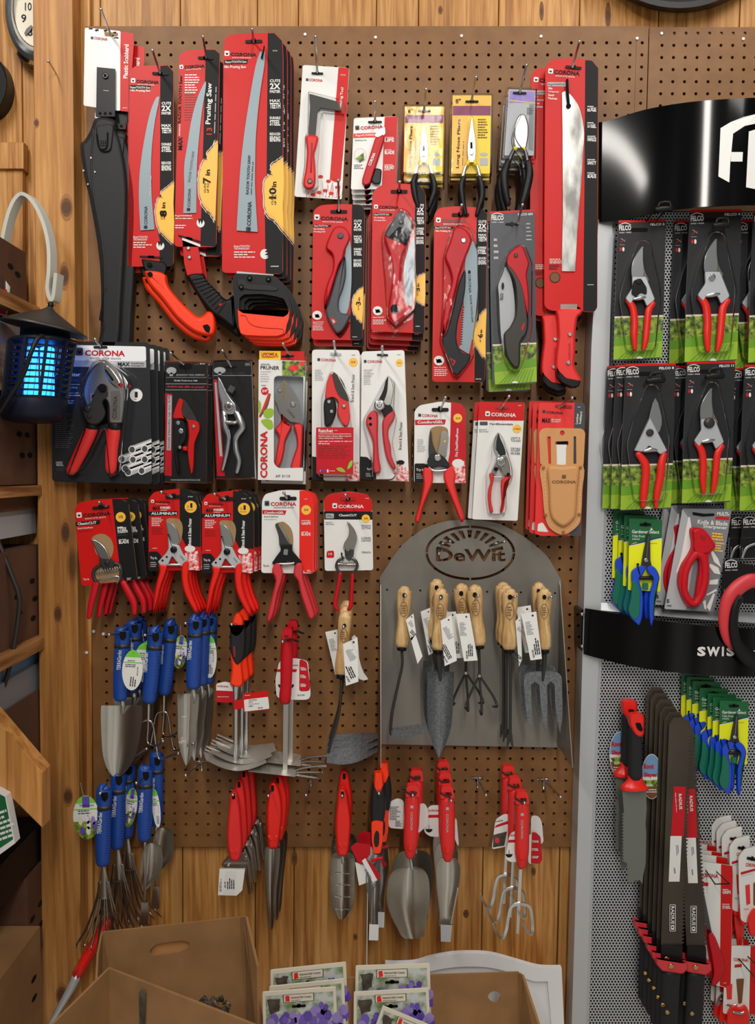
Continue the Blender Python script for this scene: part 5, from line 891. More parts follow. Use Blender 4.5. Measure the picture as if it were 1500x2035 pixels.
# ================================================================== HAND TOOLS ON THE PEGBOARD
def blade(p, prof, m, d, c=.012, tilt=0., th=.0014, nu=9, skew=0, lip=0):
    """trowel blade: rows (y, xc, half width), edges curl towards the viewer by c"""
    prof = cr(prof, 4); y0 = prof[0][0]; y1 = prof[-1][0]; rows = []; hm = max(z[2] for z in prof)
    for y, xc, hw in prof:
        v = (y-y0)/(y1-y0); r_ = []
        for i in range(nu):
            u = -1+2*i/(nu-1); r_.append((xc+u*hw, y, d+tilt*v+c*(abs(u)**2)*(hw/hm)**1.2+lip*v*v))
        rows.append(r_)
    p.grid(rows, m, th)
F(130, 1200, .23333)
def bluegrip(t, top, bot, r, d, hole, word, wx, wy, ln=0):
    """ribbed blue handle with a hanging eye and a grey collar band; top/bot are (x, y)"""
    (x0, y0), (x1, y1) = top, bot; L = y1-y0; X = lambda v: x0+(x1-x0)*v; p = t.p('handle'); p.d = d
    p.tube([(X(.03), y0+r*.8, r*.8), (X(.1), y0+L*.1, r), (X(.26), y0+L*.26, r*.98), (X(.29), y0+L*.29, r*.92), (X(.32), y0+L*.32, r), (X(.6), y0+L*.6, r*1.03), (X(.85), y0+L*.85, r), (X(1), y1, r*.9)], 'blue', d=d, fl=.75, n=14)
    for i in range(18):
        v = .38+i*.031; p.tube([(X(v)+r*.1, y0+L*v, 2.4), (X(v)+r*.75, y0+L*v, 2.4)], 'blue', d=d+U(r)*.62, n=5, k=1)
    p = t.p('collar_band'); p.tube([(X(.275), y0+L*.275, r*1.02), (X(.325), y0+L*.325, r*1.03)], 'gun', d=d, fl=.77, n=14, k=1, cap=0)
    p = t.p('hanging_eye'); a = y0+L*hole; p.ink(rnd([(X(hole)-r*.42, a-r*.45), (X(hole)+r*.5, a-r*.5), (X(hole)+r*.5, a+r*.3), (X(hole)+r*.1, a+r*.75), (X(hole)-r*.3, a+r*.5)], r*.2), 'dark', 1, d=d+U(r)*.77)
    p = t.p('brand_print'); p.txt('TERRAGarden', wx, wy, L*.27, r*.52, 'white', 87, .01, d=d+U(r)*.77)
def tag(t, cx, cy, rx, ry, rot=0, d=.1, pic=False, kind='grn'):
    p = t.p('price_tag', 'oval tag with flower picture' if pic else 'white oval tag with green top'); p.d = d
    c, s = math.cos(R(rot)), math.sin(R(rot)); g = lambda a, b: (cx+a*c+b*s, cy-a*s+b*c)
    p.poly([g(*z) for z in ell(0, 0, rx, ry, 28)], 'white', d=d, th=.0006); E = ell(0, 0, rx, ry, 40, 40, 140)
    p.ink([g(*z) for z in E], 'lgrn', 1); p.ink([g(*z) for z in ((-rx*.88, -ry*.40), (rx*.88, -ry*.40), (rx*.9, -ry*.35), (-rx*.9, -ry*.35))], 'lgrn', 1); p.disc(*g(0, -ry*.86), 3, 'dark', d=d+.0003, h=.0004, n=8)
    if pic:
        p.ink([g(*z) for z in ell(0, 0, rx, ry, 40, 190, 350)], 'foliage', 1); p.ink([g(*z) for z in ((-rx*.25, -ry*.96), (rx*.3, -ry*.96), (rx*.3, -ry*.45), (-rx*.25, -ry*.45))], 'purple', 2); p.txt('TERRAGarden', *g(-rx*.5, -ry*.5), rx*1.1, ry*.1, 'ink', rot, .0)
        for a, b, m_ in ((.1, .1, 'flowers'), (.15, .35, 'white'), (.1, .6, 'white'), (-.45, .15, 'cream'), (-.35, .6, 'purple'), (.6, .4, 'purple'), (.5, .15, 'lilac')): p.ink([g(rx*a+z[0], ry*b+z[1]) for z in wob(ell(0, 0, rx*.17, ry*.2, 10), rx*.05, 1)], m_, 3)
        fine(p, *g(-rx*.6, -ry*.28), rx*1.2, 2, ry*.11, 'gry', rot)
    else:
        fine(p, *g(-rx*.5, -ry*.45), rx*.9, 1, ry*.08, 'gry', rot); fine(p, *g(-rx*.7, -ry*.25), rx*1.4, 2, ry*.09, 'gry', rot); p.txt('$16.99', *g(rx*.55, ry*.25), ry*.42, rx*.12, 'ink', rot+88, .02); fine(p, *g(-rx*.1, ry*.8), ry*.5, 3, rx*.22, 'ink', rot+86)
    q_ = t.p('tag_string'); q_.tube([(*g(0, -ry*.86), 1.2, d), (*g(-rx*.2, -ry*1.2), 1.2, d-.004), (*g(-rx*.3, -ry*1.6), 1.2, d-.01)], 'lgry', n=4)
# wide trowels
t = T('hand_trowel', 'wide stainless trowel with blue handle and white oval tag', 'trowel', (480, 260), .085, n=3)
bluegrip(t, (488, 165), (468, 795), 66, .088, .16, 'x', 470, 565)
p = t.p('neck'); p.tube([(480, 790, 22, .088), (485, 850, 22, .09), (480, 930, 12, .082)], 'silv', n=10)
p = t.p('blade', 'polished stainless blade'); blade(p, [(866, 478, 172), (900, 478, 176), (1000, 476, 174), (1150, 470, 162), (1290, 458, 138), (1400, 445, 92), (1460, 437, 45), (1482, 434, 6)], 'steel', .078, .02, .004)
tag(t, 570, 565, 88, 172, -3, .108); t.end(); t.stack([(62, -34, .03), (78, -40, .052)]); hook(372, 262, 480, 250, .085, 'holding the wide blue handled trowels')
# cultivator
t = T('hand_cultivator', 'three pronged hand cultivator with blue handle', 'cultivator', (760, 270), .085, n=2)
bluegrip(t, (775, 178), (712, 815), 66, .088, .16, 'x', 695, 588)
p = t.p('shaft'); p.tube([(710, 815, 14, .088), (708, 900, 13, .088), (706, 990, 14, .088)], 'steel', n=8)
for s_, e_ in (((706, 990), [(640, 1020, 9, .088), (610, 1180, 9, .088), (595, 1290, 9, .09), (640, 1270, 9, .11), (690, 1235, 13, .135)]), ((706, 990), [(704, 1060, 9, .085), (700, 1180, 9, .085), (760, 1210, 9, .10), (830, 1170, 14, .125)]), ((706, 990), [(745, 1030, 10, .088), (770, 1200, 10, .09), (800, 1325, 10, .092), (880, 1300, 10, .11), (960, 1275, 14, .135)])):
    p = t.p('prong'); p.tube([(s_[0], s_[1], 10, .088)]+e_, 'satin', n=8)
t.end(); t.stack([(98, -38, .03)]); hook(678, 266, 760, 268, .085, 'holding the blue handled cultivators')
# transplanters
t = T('transplant_trowel', 'narrow stainless transplanting trowel with depth marks and blue handle', 'trowel', (1090, 170), .095, n=3)
bluegrip(t, (1110, 80), (1085, 695), 62, .098, .16, 'x', 1070, 480)
p = t.p('neck'); p.tube([(1085, 695, 20, .098), (1095, 780, 20, .098), (1100, 860, 10, .088)], 'silv', n=10)
p = t.p('blade', 'polished stainless blade'); blade(p, [(765, 1040, 80), (800, 1045, 92), (950, 1042, 85), (1050, 1036, 78), (1150, 1035, 75), (1260, 1032, 52), (1340, 1030, 24), (1378, 1030, 4)], 'steel', .086, .018, .006)
for y in (960, 1168): p.ink(rect(990, y, 1030, y+4), 'white', 1, d=.103)
t.end(); t.stack([(40, 4, .03), (80, 10, .05)]); hook(1022, 166, 1090, 165, .095, 'holding the narrow blue handled trowels')
F(130, 1200, .23333)
t = T('hang_tag', 'oval flower picture tag left of the narrow blue trowels', 'tag', (960, 420), .06); tag(t, 975, 410, 62, 142, -6, .06, True); t.end()
t = T('hang_tag', 'white oval price tag right of the narrow blue trowels', 'tag', (1230, 440), .06); tag(t, 1228, 450, 60, 182, 0, .06); t.end()
t = T('hang_tag', 'white oval price tag right of the blue cultivators', 'tag', (890, 540), .06); tag(t, 890, 545, 22, 170, -4, .05); t.end()
# lower blue tools
F(100, 1500, .26288)
t = T('shrub_rake', 'small fan rake with blue handle and flower picture tag', 'rake', (400, 300), .10, n=3)
bluegrip(t, (408, 210), (397, 810), 60, .102, .17, 'x', 385, 600)
p = t.p('neck'); p.tube([(400, 815, 14, .102), (402, 860, 20, .1), (405, 960, 38, .098), (408, 1080, 56, .096)], 'satin', fl=.3, n=10)
for i in range(9):
    u = (i-4)/4; xe = 408+u*200+(25 if u > 0 else 0); ye = 1530-abs(u)*70
    p = t.p('tine'); p.tube([(405+u*36, 960, 8, .1), (408+u*56, 1080, 8, .098), (408+u*130, 1300, 8, .095), (xe, ye-40, 8, .10), (xe+14+u*24, ye, 8, .118)], 'satin' if i % 3 else 'gun', fl=.25, n=6)
tag(t, 272, 474, 100, 166, 3, .112, True); t.end(); t.stack([(72, -78, .03), (120, -120, .055)], ('price_tag', 'tag_string')); hook(376, 292, 395, 285, .10, 'holding the blue handled fan rakes')
t = T('garden_scoop', 'narrow scoop and weeder with blue handle and side wing blade', 'weeder', (710, 175), .09, n=2)
bluegrip(t, (720, 60), (712, 625), 56, .093, .17, 'x', 697, 440)
p = t.p('shaft'); p.tube([(714, 625, 13), (716, 860, 12), (712, 1110, 11)], 'satin', d=.093, n=8); p = t.p('chisel_tip'); p.poly(q('690,1115 740,1118 740,1290 672,1288'), 'steel', d=.094, th=.003, r=4)
p = t.p('curved_blade'); blade(p, [(668, 770, 25), (700, 775, 62), (800, 768, 82), (900, 755, 72), (980, 728, 38), (1032, 705, 8)], 'steel', .085, .02, 0, nu=8); 
t.end(); t.stack([(58, -72, .028)]); hook(650, 213, 710, 165, .09, 'holding the blue handled weeders')
t = T('hang_tag', 'slim white oval tag beside the blue handled weeder', 'tag', (800, 400), .09); tag(t, 800, 405, 30, 146, 6, .085); t.end()
t = T('hang_tag', 'dark flower picture tag between the two lower blue handles', 'tag', (600, 420), .05); tag(t, 605, 400, 50, 150, -8, .06, True); t.end()
# hoes
F(380, 1180, .26667)
t = T('hoe_cultivator', 'orange and black handled hoe with broad curved blade and fork', 'hand hoe', (330, 240), .075, n=3)
p = t.p('handle', 'orange handle'); p.puff(cr(q('330,150 365,150 390,200 388,300 370,400 375,520 388,640 380,685 340,700 292,680 288,650 298,560 290,450 295,330 305,210'), 3, True), 'orange', d=.076, h=.014, ins=16, th=.012)
p = t.p('grip', 'black rubber grip'); p.puff(cr(q('297,225 306,272 330,300 352,290 372,262 396,220 404,300 402,400 392,470 350,535 312,505 290,430 286,330'), 3, True), 'blk2', d=.0775, h=.0155, ins=14, th=.013); p.txt('CORONA', 330, 470, 80, 14, 'rub', 93, .01, d=.0935); p = t.p('hanging_eye'); p.ink(rnd(q('310,218 345,222 350,270 318,262'), 10), 'dred', 1, d=.0925)
p = t.p('shaft'); p.tube([(333, 690, 28), (333, 780, 20), (332, 1000, 18), (330, 1280, 18)], 'silv', d=.08, n=10)
p = t.p('hoe_blade'); p.grid([[(110+(560-110)*u-20*(1-v), 1180+v*60+u*20+70*math.sin(math.pi*u)*(.4+.6*v), .062+v*.055) for u in [i/10 for i in range(11)]] for v in (0, .33, .66, 1)], 'hoe', .002)
for i in range(3): p = t.p('tine'); p.grid([[(110-i*8+u*140, 1130+i*24+u*60+v*14, .06-i*.006) for u in (0, .3, .6, 1)] for v in (0, 1)], 'hoe', .002)
p = t.p('tag', 'red and white wrap tag'); p.poly(q('316,800 400,780 400,850 316,866'), 'red', d=.0875, th=.0006); p.poly(q('386,742 574,724 580,862 390,884'), 'red', d=.088, th=.0006); p.d = .088; p.ink(rnd(q('392,790 572,768 582,856 398,878'), 8), 'white', 1)
for i, s in enumerate(('TRAXTEND', 'HOE 3T', 'Top Row Rotate', 'OMEN')): p.txt(s, 428, 798+i*15, (60, 30, 80, 34)[i], 9, 'ink', 3, .01)
p.txt('$9.99', 498, 858, 34, 12, 'ink', 3, .02); fine(p, 400, 760, 60, 1, 9, 'white', 4); p = t.p('tag', 'white and red ring tag'); p.d = .07; p.poly(rnd(q('186,670 250,655 310,668 312,812 186,806'), 14), 'white', d=.07, th=.001); p.ink(rnd(q('186,720 312,726 312,812 186,806'), 8), 'crim', 1); p.txt('CORONA', 192, 694, 85, 13, 'crim', -3, .03); fine(p, 196, 770, 90, 1, 9, 'white')
t.end(); t.stack([(30, -20, .022), (52, -34, .045)], ('tag',)); hook(300, 228, 335, 240, .075, 'holding the orange and black handled hoes')
t = T('hoe_cultivator', 'all red handled hoe with wide blade and three forked tines', 'hand hoe', (710, 330), .08, n=2)
p = t.p('handle'); p.tube([(712, 290, 34), (708, 340, 38), (712, 400, 46), (710, 540, 46), (706, 680, 44), (700, 760, 46), (698, 800, 40)], 'crim', d=.082, fl=.75, n=12); p.poly(rnd(q('676,276 690,262 740,262 752,285 748,350 676,350'), 10), 'crim', d=.094, th=.02, holes=[q('694,310 722,310 722,345 690,348')])
p = t.p('cord'); p.tube([(715, 345, 7, .098), (750, 338, 8, .1), (775, 350, 8, .098), (798, 355, 6, .094)], 'black', n=6)
p = t.p('shaft'); p.tube([(706, 820, 26), (703, 1000, 25), (700, 1340, 24)], 'steel', d=.084, n=4, k=1, cap=0, fl=.6)
p = t.p('hoe_blade'); p.grid([[(430+(780-430)*u+v*-6+(1-v)*70*(1-u), 1235+v*90+u*40, .055+v*.06) for u in (0, .25, .5, .75, 1)] for v in (0, .5, 1)], 'hoe', .002)
for i in range(3): p = t.p('tine'); p.tube([(770, 1320+i*15, 12, .08), (830, 1300+i*30, 11, .085), (945, 1285+i*45, 11, .095), (1005-i*28, 1287+i*46, 11, .1)], 'satin', fl=.4, n=6)
p = t.p('card_tag', 'white and red rounded tag'); p.d = .07; p.poly(rnd(q('655,500 770,478 870,500 890,760 870,790 760,790 636,775 626,640'), 30), 'white', d=.07, th=.0008); p.ink(rnd(q('806,484 862,505 886,690 880,725 804,728'), 22), 'crim', 1); p.ink(q('636,562 790,562 782,584 636,582'), 'crim', 1)
for y, s in ((572, 'TANG'), (628, 'STEEL'), (694, 'GRIP')): p.txt(s, 812, y, 44, 18, 'white', 0, .03); fine(p, 812, y-20, 40, 1, 9, 'white')
p.ink(ell(706, 676, 60, 42, 16, 180, 360), 'ink', 2); p.txt('$12.99', 792, 762, 52, 12, 'ink', 0, .02); p.txt('CORONA', 752, 540, 44, 13, 'crim', 0, .03)
t.end(); t.stack([(28, -38, .03)], ('card_tag',)); hook(680, 356, 708, 322, .08, 'holding the red handled hoes')
# wooden handled hand hoes
def ashgrip(t, top, bot, r, d, hole=.15, m='ashwood'):
    (x0, y0), (x1, y1) = top, bot; L = y1-y0; X = lambda v: x0+(x1-x0)*v
    p = t.p('handle', 'pale ash wood handle'); p.tube([(X(.04), y0+r*.7, r*.72), (X(.12), y0+L*.12, r), (X(.3), y0+L*.3, r), (X(.48), y0+L*.48, r*.82), (X(.62), y0+L*.62, r*.78), (X(.8), y0+L*.8, r*.95), (X(.96), y0+L*.96, r*.92)], m, d=d, fl=.85, n=14)
    if L: p.ink(ell(X(hole), y0+L*hole, r*.28, r*.34, 12), 'dark', 1, d=d+U(r)*.86)
    e = t.p('stamp'); e.d = d+U(r)*.84
    o, i_ = ell(X(.4), y0+L*.4, r*.55, r*1.05, 18), ell(X(.4), y0+L*.4, r*.48, r*.97, 18)
    A = [P(*z, e.d) for z in o]+[P(*z, e.d) for z in i_]; e.add(A, [(i, (i+1) % 18, 18+(i+1) % 18, 18+i) for i in range(18)], 'brn'); fine(e, X(.4)-r*.35, y0+L*.4-r*.4, r*.7, 4, r*.32, 'brn', 0, 1)
    f = t.p('ferrule', 'black ferrule'); f.tube([(X(.98), y0+L*.98, r*.66), (X(1.07), y0+L*1.07, r*.66)], 'black', d=d, n=12, k=1, cap=0)
def slip(t, pts, d=.1, rot=80, price='$28.99'):
    p = t.p('paper_tag', 'white paper tag'); p.d = d; p.poly(q(pts), 'paper', d=d, th=.0004); (a, b, c, e) = q(pts)[:4]
    L = math.hypot(e[0]-a[0], e[1]-a[1]); W = math.hypot(b[0]-a[0], b[1]-a[1]); an = math.degrees(math.atan2(-(b[1]-a[1]), b[0]-a[0]))
    ux, uy = (b[0]-a[0])/W, (b[1]-a[1])/W; vx, vy = (e[0]-a[0])/L, (e[1]-a[1])/L; g = lambda u, v: (a[0]+ux*W*u+vx*L*v, a[1]+uy*W*u+vy*L*v)
    fine(p, *g(.15, .2), W*.5, 9, L*.032, 'gry', an, hh=.3); p.disc(*g(.72, .07), W*.07, 'gun', d=d+.0003, h=.0004, n=10); fine(p, *g(.45, .9), L*.36, 3, W*.13, 'ink', an+90-176+180 if False else an-90+180, hh=.55); p.txt(price, *g(.32, .95), L*.16, W*.13, 'ink', an+90, .02)
t = T('hand_hoe', 'wooden handled hand hoe with long bent neck and dark curved blade', 'hand hoe', (1140, 245), .08, n=3)
ashgrip(t, (1150, 120), (1115, 595), 50, .085, .25)
p = t.p('neck'); p.tube([(1118, 640, 12), (1112, 800, 11), (1085, 960, 10), (1040, 1110, 10), (1018, 1200, 10), (1010, 1240, 10)], 'gun', d=.085, n=8)
p = t.p('blade', 'dark forged blade'); p.grid([[(1008+u*380, 1150+v*(95+u*18*0)-u*15+70*math.sin(math.pi*(u*.85+.1))*(v*.6)-u*u*60*v, .075+v*.035-u*.01) for u in [i/8 for i in range(9)]] for v in (0, .33, .66, 1)], 'forged', .002)
slip(t, '1130,375 1238,325 1245,655 1152,686', .102); t.end(); t.stack([(2, -28, .02), (4, -56, .04)], ('paper_tag',))
t = T('paper_tag', 'white printed paper tag behind the wooden hoe handles', 'tag', (1040, 430), .05); F(380, 1180, .26667); slip(t, '998,285 1092,265 1090,600 1072,602', .055); t.end()
t = T('paper_tag', 'curled white paper tag right of the wooden hoe handles', 'tag', (1250, 480), .06); p = t.p('paper_tag'); p.poly(cr(q('1196,325 1238,330 1250,480 1285,590 1318,636 1250,635 1225,500'), 2, True), 'paper', d=.06, th=.0005); t.end()
hook(1134, 246, 1136, 240, .08, 'holding the wooden handled hand hoes')
# ------------------------------------------------------------------ bottom row, red tools
F(400, 1500, .26667)
def redgrip(t, o, d, m='hred', hole=None, ins=18):
    p = t.p('handle', 'red moulded handle'); p.puff(cr(q(o), 3, True), m, d=d, h=.016, ins=ins, th=.012)
    if hole: e = t.p('hanging_eye'); e.ink(rnd([(hole[0]-10, hole[1]-26), (hole[0]+12, hole[1]-26), (hole[0]+14, hole[1]+20), (hole[0]-10, hole[1]+22)], 9), 'dark', 1, d=d+.0165)
    return p
t = T('red_mini_rake', 'red handled bent blade hand tool with white tags at its neck', 'hand tool', (238, 310), .095, n=4)
p = redgrip(t, '240,270 272,300 290,420 300,560 305,690 285,780 245,796 210,770 190,660 192,520 205,380 212,300', .095, 'rub', (238, 310)); p.tube([(225, 705, 14), (236, 730, 14)], 'rub', d=.108, n=8); p.tube([(262, 705, 14), (256, 730, 14)], 'rub', d=.108, n=8)
p = t.p('head', 'grey steel head'); p.puff(rnd(q('205,760 320,720 350,800 378,1040 350,1050 320,880 250,840 180,850 145,820'), 14), 'satin', d=.085, h=.004, ins=6, th=.012); p.disc(200, 835, 16, 'silv', d=.09, h=.003); p.disc(330, 770, 16, 'silv', d=.09, h=.003)
p = t.p('paper_tag', 'stack of white tags'); p.d = .102; p.poly(q('136,850 325,852 305,1010 262,1050 124,1046'), 'paper', d=.102, th=.004, edge='lgry'); p.ink(rnd(q('182,866 262,870 250,1044 160,1040'), 8), 'white', 1); fine(p, 200, 1000, 90, 4, 15, 'ink', 90, 3, .5); p.txt('$9.99', 184, 990, 46, 12, 'ink', 90, .02); fine(p, 140, 1020, 110, 2, 9, 'gry', 90)
t.end(); t.stack([(26, -52, .024), (48, -96, .048), (72, -140, .07)], ('paper_tag',)); hook(235, 298, 240, 300, .095, 'holding the four red bent blade tools')
t = T('soil_knife', 'slim pointed steel trowel with red handle', 'trowel', (530, 245), .09, n=3)
p = redgrip(t, '530,205 565,225 595,330 602,450 590,570 570,690 535,702 500,690 488,580 484,450 492,330 505,235', .09, 'hred', (528, 252)); p.tube([(508, 605, 16), (520, 635, 15)], 'hred', d=.103, n=8); p.tube([(560, 605, 16), (550, 635, 15)], 'hred', d=.103, n=8)
p = t.p('blade', 'narrow polished blade'); blade(p, [(685, 530, 52), (740, 528, 58), (850, 525, 52), (1000, 520, 40), (1150, 520, 28), (1260, 521, 18), (1302, 522, 8)], 'satin', .082, .014, .004)
t.end(); t.stack([(26, -20, .026), (36, -36, .05)]); hook(499, 305, 530, 235, .09, 'holding the slim pointed red handled trowels')
t = T('transplant_trowel', 'round ended marked trowel with red handle', 'trowel', (1050, 300), .10, n=2)
p = redgrip(t, '1048,250 1082,275 1102,380 1115,500 1108,620 1090,740 1050,760 1015,745 1002,640 997,500 1008,370 1018,275', .10, 'hred', (1050, 300)); p.tube([(1030, 662, 15), (1040, 690, 14)], 'hred', d=.113, n=8); p.tube([(1075, 662, 15), (1066, 690, 14)], 'hred', d=.113, n=8)
p = t.p('neck'); p.tube([(1052, 755, 12), (1054, 800, 14)], 'silv', d=.1, n=8, k=1)
p = t.p('blade', 'polished blade with depth marks'); blade(p, [(725, 1052, 45), (765, 1053, 88), (900, 1053, 90), (1050, 1052, 88), (1140, 1050, 76), (1200, 1050, 45), (1226, 1050, 12)], 'satin', .088, .018, .004)
for y in (886, 972, 1060, 1152): t.p('depth_mark').tube([(1000, y, 3, .098), (1040, y, 3, .0925), (1050, y+8, 3, .092), (1060, y, 3, .0925), (1105, y, 3, .098)], 'silv', n=5, k=1)
t.end(); t.stack([(8, -88, .035)]); hook(1050, 306, 1050, 290, .10, 'holding the round ended red handled trowels')
t = T('hand_weeder', 'orange and black handled serrated weeder with taped tip', 'weeder', (1322, 250), .095, n=2)
p = t.p('handle', 'orange and black handle'); p.puff(cr(q('1322,190 1355,205 1362,240 1375,340 1370,440 1355,520 1345,700 1325,740 1285,735 1268,640 1265,520 1262,400 1270,260 1285,205'), 3, True), 'blk2', d=.095, h=.016, ins=18, th=.012)
p = t.p('orange_cap'); p.puff(rnd(q('1288,130 1350,130 1360,230 1335,295 1310,295 1282,240'), 14), 'orange', d=.096, h=.0165, ins=12, th=.012); p = t.p('orange_base'); p.poly(rnd(q('1268,500 1300,490 1355,500 1350,640 1335,735 1285,738 1270,640'), 16), 'orange', d=.1125, th=.02, holes=[cr(q('1305,565 1325,590 1322,670 1300,692 1286,660 1288,600'), 3, True)])
p = t.p('blade', 'bright serrated blade'); blade(p, [(740, 1305, 25), (800, 1296, 50), (900, 1290, 64), (980, 1290, 60), (1080, 1288, 42), (1180, 1285, 32), (1270, 1284, 34)], 'silv', .095, .012, 0); p.tube([(1278, 1260, 2.5), (1284, 990, 3), (1300, 975, 3)], 'gun', d=.1, n=5, k=1)
p = t.p('tape', 'clear tape on the tip'); p.poly(q('1252,1265 1322,1268 1318,1384 1248,1382'), 'plast', d=.108, th=.001)
p = t.p('tag', 'red and white neck tag'); p.d = .112; p.poly(rnd(q('1112,690 1150,655 1262,670 1260,740 1190,820 1160,790'), 10), 'crim', d=.108, th=.001); p.poly(q('1196,790 1222,770 1312,935 1275,948'), 'paper', d=.112, th=.0006); p.ink(q('1222,770 1262,800 1340,905 1312,935'), 'crim', 1); fine(p, 1222, 850, 100, 2, 10, 'gry', -58); p.poly(q('1145,800 1230,830 1240,950 1175,975'), 'paper', d=.104, th=.0006); p.tube([(1270, 790, 12), (1320, 775, 14), (1350, 770, 12)], 'crim', d=.114, n=6, fl=.4)
t.end(); t.stack([(44, -34, .03)]); hook(1323, 288, 1323, 240, .095, 'holding the orange and black weeders')
F(750, 1500, .26667)
def capgrip(t, x0, y0, x1, y1, r, d, word=True):
    """red handle with squared hanging end, print and thumb rest"""
    L = y1-y0; X = lambda v: x0+(x1-x0)*v
    p = t.p('handle', 'red handle'); p.poly(rnd([(X(0)-r*.72, y0), (X(0)+r*.72, y0), (X(.1)+r*.95, y0+L*.16), (X(.1)-r*.95, y0+L*.16)], r*.35), 'rub', d=d+U(r)*.6, th=U(r)*1.1, holes=[[(X(.08)-r*.3, y0+L*.075), (X(.08)+r*.45, y0+L*.07), (X(.08)+r*.45, y0+L*.145), (X(.08)-r*.3, y0+L*.15)]])
    p.tube([(X(.17), y0+L*.17, r*.94), (X(.3), y0+L*.3, r), (X(.6), y0+L*.6, r*1.0), (X(.8), y0+L*.8, r*.95), (X(.95), y0+L*.95, r*.62)], 'rub', d=d, fl=.8, n=14)
    e = t.p('thumb_rest'); e.tube([(X(.72), y0+L*.72, r*.5), (X(.82), y0+L*.82, r*.5), (X(.87), y0+L*.87, r*.45)], 'hred', d=d+U(r)*.52, fl=.5, n=10)
    e = t.p('brand_print'); e.d = d+U(r)*.82; e.txt('CORONA', X(.35)-r*.18, y0+L*.36, L*.25, r*.32, 'pink' if not word else 'lgry', -90, .02); e.ink(rnd(rect(X(.3)-r*.2, y0+L*.27, X(.3)+r*.2, y0+L*.31), 4), 'lgry', 1)
    e = t.p('cord'); e.tube([(X(.1)-r*.9, y0+L*.08, 6, d+U(r)*.7), (X(.1)-r*.1, y0+L*.12, 7, d+U(r)*.9), (X(.1)+r*.5, y0+L*.1, 7, d+U(r)*.8)], 'black', n=6)
t = T('soil_scoop', 'broad deep steel scoop with red printed handle', 'scoop', (258, 290), .095, n=2)
capgrip(t, 262, 230, 242, 778, 56, .1)
p = t.p('shaft'); p.tube([(246, 775, 12), (258, 850, 14)], 'silv', d=.1, n=8, k=1)
p = t.p('scoop', 'deep steel scoop'); blade(p, [(838, 240, 55), (860, 236, 110), (930, 232, 150), (1080, 228, 160), (1200, 236, 135), (1300, 252, 100), (1345, 262, 88), (1372, 268, 60)], 'steel', .08, .05, 0, nu=13)
t.end(); t.stack([(36, -66, .035)]); hook(262, 302, 250, 285, .095, 'holding the two broad red handled scoops')
t = T('root_knife', 'serrated steel digging knife with red printed handle and taped tip', 'garden knife', (530, 300), .095, n=3)
capgrip(t, 520, 238, 524, 802, 56, .1)
p = t.p('blade', 'serrated steel blade'); blade(p, [(770, 525, 60), (840, 528, 88), (980, 525, 80), (1100, 515, 56), (1280, 512, 44)], 'steel', .088, .012, 0, nu=9)
for i in range(26):
    v = i/26; x = 600-v*52; y = 1000+v*270; p.poly([(x-6, y-5), (x+7, y), (x-6, y+5)], 'steel', d=.098, th=.0015)
p = t.p('tape', 'white tape on the tip'); p.poly(q('470,1270 556,1275 545,1395 472,1392'), 'lgry', d=.102, th=.002); t.end(); t.stack([(-6, -56, .03), (-12, -112, .055)]); hook(548, 342, 528, 290, .095, 'holding the red handled digging knives')
t = T('hand_cultivator', 'three pronged flat steel cultivator with red printed handle', 'cultivator', (1085, 350), .10, n=3)
capgrip(t, 1080, 280, 1075, 852, 55, .105)
p = t.p('shaft'); p.tube([(1065, 850, 16), (1058, 1000, 17), (1048, 1200, 17), (1042, 1330, 14)], 'steel', d=.105, n=4, k=1, cap=0, fl=.6)
p = t.p('prong'); p.tube([(1065, 1110, 16, .108), (1000, 1130, 16, .108), (975, 1210, 16, .108), (960, 1300, 16, .108), (930, 1370, 15, .112), (890, 1330, 14, .12), (862, 1260, 10, .13)], 'silv', n=4, fl=.35)
p = t.p('prong'); p.tube([(1065, 1110, 16, .108), (1130, 1130, 16, .108), (1150, 1210, 16, .108), (1155, 1300, 16, .108), (1140, 1340, 15, .112), (1110, 1300, 14, .12), (1080, 1250, 10, .13)], 'satin', n=4, fl=.35)
t.end(); t.stack([(-34, -62, .03), (-70, -120, .055)]); hook(1095, 358, 1082, 335, .10, 'holding the red handled cultivators')
def cardtag(lab, o, red, d, word=False, pic=False):
    t = T('card_tag', lab, 'tag', q(o)[0], d); p = t.p('card_tag'); p.d = d; p.poly(rnd(q(o), 26), 'white', d=d, th=.0008); x0 = min(a for a, b in q(o)); y0 = min(b for a, b in q(o)); W = max(a for a, b in q(o))-x0; H = max(b for a, b in q(o))-y0
    if red: p.ink(rnd(q(red), 10), 'crim', 1)
    if word:
        for y, s in ((655, 'TANG'), (715, 'STEEL'), (772, 'GRIP')): p.txt(s, 1150, y, 50, 18, 'white', 0, .03)
    if pic == 1: fine(p, x0+W*.1, y0+H*.3, W*.7, 9, H*.05, 'gry', 0); fine(p, x0+W*.45, y0+H*.75, W*.4, 5, H*.04, 'ink')
    if pic == 2: p.txt('CORONA', x0+W*.25, y0+H*.2, W*.7, 15, 'crim', 0, .03); p.ink(ell(x0+W*.3, y0+H*.75, 26, 26, 16, 180, 360), 'ink', 1); p.tube([(x0+W*.3, y0+H*.62, 2), (x0+W*.3, y0+H*.78, 4)], 'gun', d=d, n=4, k=1)
    if pic == 3: p.txt('CORONA', x0+W*.2, y0+H*.25, W*.45, 9, 'ink', 12, .03); p.ink([(x0+10, y0+H*.6), (x0+W-20, y0+H*.5), (x0+W-40, y0+H*.9), (x0+8, y0+H*.95)], 'dust', 1); p.ink(wob(ell(x0+W*.3, y0+H*.75, 18, 22, 10), 6, 1), 'pink', 2)
    p.txt('x', x0+W*.5, y0+H*.5, .1, .1, 'white'); t.end()
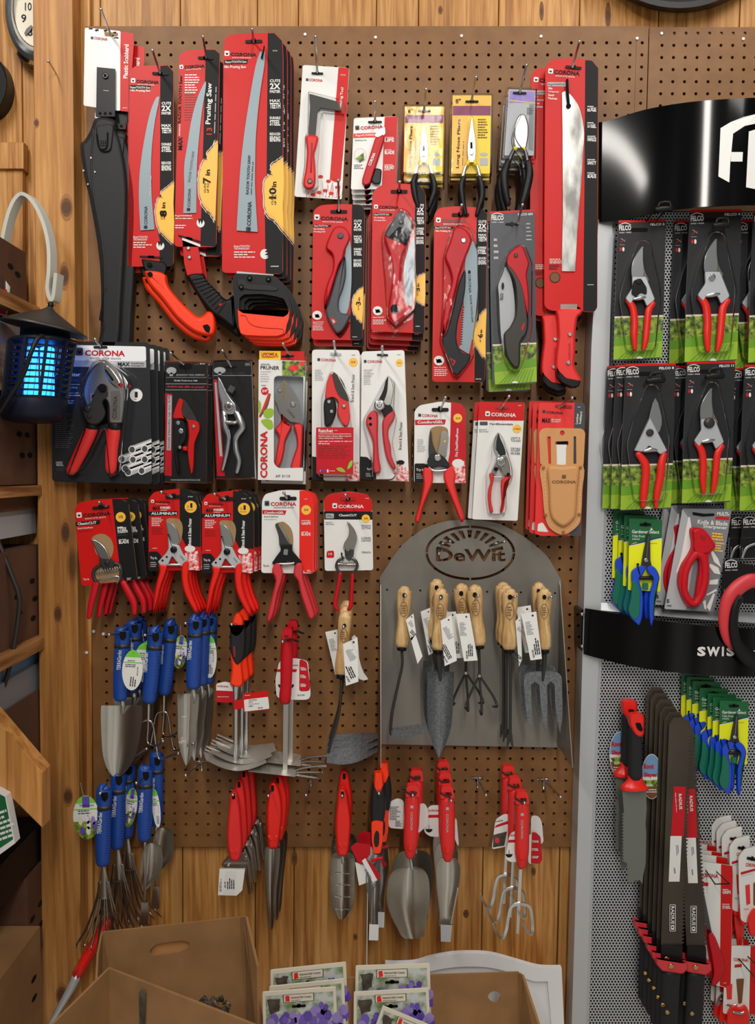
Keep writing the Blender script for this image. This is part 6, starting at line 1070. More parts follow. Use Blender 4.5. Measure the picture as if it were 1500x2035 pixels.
cardtag('white tag with grey print left of the scoop handles', '92,350 150,322 196,340 200,555 84,545 78,420', None, .07, pic=1)
cardtag('plain white tag right of the scoop handle', '305,370 350,358 375,400 380,520 300,590 302,400', None, .075)
cardtag('white tag with red logo left of the digging knives', '370,400 400,376 470,376 474,612 390,610 345,575', '378,448 470,446 470,468 376,470', .07, pic=2)
cardtag('narrow white tag edge right of the digging knives', '578,470 590,480 606,670 600,682 572,620', None, .08)
cardtag('white tag with photo left of the red cultivators', '880,480 950,438 985,450 975,680 860,704 852,690', '884,524 980,490 980,512 870,546', .07, pic=3)
cardtag('white tag with round drawing in front of the red cultivators', '985,590 1040,560 1046,800 980,798 952,770', '975,634 1042,632 1042,652 972,656', .10, pic=2)
cardtag('plain white tag right of the red cultivators', '1145,452 1200,455 1225,500 1238,650 1215,668 1140,660', None, .075)
cardtag('white and red claims tag right of the red cultivators', '1120,600 1180,578 1214,610 1228,780 1210,812 1124,814', '1150,576 1180,578 1214,610 1228,780 1210,812 1142,812', .08, word=True)
hook(808, 300, 758, 195, .03, 'empty, third gap from the right end of the bottom row'); hook(1363, 314, 1262, 205, .03, 'empty, last one at the right of the bottom row')
F(); hook(608, 1580, 616, 1550, .03, 'empty, between the red trowels of the bottom row'); hook(369, 1541, 395, 1518, .03, 'empty, at the tip of the narrow blue trowels')
hook(222, 1275, 345, 1251, .02, 'behind the blue trowels, almost hidden') if False else None
# ================================================================== STEEL TOOL RACK
F(730, 780, .3)
t = T('tool_rack', 'domed grey sheet steel rack with cut out name and side wings', 'tool rack', (680, 1300), .02)
out = q('82,1225 175,1080 230,1010 300,950 370,902 450,870 545,848 640,843 740,845 800,852 880,870 950,905 1030,950 1100,1002 1150,1045 1200,1095 1285,1245 1255,2352 88,2330')
p = t.p('back_plate'); A = [P(x, y, .016) for x, y in out]; n = len(A)
cut = []
def ringseg(a0, a1, rx0, rx1, ry0, ry1, cx, cy, n=14): return [(cx+rx1*math.cos(R(a0+(a1-a0)*i/n)), cy-ry1*math.sin(R(a0+(a1-a0)*i/n))) for i in range(n+1)]+[(cx+rx0*math.cos(R(a1-(a1-a0)*i/n)), cy-ry0*math.sin(R(a1-(a1-a0)*i/n))) for i in range(n+1)]
for a in (0, 90, 180, 270): cut.append(ringseg(a+1, a+89, 282, 300, 166, 183, 686, 1067))
for i in range(11):
    a = 168-i*15.6; cut.append(ringseg(a+4.2, a-4.2, 130+18*abs(math.cos(R(a))), 228, 100-10*abs(math.cos(R(a))), 152, 682, 1078-12, 2))
def letters(s, x, y, w, h):
    """outlines of the letters as closed loops"""
    c = bpy.data.curves.new('t', 'FONT'); c.body = s; c.size = 1; c.resolution_u = 3; c.offset = .03; c.extrude = .5; o = bpy.data.objects.new('t', c); m_ = bpy.data.meshes.new_from_object(o)
    v = np.array([k.co[:] for k in m_.vertices]); f = [tuple(k.vertices) for k in m_.polygons]; mn, mxx = v.min(0), v.max(0); v = (v-mn)/(mxx-mn)
    W = [P(x+a*w, y-b*h, .012)+Vector((0, .02*(.5-cz), 0)) for a, b, cz in v]; bpy.data.objects.remove(o); return W, f
L0 = t.loc; me = bpy.data.meshes.new('plate'); V = [a-L0 for a in A]+[a+Vector((0, .002, 0))-L0 for a in A]
me.from_pydata(V, [], [tuple(range(n)), tuple(reversed(range(n, 2*n)))]+[(i, n+i, n+(i+1) % n, (i+1) % n) for i in range(n)]); ob = bpy.data.objects.new('plate', me); COL.objects.link(ob)
cv, cf = [], []
for c in cut:
    o_ = len(cv); k = len(c); cv += [P(a, b, .03)-L0 for a, b in c]+[P(a, b, .03)+Vector((0, .03, 0))-L0 for a, b in c]; cf += [tuple(o_+i for i in range(k)), tuple(o_+k+i for i in reversed(range(k)))]+[(o_+i, o_+k+i, o_+k+(i+1) % k, o_+(i+1) % k) for i in range(k)]
W, f = letters('DeWit', 452, 1118, 460, 82); o_ = len(cv); cv += [a-L0+Vector((0, -.012+.01, 0)) for a in W]; cf += [tuple(o_+i for i in g) for g in f]
mc_ = bpy.data.meshes.new('cutter'); mc_.from_pydata(cv, [], cf); oc = bpy.data.objects.new('cutter', mc_); COL.objects.link(oc)
import bmesh
for mm in (me, mc_):
    b_ = bmesh.new(); b_.from_mesh(mm); bmesh.ops.remove_doubles(b_, verts=b_.verts, dist=1e-6); bmesh.ops.recalc_face_normals(b_, faces=b_.faces); b_.to_mesh(mm); b_.free()
md = ob.modifiers.new('cut', 'BOOLEAN'); md.object = oc; md.operation = 'DIFFERENCE'; md.solver = 'EXACT'; md.use_self = True
dg = bpy.context.evaluated_depsgraph_get(); me2 = bpy.data.meshes.new_from_object(ob.evaluated_get(dg))
p.add([v.co+L0 for v in me2.vertices], [tuple(k.vertices) for k in me2.polygons], 'steelgrey')
bpy.data.objects.remove(ob); bpy.data.objects.remove(oc)
p.poly(q('492,1038 496,1038 496,1118 492,1118'), 'steelgrey', d=.0158, th=.0015)
for x, y in q('130,1307 350,1311 571,1315 793,1320 1016,1324 1242,1329'): p.ink(ell(x, y, 7, 7, 12), 'dark', 1, d=.016)
z0, z1 = P(88, 1240, .016).z, P(88, 2330, .016).z
for nm, X in (('left', P(85, 1700, .016).x), ('right', P(1262, 1800, .016).x)):
    p = t.p('side_wing'); zt = z0+(.0 if nm == 'left' else -.003)
    vs = [Vector((X, -.016, zt)), Vector((X, -.024, zt-.01)), Vector((X, -.115, zt-.27)), Vector((X, -.150, z1)), Vector((X, -.016, z1))]
    p.add(vs+[v+Vector((.0015, 0, 0)) for v in vs], [(0, 1, 2, 3, 4), (9, 8, 7, 6, 5)]+[(i, (i+1) % 5, 5+(i+1) % 5, 5+i) for i in range(5)], 'steelgrey')
t.end()
hook(548, 986, 500, 1000, .03, 'showing through the left sun ray of the steel rack', L=.05); hook(906, 990, 850, 1000, .03, 'showing through the right sun ray of the steel rack', L=.05)
F(730, 1130, .3)
def rackhook(tx, ty, sx, sy, what): hook(tx, ty, sx, sy, .10, what, mt='silv')
t = T('hand_hoe', 'wooden handled half moon hoe hanging first on the steel rack', 'hand hoe', (250, 175), .085)
ashgrip(t, (248, 108), (228, 512), 48, .095, .17)
p = t.p('neck'); p.tube([(228, 550, 9), (230, 640, 9), (205, 760, 9), (170, 920, 10), (155, 1040, 10), (158, 1095, 12)], 'gun', d=.095, n=8)
p = t.p('blade', 'curved forged hoe blade'); p.grid([[(158+u*230, 1060+v*55+20*math.sin(math.pi*u)*v-u*35, .09+v*.03) for u in [i/6 for i in range(7)]] for v in (0, .5, 1)], 'forged', .002)
slip(t, '254,340 305,298 322,430 290,480', .112); p = t.parts[-1]; p.poly(q('285,460 320,440 365,580 332,632'), 'paper', d=.112, th=.0004); t.end(); rackhook(252, 180, 245, 172, 'holding the half moon hoe on the steel rack')
t = T('hand_trowel', 'wooden handled forged trowel on the steel rack', 'trowel', (486, 190), .105, n=2)
ashgrip(t, (490, 120), (470, 530), 50, .108, .17)
p = t.p('neck'); p.tube([(472, 565, 24), (476, 640, 20), (484, 740, 8)], 'gun', d=.106, n=8)
p = t.p('blade', 'forged grey trowel blade'); blade(p, [(684, 484, 88), (720, 484, 89), (850, 482, 87), (950, 480, 84), (1050, 478, 76), (1150, 476, 48), (1215, 474, 20), (1252, 474, 4)], 'forged', .092, .02, .006)
slip(t, '484,345 556,308 592,610 512,646', .128, price='$29.98'); t.end(); t.stack([(-18, -42, .04)]); rackhook(484, 192, 486, 185, 'holding the two forged trowels on the steel rack')
t = T('paper_tag', 'white paper tag left of the rack trowel handles', 'tag', (385, 400), .07); slip(t, '352,285 418,258 446,555 405,574', .07); t.end()
t = T('hand_cultivator', 'wooden handled three pronged cultivator on the steel rack', 'cultivator', (715, 180), .09, n=2)
ashgrip(t, (705, 98), (738, 500), 52, .094, .19)
p = t.p('shaft'); p.tube([(738, 535, 10), (742, 640, 9), (742, 705, 10)], 'gun', d=.094, n=8); p = t.p('weld'); p.disc(742, 712, 14, 'satin', d=.093, h=.008)
p = t.p('prong'); p.tube([(742, 710, 8, .094), (700, 790, 8, .094), (660, 880, 8, .094), (650, 925, 8, .1), (668, 915, 7, .115)], 'gun', n=8)
p = t.p('prong'); p.tube([(742, 710, 8, .094), (748, 800, 8, .094), (755, 890, 8, .094), (756, 965, 9, .1), (745, 940, 7, .115)], 'gun', n=8)
p = t.p('prong'); p.tube([(742, 710, 8, .094), (790, 780, 8, .094), (835, 850, 8, .094), (858, 910, 9, .1), (830, 912, 7, .115)], 'gun', n=8)
slip(t, '586,300 676,296 730,608 640,614', .117, price='$28.98'); t.end(); t.stack([(-78, 6, .03)]); rackhook(733, 180, 715, 180, 'holding the two pronged cultivators on the steel rack')
t = T('dandelion_fork', 'wooden handled thin forked weeder on the steel rack', 'weeder', (955, 190), .09, n=3)
ashgrip(t, (945, 120), (940, 525), 54, .094, .17)
p = t.p('shaft'); p.tube([(945, 555, 11), (946, 800, 10), (945, 1050, 11), (942, 1130, 15)], 'gun', d=.094, n=8, fl=.6)
p = t.p('forked_tip'); p.poly(q('925,1100 960,1100 968,1185 958,1186 945,1145 930,1186 922,1182'), 'gun', d=.096, th=.003)
t.end(); t.stack([(-16, -14, .02), (-24, -22, .04)]); rackhook(978, 186, 960, 188, 'holding the thin forked weeders on the steel rack')
t = T('paper_tag', 'narrow white paper tag between the last two rack tools', 'tag', (1000, 400), .105); slip(t, '980,350 1014,310 1024,600 1004,650', .105); t.end()
t = T('hand_fork', 'wooden handled forged fork with three flat tines on the steel rack', 'hand fork', (1182, 190), .10, n=2)
ashgrip(t, (1172, 120), (1172, 528), 48, .105, .17)
p = t.p('neck'); p.tube([(1172, 560, 18), (1170, 640, 15), (1162, 740, 8)], 'gun', d=.105, n=8)
p = t.p('fork_head', 'forged grey fork head'); p.poly(rnd(q('1035,720 1070,690 1250,685 1285,720'), 30)[:0]+cr(q('1036,760 1040,710 1075,686 1160,682 1250,686 1284,715 1288,760'), 3)+q('1292,900 1290,1000 1276,1095 1256,1000 1244,900 1240,770 1215,746 1190,770 1192,900 1192,1000 1184,1090 1160,1000 1148,900 1138,770 1110,748 1084,770 1086,880 1094,1000 1088,1088 1058,1000 1044,880'), 'forged', d=.104, th=.004)
slip(t, '1018,300 1118,285 1156,598 1080,608', .122, price='$29.98'); t.end(); t.stack([(-14, -22, .035)]); rackhook(1217, 187, 1185, 190, 'holding the two forged forks on the steel rack')
# ================================================================== METAL STAND ON THE RIGHT
F()
t = T('display_stand', 'grey metal display stand with black curved sign, perforated back and curved middle band', 'display stand', (1330, 1100), .03)
p = t.p('upright', 'plain light grey metal side upright'); p.poly(q('1189,436 1217,436 1211,690 1194,1205 1177,1600 1163,2100 1134,2100 1149,1600 1160,1205 1175,690'), 'alu', d=.055, th=.05)
p = t.p('perforated_panel', 'grey sheet panel full of small round holes'); D0 = .042
def perf(x0, x1, y0, y1, sx, sy, r, lean):
    n = 8; nx, ny = int((x1-x0)/sx)+1, int((y1-y0)/sy)+1; X, Y = [], []; fs = []
    hx, hy = sx/2, sy/2; B = [(hx*a, hy*b) for a, b in ((1, 0), (1, -1), (0, -1), (-1, -1), (-1, 0), (-1, 1), (0, 1), (1, 1))]; H = [(r*math.cos(i*math.pi/4), -r*math.sin(i*math.pi/4)) for i in range(8)]
    for j in range(ny):
        cy = y0+j*sy; xo = x0+lean*(cy-y0)+(hx if j % 2 else 0)
        for i in range(nx):
            cx = xo+i*sx; o = len(X)
            for a, b in B+H: X.append(cx+a); Y.append(cy+b)
            fs += [(o+k, o+(k+1) % 8, o+8+(k+1) % 8, o+8+k) for k in range(8)]
    V = PN(X, Y, D0); p.add([tuple(v) for v in V], fs, 'alu')
perf(1213, 1565, 425, 2045, 6.3, 5.45, 2.15, -.031)
p.poly(q('1205,420 1520,420 1520,2060 1140,2060'), 'dark', d=.012, th=.003)
p = t.p('panel_edge'); p.poly(q('1217,436 1223,436 1217,690 1200,1205 1183,1600 1169,2060 1162,2060 1177,1600 1194,1205 1211,690'), 'alu', d=.045, th=.004)
def curved(p, top, bot, m, dtop, n=24):
    """sheet bowed towards the viewer; top/bot are functions of u, depth is a circular arc"""
    p.grid([[(*f(u), dtop(f(u)[0])) for u in [i/n for i in range(n+1)]] for f in (top, bot)], m, .003)
ip = lambda pts, u: tuple(np.interp(u, [z[0] for z in pts], [z[k] for z in pts]) for k in (1, 2))
hd = lambda x: .060+.10*math.sin(min(max((x-1190)/330, 0), 1)*math.pi/2)
p = t.p('header_sign', 'glossy black curved sign'); TT = cr([(0, 1190, 243), (.06, 1212, 239), (.25, 1281, 218), (.5, 1360, 204), (.75, 1440, 197), (1, 1520, 194), (1.4, 1640, 196)], 5); BB = cr([(0, 1191, 441), (.06, 1211, 440), (.25, 1270, 430), (.5, 1345, 416), (.75, 1430, 409), (1, 1520, 407), (1.4, 1640, 409)], 5)
curved(p, lambda u: ip(TT, u*1.4), lambda u: ip(BB, u*1.4), 'sig', hd, 60)
e = p.sub('name_lettering', 'big white arched lettering cut off by the frame')
F(1150, 180, .2555)
def onsign(pts, m='white', L=1): e.add([P(x, y, hd(1150+x*.2555)+.0016*L) for x, y in pts], [tuple(range(len(pts)))], m)
onsign(q('1102,292 1200,335 1186,478 1178,550 1170,715 1085,668')); onsign(q('1186,478 1276,478 1272,552 1180,552')); onsign(q('1102,292 1180,245 1280,205 1380,182 1380,256 1290,275 1200,335')); onsign(q('1322,318 1380,300 1380,768 1300,752'))
F()
md_ = lambda x: .064+.066*math.sin(min(max((x-1163)/337, 0), 1)*math.pi/2)
TT2 = cr([(0, 1163, 1209), (.1, 1196, 1214), (.4, 1290, 1230), (.75, 1400, 1243), (1, 1500, 1250), (1.2, 1600, 1252)], 5); BB2 = cr([(0, 1160, 1300), (.1, 1188, 1308), (.4, 1270, 1327), (.75, 1396, 1342), (1, 1500, 1345), (1.2, 1600, 1346)], 5)
p = t.p('middle_band', 'glossy black curved middle band'); curved(p, lambda u: ip(TT2, u*1.2), lambda u: ip(BB2, u*1.2), 'sig', md_, 60)
e = p.sub('lettering', 'white lettering and red flag square')
for s, x, w in (('S', 1385, 17), ('W', 1404, 26), ('I', 1434, 4), ('S', 1443, 16), ('S', 1462, 16)): e.txt(s, x, 1304, w, 19, 'white', -1, .05, L=3, d=md_(x+w)+.0010)
e.add([P(x, y, .1295) for x, y in q('1488,1279 1520,1279 1520,1312 1488,1312')], [(0, 1, 2, 3)], 'red'); e.add([P(x, y, .1305) for x, y in q('1492,1293 1520,1293 1520,1299 1492,1299')], [(0, 1, 2, 3)], 'white')
p = t.p('shelf_lip', 'grey strip behind the middle band'); p.grid([[(1170+i*40, 1196+i*2.6, .045) for i in range(10)], [(1168+i*40, 1210+i*4.4-i*i*.12, .05+i*.006) for i in range(10)]], 'alu', .002)
for x, y in q('1157,1221 1157,1285'): p = t.p('bolt'); p.disc(x, y, 4, 'silv', d=.055, h=.006, dome=.6)
p = t.p('side_bracket', 'black bracket ends'); p.poly(q('1152,1212 1166,1210 1163,1300 1153,1290'), 'sig', d=.052, th=.05)
t.end()
# FELCO-style packs: black card, arched mark, field picture, clear blister
F(1150, 180, .2555)
def bhook(x, y, sx, sy, what, d0=.045):
    t = T('display_hook', 'black double wire display hook '+what, 'hook', (x, y), .12); p = t.p('wire')
    p.tube([(sx-20, sy, 6, d0), (x-50, y, 6, .13)], 'black', n=6, k=1); p = t.p('wire'); p.tube([(sx+50, sy-10, 6, d0), (x+45, y-5, 6, .13)], 'black', n=6, k=1)
    p = t.p('end_cap'); p.tube([(x-55, y+18, 22, .13), (x+55, y+12, 22, .13)], 'black', fl=.8, n=10, k=1); p.tube([(x-40, y, 10, .133), (x-30, y-32, 10, .133), (x+45, y-36, 10, .133), (x+52, y+5, 10, .133)], 'black', n=8, k=2); t.end()
def fpack(ox, oy, lab, name, n, offs, style, mir=False, k=.2555, d=.085, h=None):
    """card corners relative to (ox, oy) in crop px of the reference pack (width 400, height 1180)"""
    F(ox, oy, k); t = T('pruner_pack', lab, 'pruner', (200, 60), d, n=n)
    p = t.p('card'); p.poly(q('14,0 410,-8 386,800 370,1150 -30,1165 -18,700'), 'gry', r=14, th=.002); p.ink(q('14,0 410,-8 410,10 14,18'), 'red', 1, r=4); p.ink(q('13,18 409,10 390,790 -18,800'), 'blk2', 1)
    felco(p, 20, 85, 100, 42, rot=2); p.txt(name, 280, 44, 118, 20, 'white', 2, .03); fieldpic(p, (-18, 800), (388, 788), (374, 1140), (-28, 1160), 2)
    p.tube([(30, 185, 3), (50, 170, 3), (75, 160, 3)], 'crim', n=4, d=d+.0008, fl=.2); p.tube([(35, 150, 3), (70, 175, 3)], 'lgry', n=4, d=d+.0008, fl=.2); fine(p, 24, 205, 50, 1, 8, 'lgry'); p.ink(ell(32, 240, 9, 18), 'crim', 4); p.ink(ell(55, 240, 9, 18), 'white', 4); p.ink(ell(190, 1152, 26, 20, 16, 0, 180), 'white', 7); p.ink(rnd(rect(90, 62, 330, 100), 20), 'dark', 4) if style == 'x' else None
    M = (lambda x: 400-x) if mir else (lambda x: x); Q = lambda s: [(M(a), b) for a, b in q(s)]
    if style in ('4', '2', '11'):
        p = t.p('blade', 'steel blade'); p.puff(cr(Q('218,215 170,270 130,350 120,430 135,500 200,505 230,440 222,330'), 3, True), 'silv', d=d+.010, h=.003, ins=5)
        p = t.p('counter_blade'); p.puff(cr(Q('222,220 225,330 240,430 270,500 200,540 150,500 190,480 205,400 205,300'), 3, True), 'satin', d=d+.008, h=.003, ins=4)
        p = t.p('body', 'grey steel body'); p.puff(rnd(Q('125,470 245,470 320,660 250,720 225,660 150,640 115,700 70,650 130,560'), 16), 'alu', d=d+.009, h=.005, ins=6)
        if style == '2': p.puff(rnd(Q('140,500 200,480 250,560 250,620 200,600 160,640 120,610'), 16), 'black', d=d+.0145, h=.003, ins=6)
        p = t.p('pivot'); p.disc(M(185), 510, 26, 'black' if style != '4' else 'silv', d=d+.014, h=.005)
        if style == '11': p.disc(M(200), 500, 44, 'gun', d=d+.0145, h=.006, dome=.8)
        p = t.p('buffer_spring'); p.tube([(M(140), 655, 14), (M(190), 648, 20), (M(235), 642, 12)], 'silv', d=d+.012)
        HH = ([(95, 665, 26), (135, 735, 30), (148, 850, 30), (145, 960, 29), (152, 1075, 17)], [(300, 690, 26), (265, 755, 30), (252, 880, 28), (240, 1000, 26), (222, 1080, 14)])
    else:
        p = t.p('blade', 'steel blade'); p.poly(cr(Q('250,270 290,380 300,480 260,560 200,480 210,380'), 2, True), 'silv', d=d+.010, th=.002)
        p = t.p('body', 'triangular grey steel body'); p.puff(rnd(Q('205,420 345,690 290,720 200,650 150,700 80,690 140,560'), 10), 'alu', d=d+.009, h=.005, ins=6)
        p = t.p('pivot'); p.disc(M(208), 545, 30, 'gun', d=d+.014, h=.005); p = t.p('buffer_spring'); p.tube([(M(160), 690, 16), (M(205), 682, 22), (M(255), 686, 14)], 'silv', d=d+.012)
        HH = ([(112, 712, 26), (168, 795, 34), (172, 900, 33), (158, 1040, 32), (152, 1130, 20)], [(318, 712, 26), (298, 795, 33), (288, 900, 32), (262, 1040, 28), (255, 1140, 14)])
    for s in HH: p = t.p('handle', 'red coated handle'); p.tube([(M(a), b, c) for a, b, c in s], 'hred', d=d+.008, fl=.75, n=10)
    blister(t, rnd(q('180,150 280,160 375,600 330,1090 80,1100 15,640 80,400'), 50), .018, d+.0006, 0, 16)
    p = t.p('hang_slot'); p.ink(rnd(rect(120, 62, 260, 92), 14), 'dark', 5)
    t.end(); t.stack(offs)
fpack(1150+295*.2555, 180+1010*.2555, 'black carded pruner with dark spring cover, top left of the metal stand', 'FELCO 2', 1, [], '2', k=.2385)
fpack(1150+728*.2555, 180+1010*.2555, 'black carded pruner half hidden behind its neighbour in the top stand row', 'FELCO 3', 1, [], '11', k=.245, d=.05)
fpack(1150+850*.2555, 180+930*.2555, 'black carded large bypass pruner in front, top row of the metal stand', 'FELCO 4', 1, [], '4', k=.2600, d=.10)
fpack(1150+1345*.2555, 180+935*.2555, 'black carded pruner cut off by the right edge, top stand row', 'FELCO 5', 2, [(-90, 30, .03)], '4', k=.2600, d=.10)
fpack(1150+320*.28, 680+155*.28, 'black carded anvil style pruner in the left stack of the second stand row', 'FELCO 8', 4, [(-52, -4, .0195), (-98, -4, .039), (-140, -6, .057)], '8', k=.2500, d=.108)
fpack(1150+755*.28, 680+140*.28, 'black carded rounded pruner in the middle of the second stand row', 'FELCO 11', 2, [(-50, 10, .04)], '11', k=.2420, d=.10)
fpack(1150+1165*.28, 680+160*.28, 'black carded pruner cut off by the right edge, second stand row', 'FELCO 7', 2, [(-70, 8, .03)], '2', k=.25, d=.10)
F(1150, 180, .2555); bhook(660, 905, 470, 1110, 'above the top left stand pack'); bhook(1110, 1030, 1075, 1060, 'above the large pruner of the stand')
F(1150, 680, .28); bhook(545, 255, 500, 260, 'above the left stack of the second stand row', .1); bhook(965, 225, 930, 235, 'above the middle pack of the second stand row', .1)
# fruit shears
def shears(ox, oy, k, lab, n, offs, d=.085):
    F(ox, oy, k); t = T('fruit_shears_pack', lab, 'shears', (110, 40), d, n=n)
    p = t.p('card'); p.poly(rnd(q('0,0 235,10 220,520 -10,510'), 14), 'grn', th=.0015); p.ink(rnd(q('-2,190 40,172 110,175 180,150 232,140 220,520 -10,510'), 10), 'yel2', 1)
    p.ink(cr(q('-2,190 50,180 120,162 180,145 232,140'), 3)+cr(q('232,150 180,156 120,174 50,190 -2,200'), 3), 'white', 2); p.ink(cr(q('-2,188 50,176 120,160 180,143 232,135'), 3)+cr(q('232,139 180,149 120,167 50,183 -2,193'), 3), 'navy', 3)
    p.txt('Gardener Select', 18, 106, 195, 24, 'white', -1, .02); p.ink(q('150,80 158,66 166,80 158,88'), 'white', 3); p.txt('7.5in Fruit', 20, 134, 90, 16, 'white', -1, .01); p.txt('SHEARS', 20, 152, 54, 9, 'white', -1, .02); fine(p, 145, 180, 72, 1, 7, 'grn')
    slot(p, 115, 45, 80, 18, 0, 'dark')
    p = t.p('blade', 'dark pointed blade'); p.poly(q('130,110 148,112 150,300 160,340 85,340 100,250'), 'gun', d=d+.006, th=.003, r=6); p.tube([(136, 130, 2), (120, 300, 3)], 'satin', d=d+.0065, n=4, k=1)
    p = t.p('pivot'); p.disc(120, 298, 16, 'silv', d=d+.007, h=.003)
    p = t.p('spring'); p.tube([(80, 423, 14), (170, 423, 14)], 'black', d=d+.008, k=1); p = t.p('catch'); p.poly(q('98,460 135,460 135,510 98,505'), 'teal', d=d+.009, th=.004, r=4)
    for s, x in (('bblue', '85,335 118,350 100,395 75,420 75,460 100,560 92,700 70,760 40,740 5,700 -8,640 10,560 20,480 15,420 22,370'), ('bblue', '122,352 158,335 195,365 215,420 205,470 180,560 178,680 165,760 150,765 140,700 140,560 165,460 165,420 140,395')):
        p = t.p('handle', 'blue and green handle'); o = q(x); p.puff(cr(o, 3, True), s, d=d+.004, h=.009, ins=8, th=.006)
    p = t.parts[-2]; p.puff(cr(q('25,440 65,480 80,560 70,690 40,720 5,690 -5,640 12,560'), 3, True), 'teal', d=d+.0115, h=.003, ins=6); p = t.parts[-1]; p.puff(cr(q('208,450 200,500 182,560 180,660 168,700 168,600 180,520'), 3, True), 'teal', d=d+.011, h=.003, ins=4)
    p = t.p('cable_tie'); p.tube([(60, 330, 5, d+.004), (62, 350, 5, d+.013), (75, 400, 4, d+.013)], 'dark', n=6); p.disc(62, 328, 9, 'dark', d=d+.005, h=.003)
    t.end(); t.stack(offs)
shears(1150+358*.28, 680+1250*.28, .28, 'blue and green fruit shears on a green and yellow card, upper shears stack', 3, [(-16, -20, .018), (-36, -24, .036)], .09)
shears(1150+244*.28, 680+1190*.28, .28*.95, 'fruit shears half hidden behind the upper shears stack on the stand', 1, [], .05)
shears(1150+1140*.24575, 1150+985*.24575, .24575, 'blue and green fruit shears on a green and yellow card, lower right stack', 7, [(-36, -14, .011), (-60, -34, .022), (-110, -66, .033), (-152, -112, .044), (-190, -140, .05), (-225, -170, .056)], .105)
# knife sharpener
F(1150, 680, .28)
t = T('sharpener_pack', 'grey card with red loop shaped knife and blade sharpener', 'sharpener', (880, 1220), .085, n=3)
p = t.p('card'); p.poly(rnd(q('735,1180 1085,1185 1060,1350 960,1915 605,1895 660,1600'), 14), 'foam', th=.002); p.ink(rnd(q('735,1182 780,1250 800,1320 820,1500 760,1900 608,1893 660,1600'), 10), 'lgry', 1)
p.ink(cr(q('778,1240 800,1320 812,1400 800,1480 740,1570 690,1640 730,1500'), 3, True), 'white', 2); p.txt('MULTI-', 980, 1230, 88, 26, 'white', -3, .04); p.ink(q('972,1236 1070,1242 1066,1262 968,1256'), 'red', 2)
p.txt('Knife & Blade', 842, 1290, 214, 32, 'white', -4, .02); p.txt('Sharpener', 880, 1325, 172, 32, 'white', -4, .02); fine(p, 945, 1362, 96, 3, 20, 'gold', -6, hh=.6); fine(p, 970, 1430, 64, 4, 18, 'gold', -6, hh=.6)
for o in ('935,1490 960,1560 1010,1600 990,1540 950,1480', '925,1590 960,1640 1005,1650 990,1600 930,1570', '930,1690 990,1680 985,1720 925,1720', '905,1790 975,1750 980,1765 910,1800', '880,1840 900,1830 905,1900 890,1890', '905,1880 955,1780 965,1790 930,1910'): p.ink(q(o), 'white', 3)
p.txt('5', 622, 1850, 20, 26, 'ink', -3, .03); p.txt('YEAR', 622, 1876, 36, 12, 'ink', -3, .02); p.ink(rnd(q('805,1205 890,1218 960,1215 965,1232 880,1238 808,1226'), 8), 'dark', 4)
p = t.p('sharpener', 'red loop handled sharpener'); o = cr(q('800,1330 850,1318 900,1340 965,1430 965,1460 930,1500 920,1560 925,1660 900,1780 860,1860 810,1875 765,1860 720,1760 712,1680 735,1590 790,1500 810,1440'), 4, True)
p.poly(o, 'crim', d=.098, th=.012, holes=[cr(q('830,1530 855,1540 860,1620 845,1720 830,1820 800,1838 775,1800 775,1700 790,1600'), 3, True)])
p.tube([(830, 1500, 30), (880, 1530, 32), (895, 1650, 30), (870, 1780, 30), (815, 1855, 28), (755, 1790, 26), (745, 1680, 26), (780, 1570, 26), (830, 1500, 30)], 'crim', d=.095, n=12); p.puff(rnd(q('805,1335 850,1320 900,1345 962,1435 960,1460 925,1500 840,1510 812,1470 815,1400'), 20), 'crim', d=.097, h=.006, ins=14); p.ink(q('870,1368 905,1385 890,1412 858,1392'), 'dred', 1, d=.1032)
t.end(); t.stack([(-50, -20, .02), (-90, -24, .035)])
# small black packs with blades
for i, (lab, o, d) in enumerate((('small black card with curved saw blade at the right edge, rear one', '1078,1245 1180,1240 1160,1545 1060,1540', .06), ('small black card with pale curved blade cut by the right edge', '1160,1242 1340,1240 1320,1550 1140,1540', .075), ('black card with arched mark below the small blade cards', '1030,1548 1340,1600 1320,1870 1005,1830', .09))):
    t = T('blade_pack', lab, 'blade pack', q(o)[0], d); a = q(o)[0]; p = t.p('card'); p.poly(rnd(q(o), 12), 'ink', th=.002); felco(p, a[0]+8, a[1]+55, 88, 38, rot=2); fine(p, a[0]+2, q(o)[3][1]-30, 70, 1, 7, 'lgry', 88)
    if i < 2: p = t.p('blade'); p.tube([(a[0]-2, a[1]+290, 10), (a[0]+30, a[1]+220, 10), (a[0]+90, a[1]+190, 9), (a[0]+150, a[1]+180, 8)], 'silv', fl=.2, d=d+.004, n=6); p = t.p('blister'); p.puff(rnd([(a[0]-12, a[1]+140), (a[0]+150, a[1]+140), (a[0]+140, a[1]+295), (a[0]-20, a[1]+300)], 16), 'clear', d=d+.0006, h=.01, ins=8)
    t.end()
# round handled saw at the right edge
F(1150, 1150, .2458)
t = T('lopper', 'round red and black loop handle of a tool hanging at the right edge', 'saw', (1300, 300), .14)
p = t.p('handle', 'red coated loop handle'); p.tube([(1470, 20, 55), (1380, 20, 62), (1290, 70, 64), (1220, 160, 64), (1190, 280, 62), (1190, 400, 56), (1215, 500, 46), (1240, 560, 20)], 'pink', d=.14, fl=.6, n=16)
p = t.p('grip', 'black rubber grip'); p.tube([(1310, 150, 28), (1265, 240, 34), (1250, 380, 38), (1270, 500, 44), (1320, 590, 62), (1400, 660, 72), (1500, 700, 76)], 'black', d=.152, fl=.6, n=14); p = t.p('screw'); p.disc(1308, 152, 13, 'gun', d=.170, h=.003); t.end()
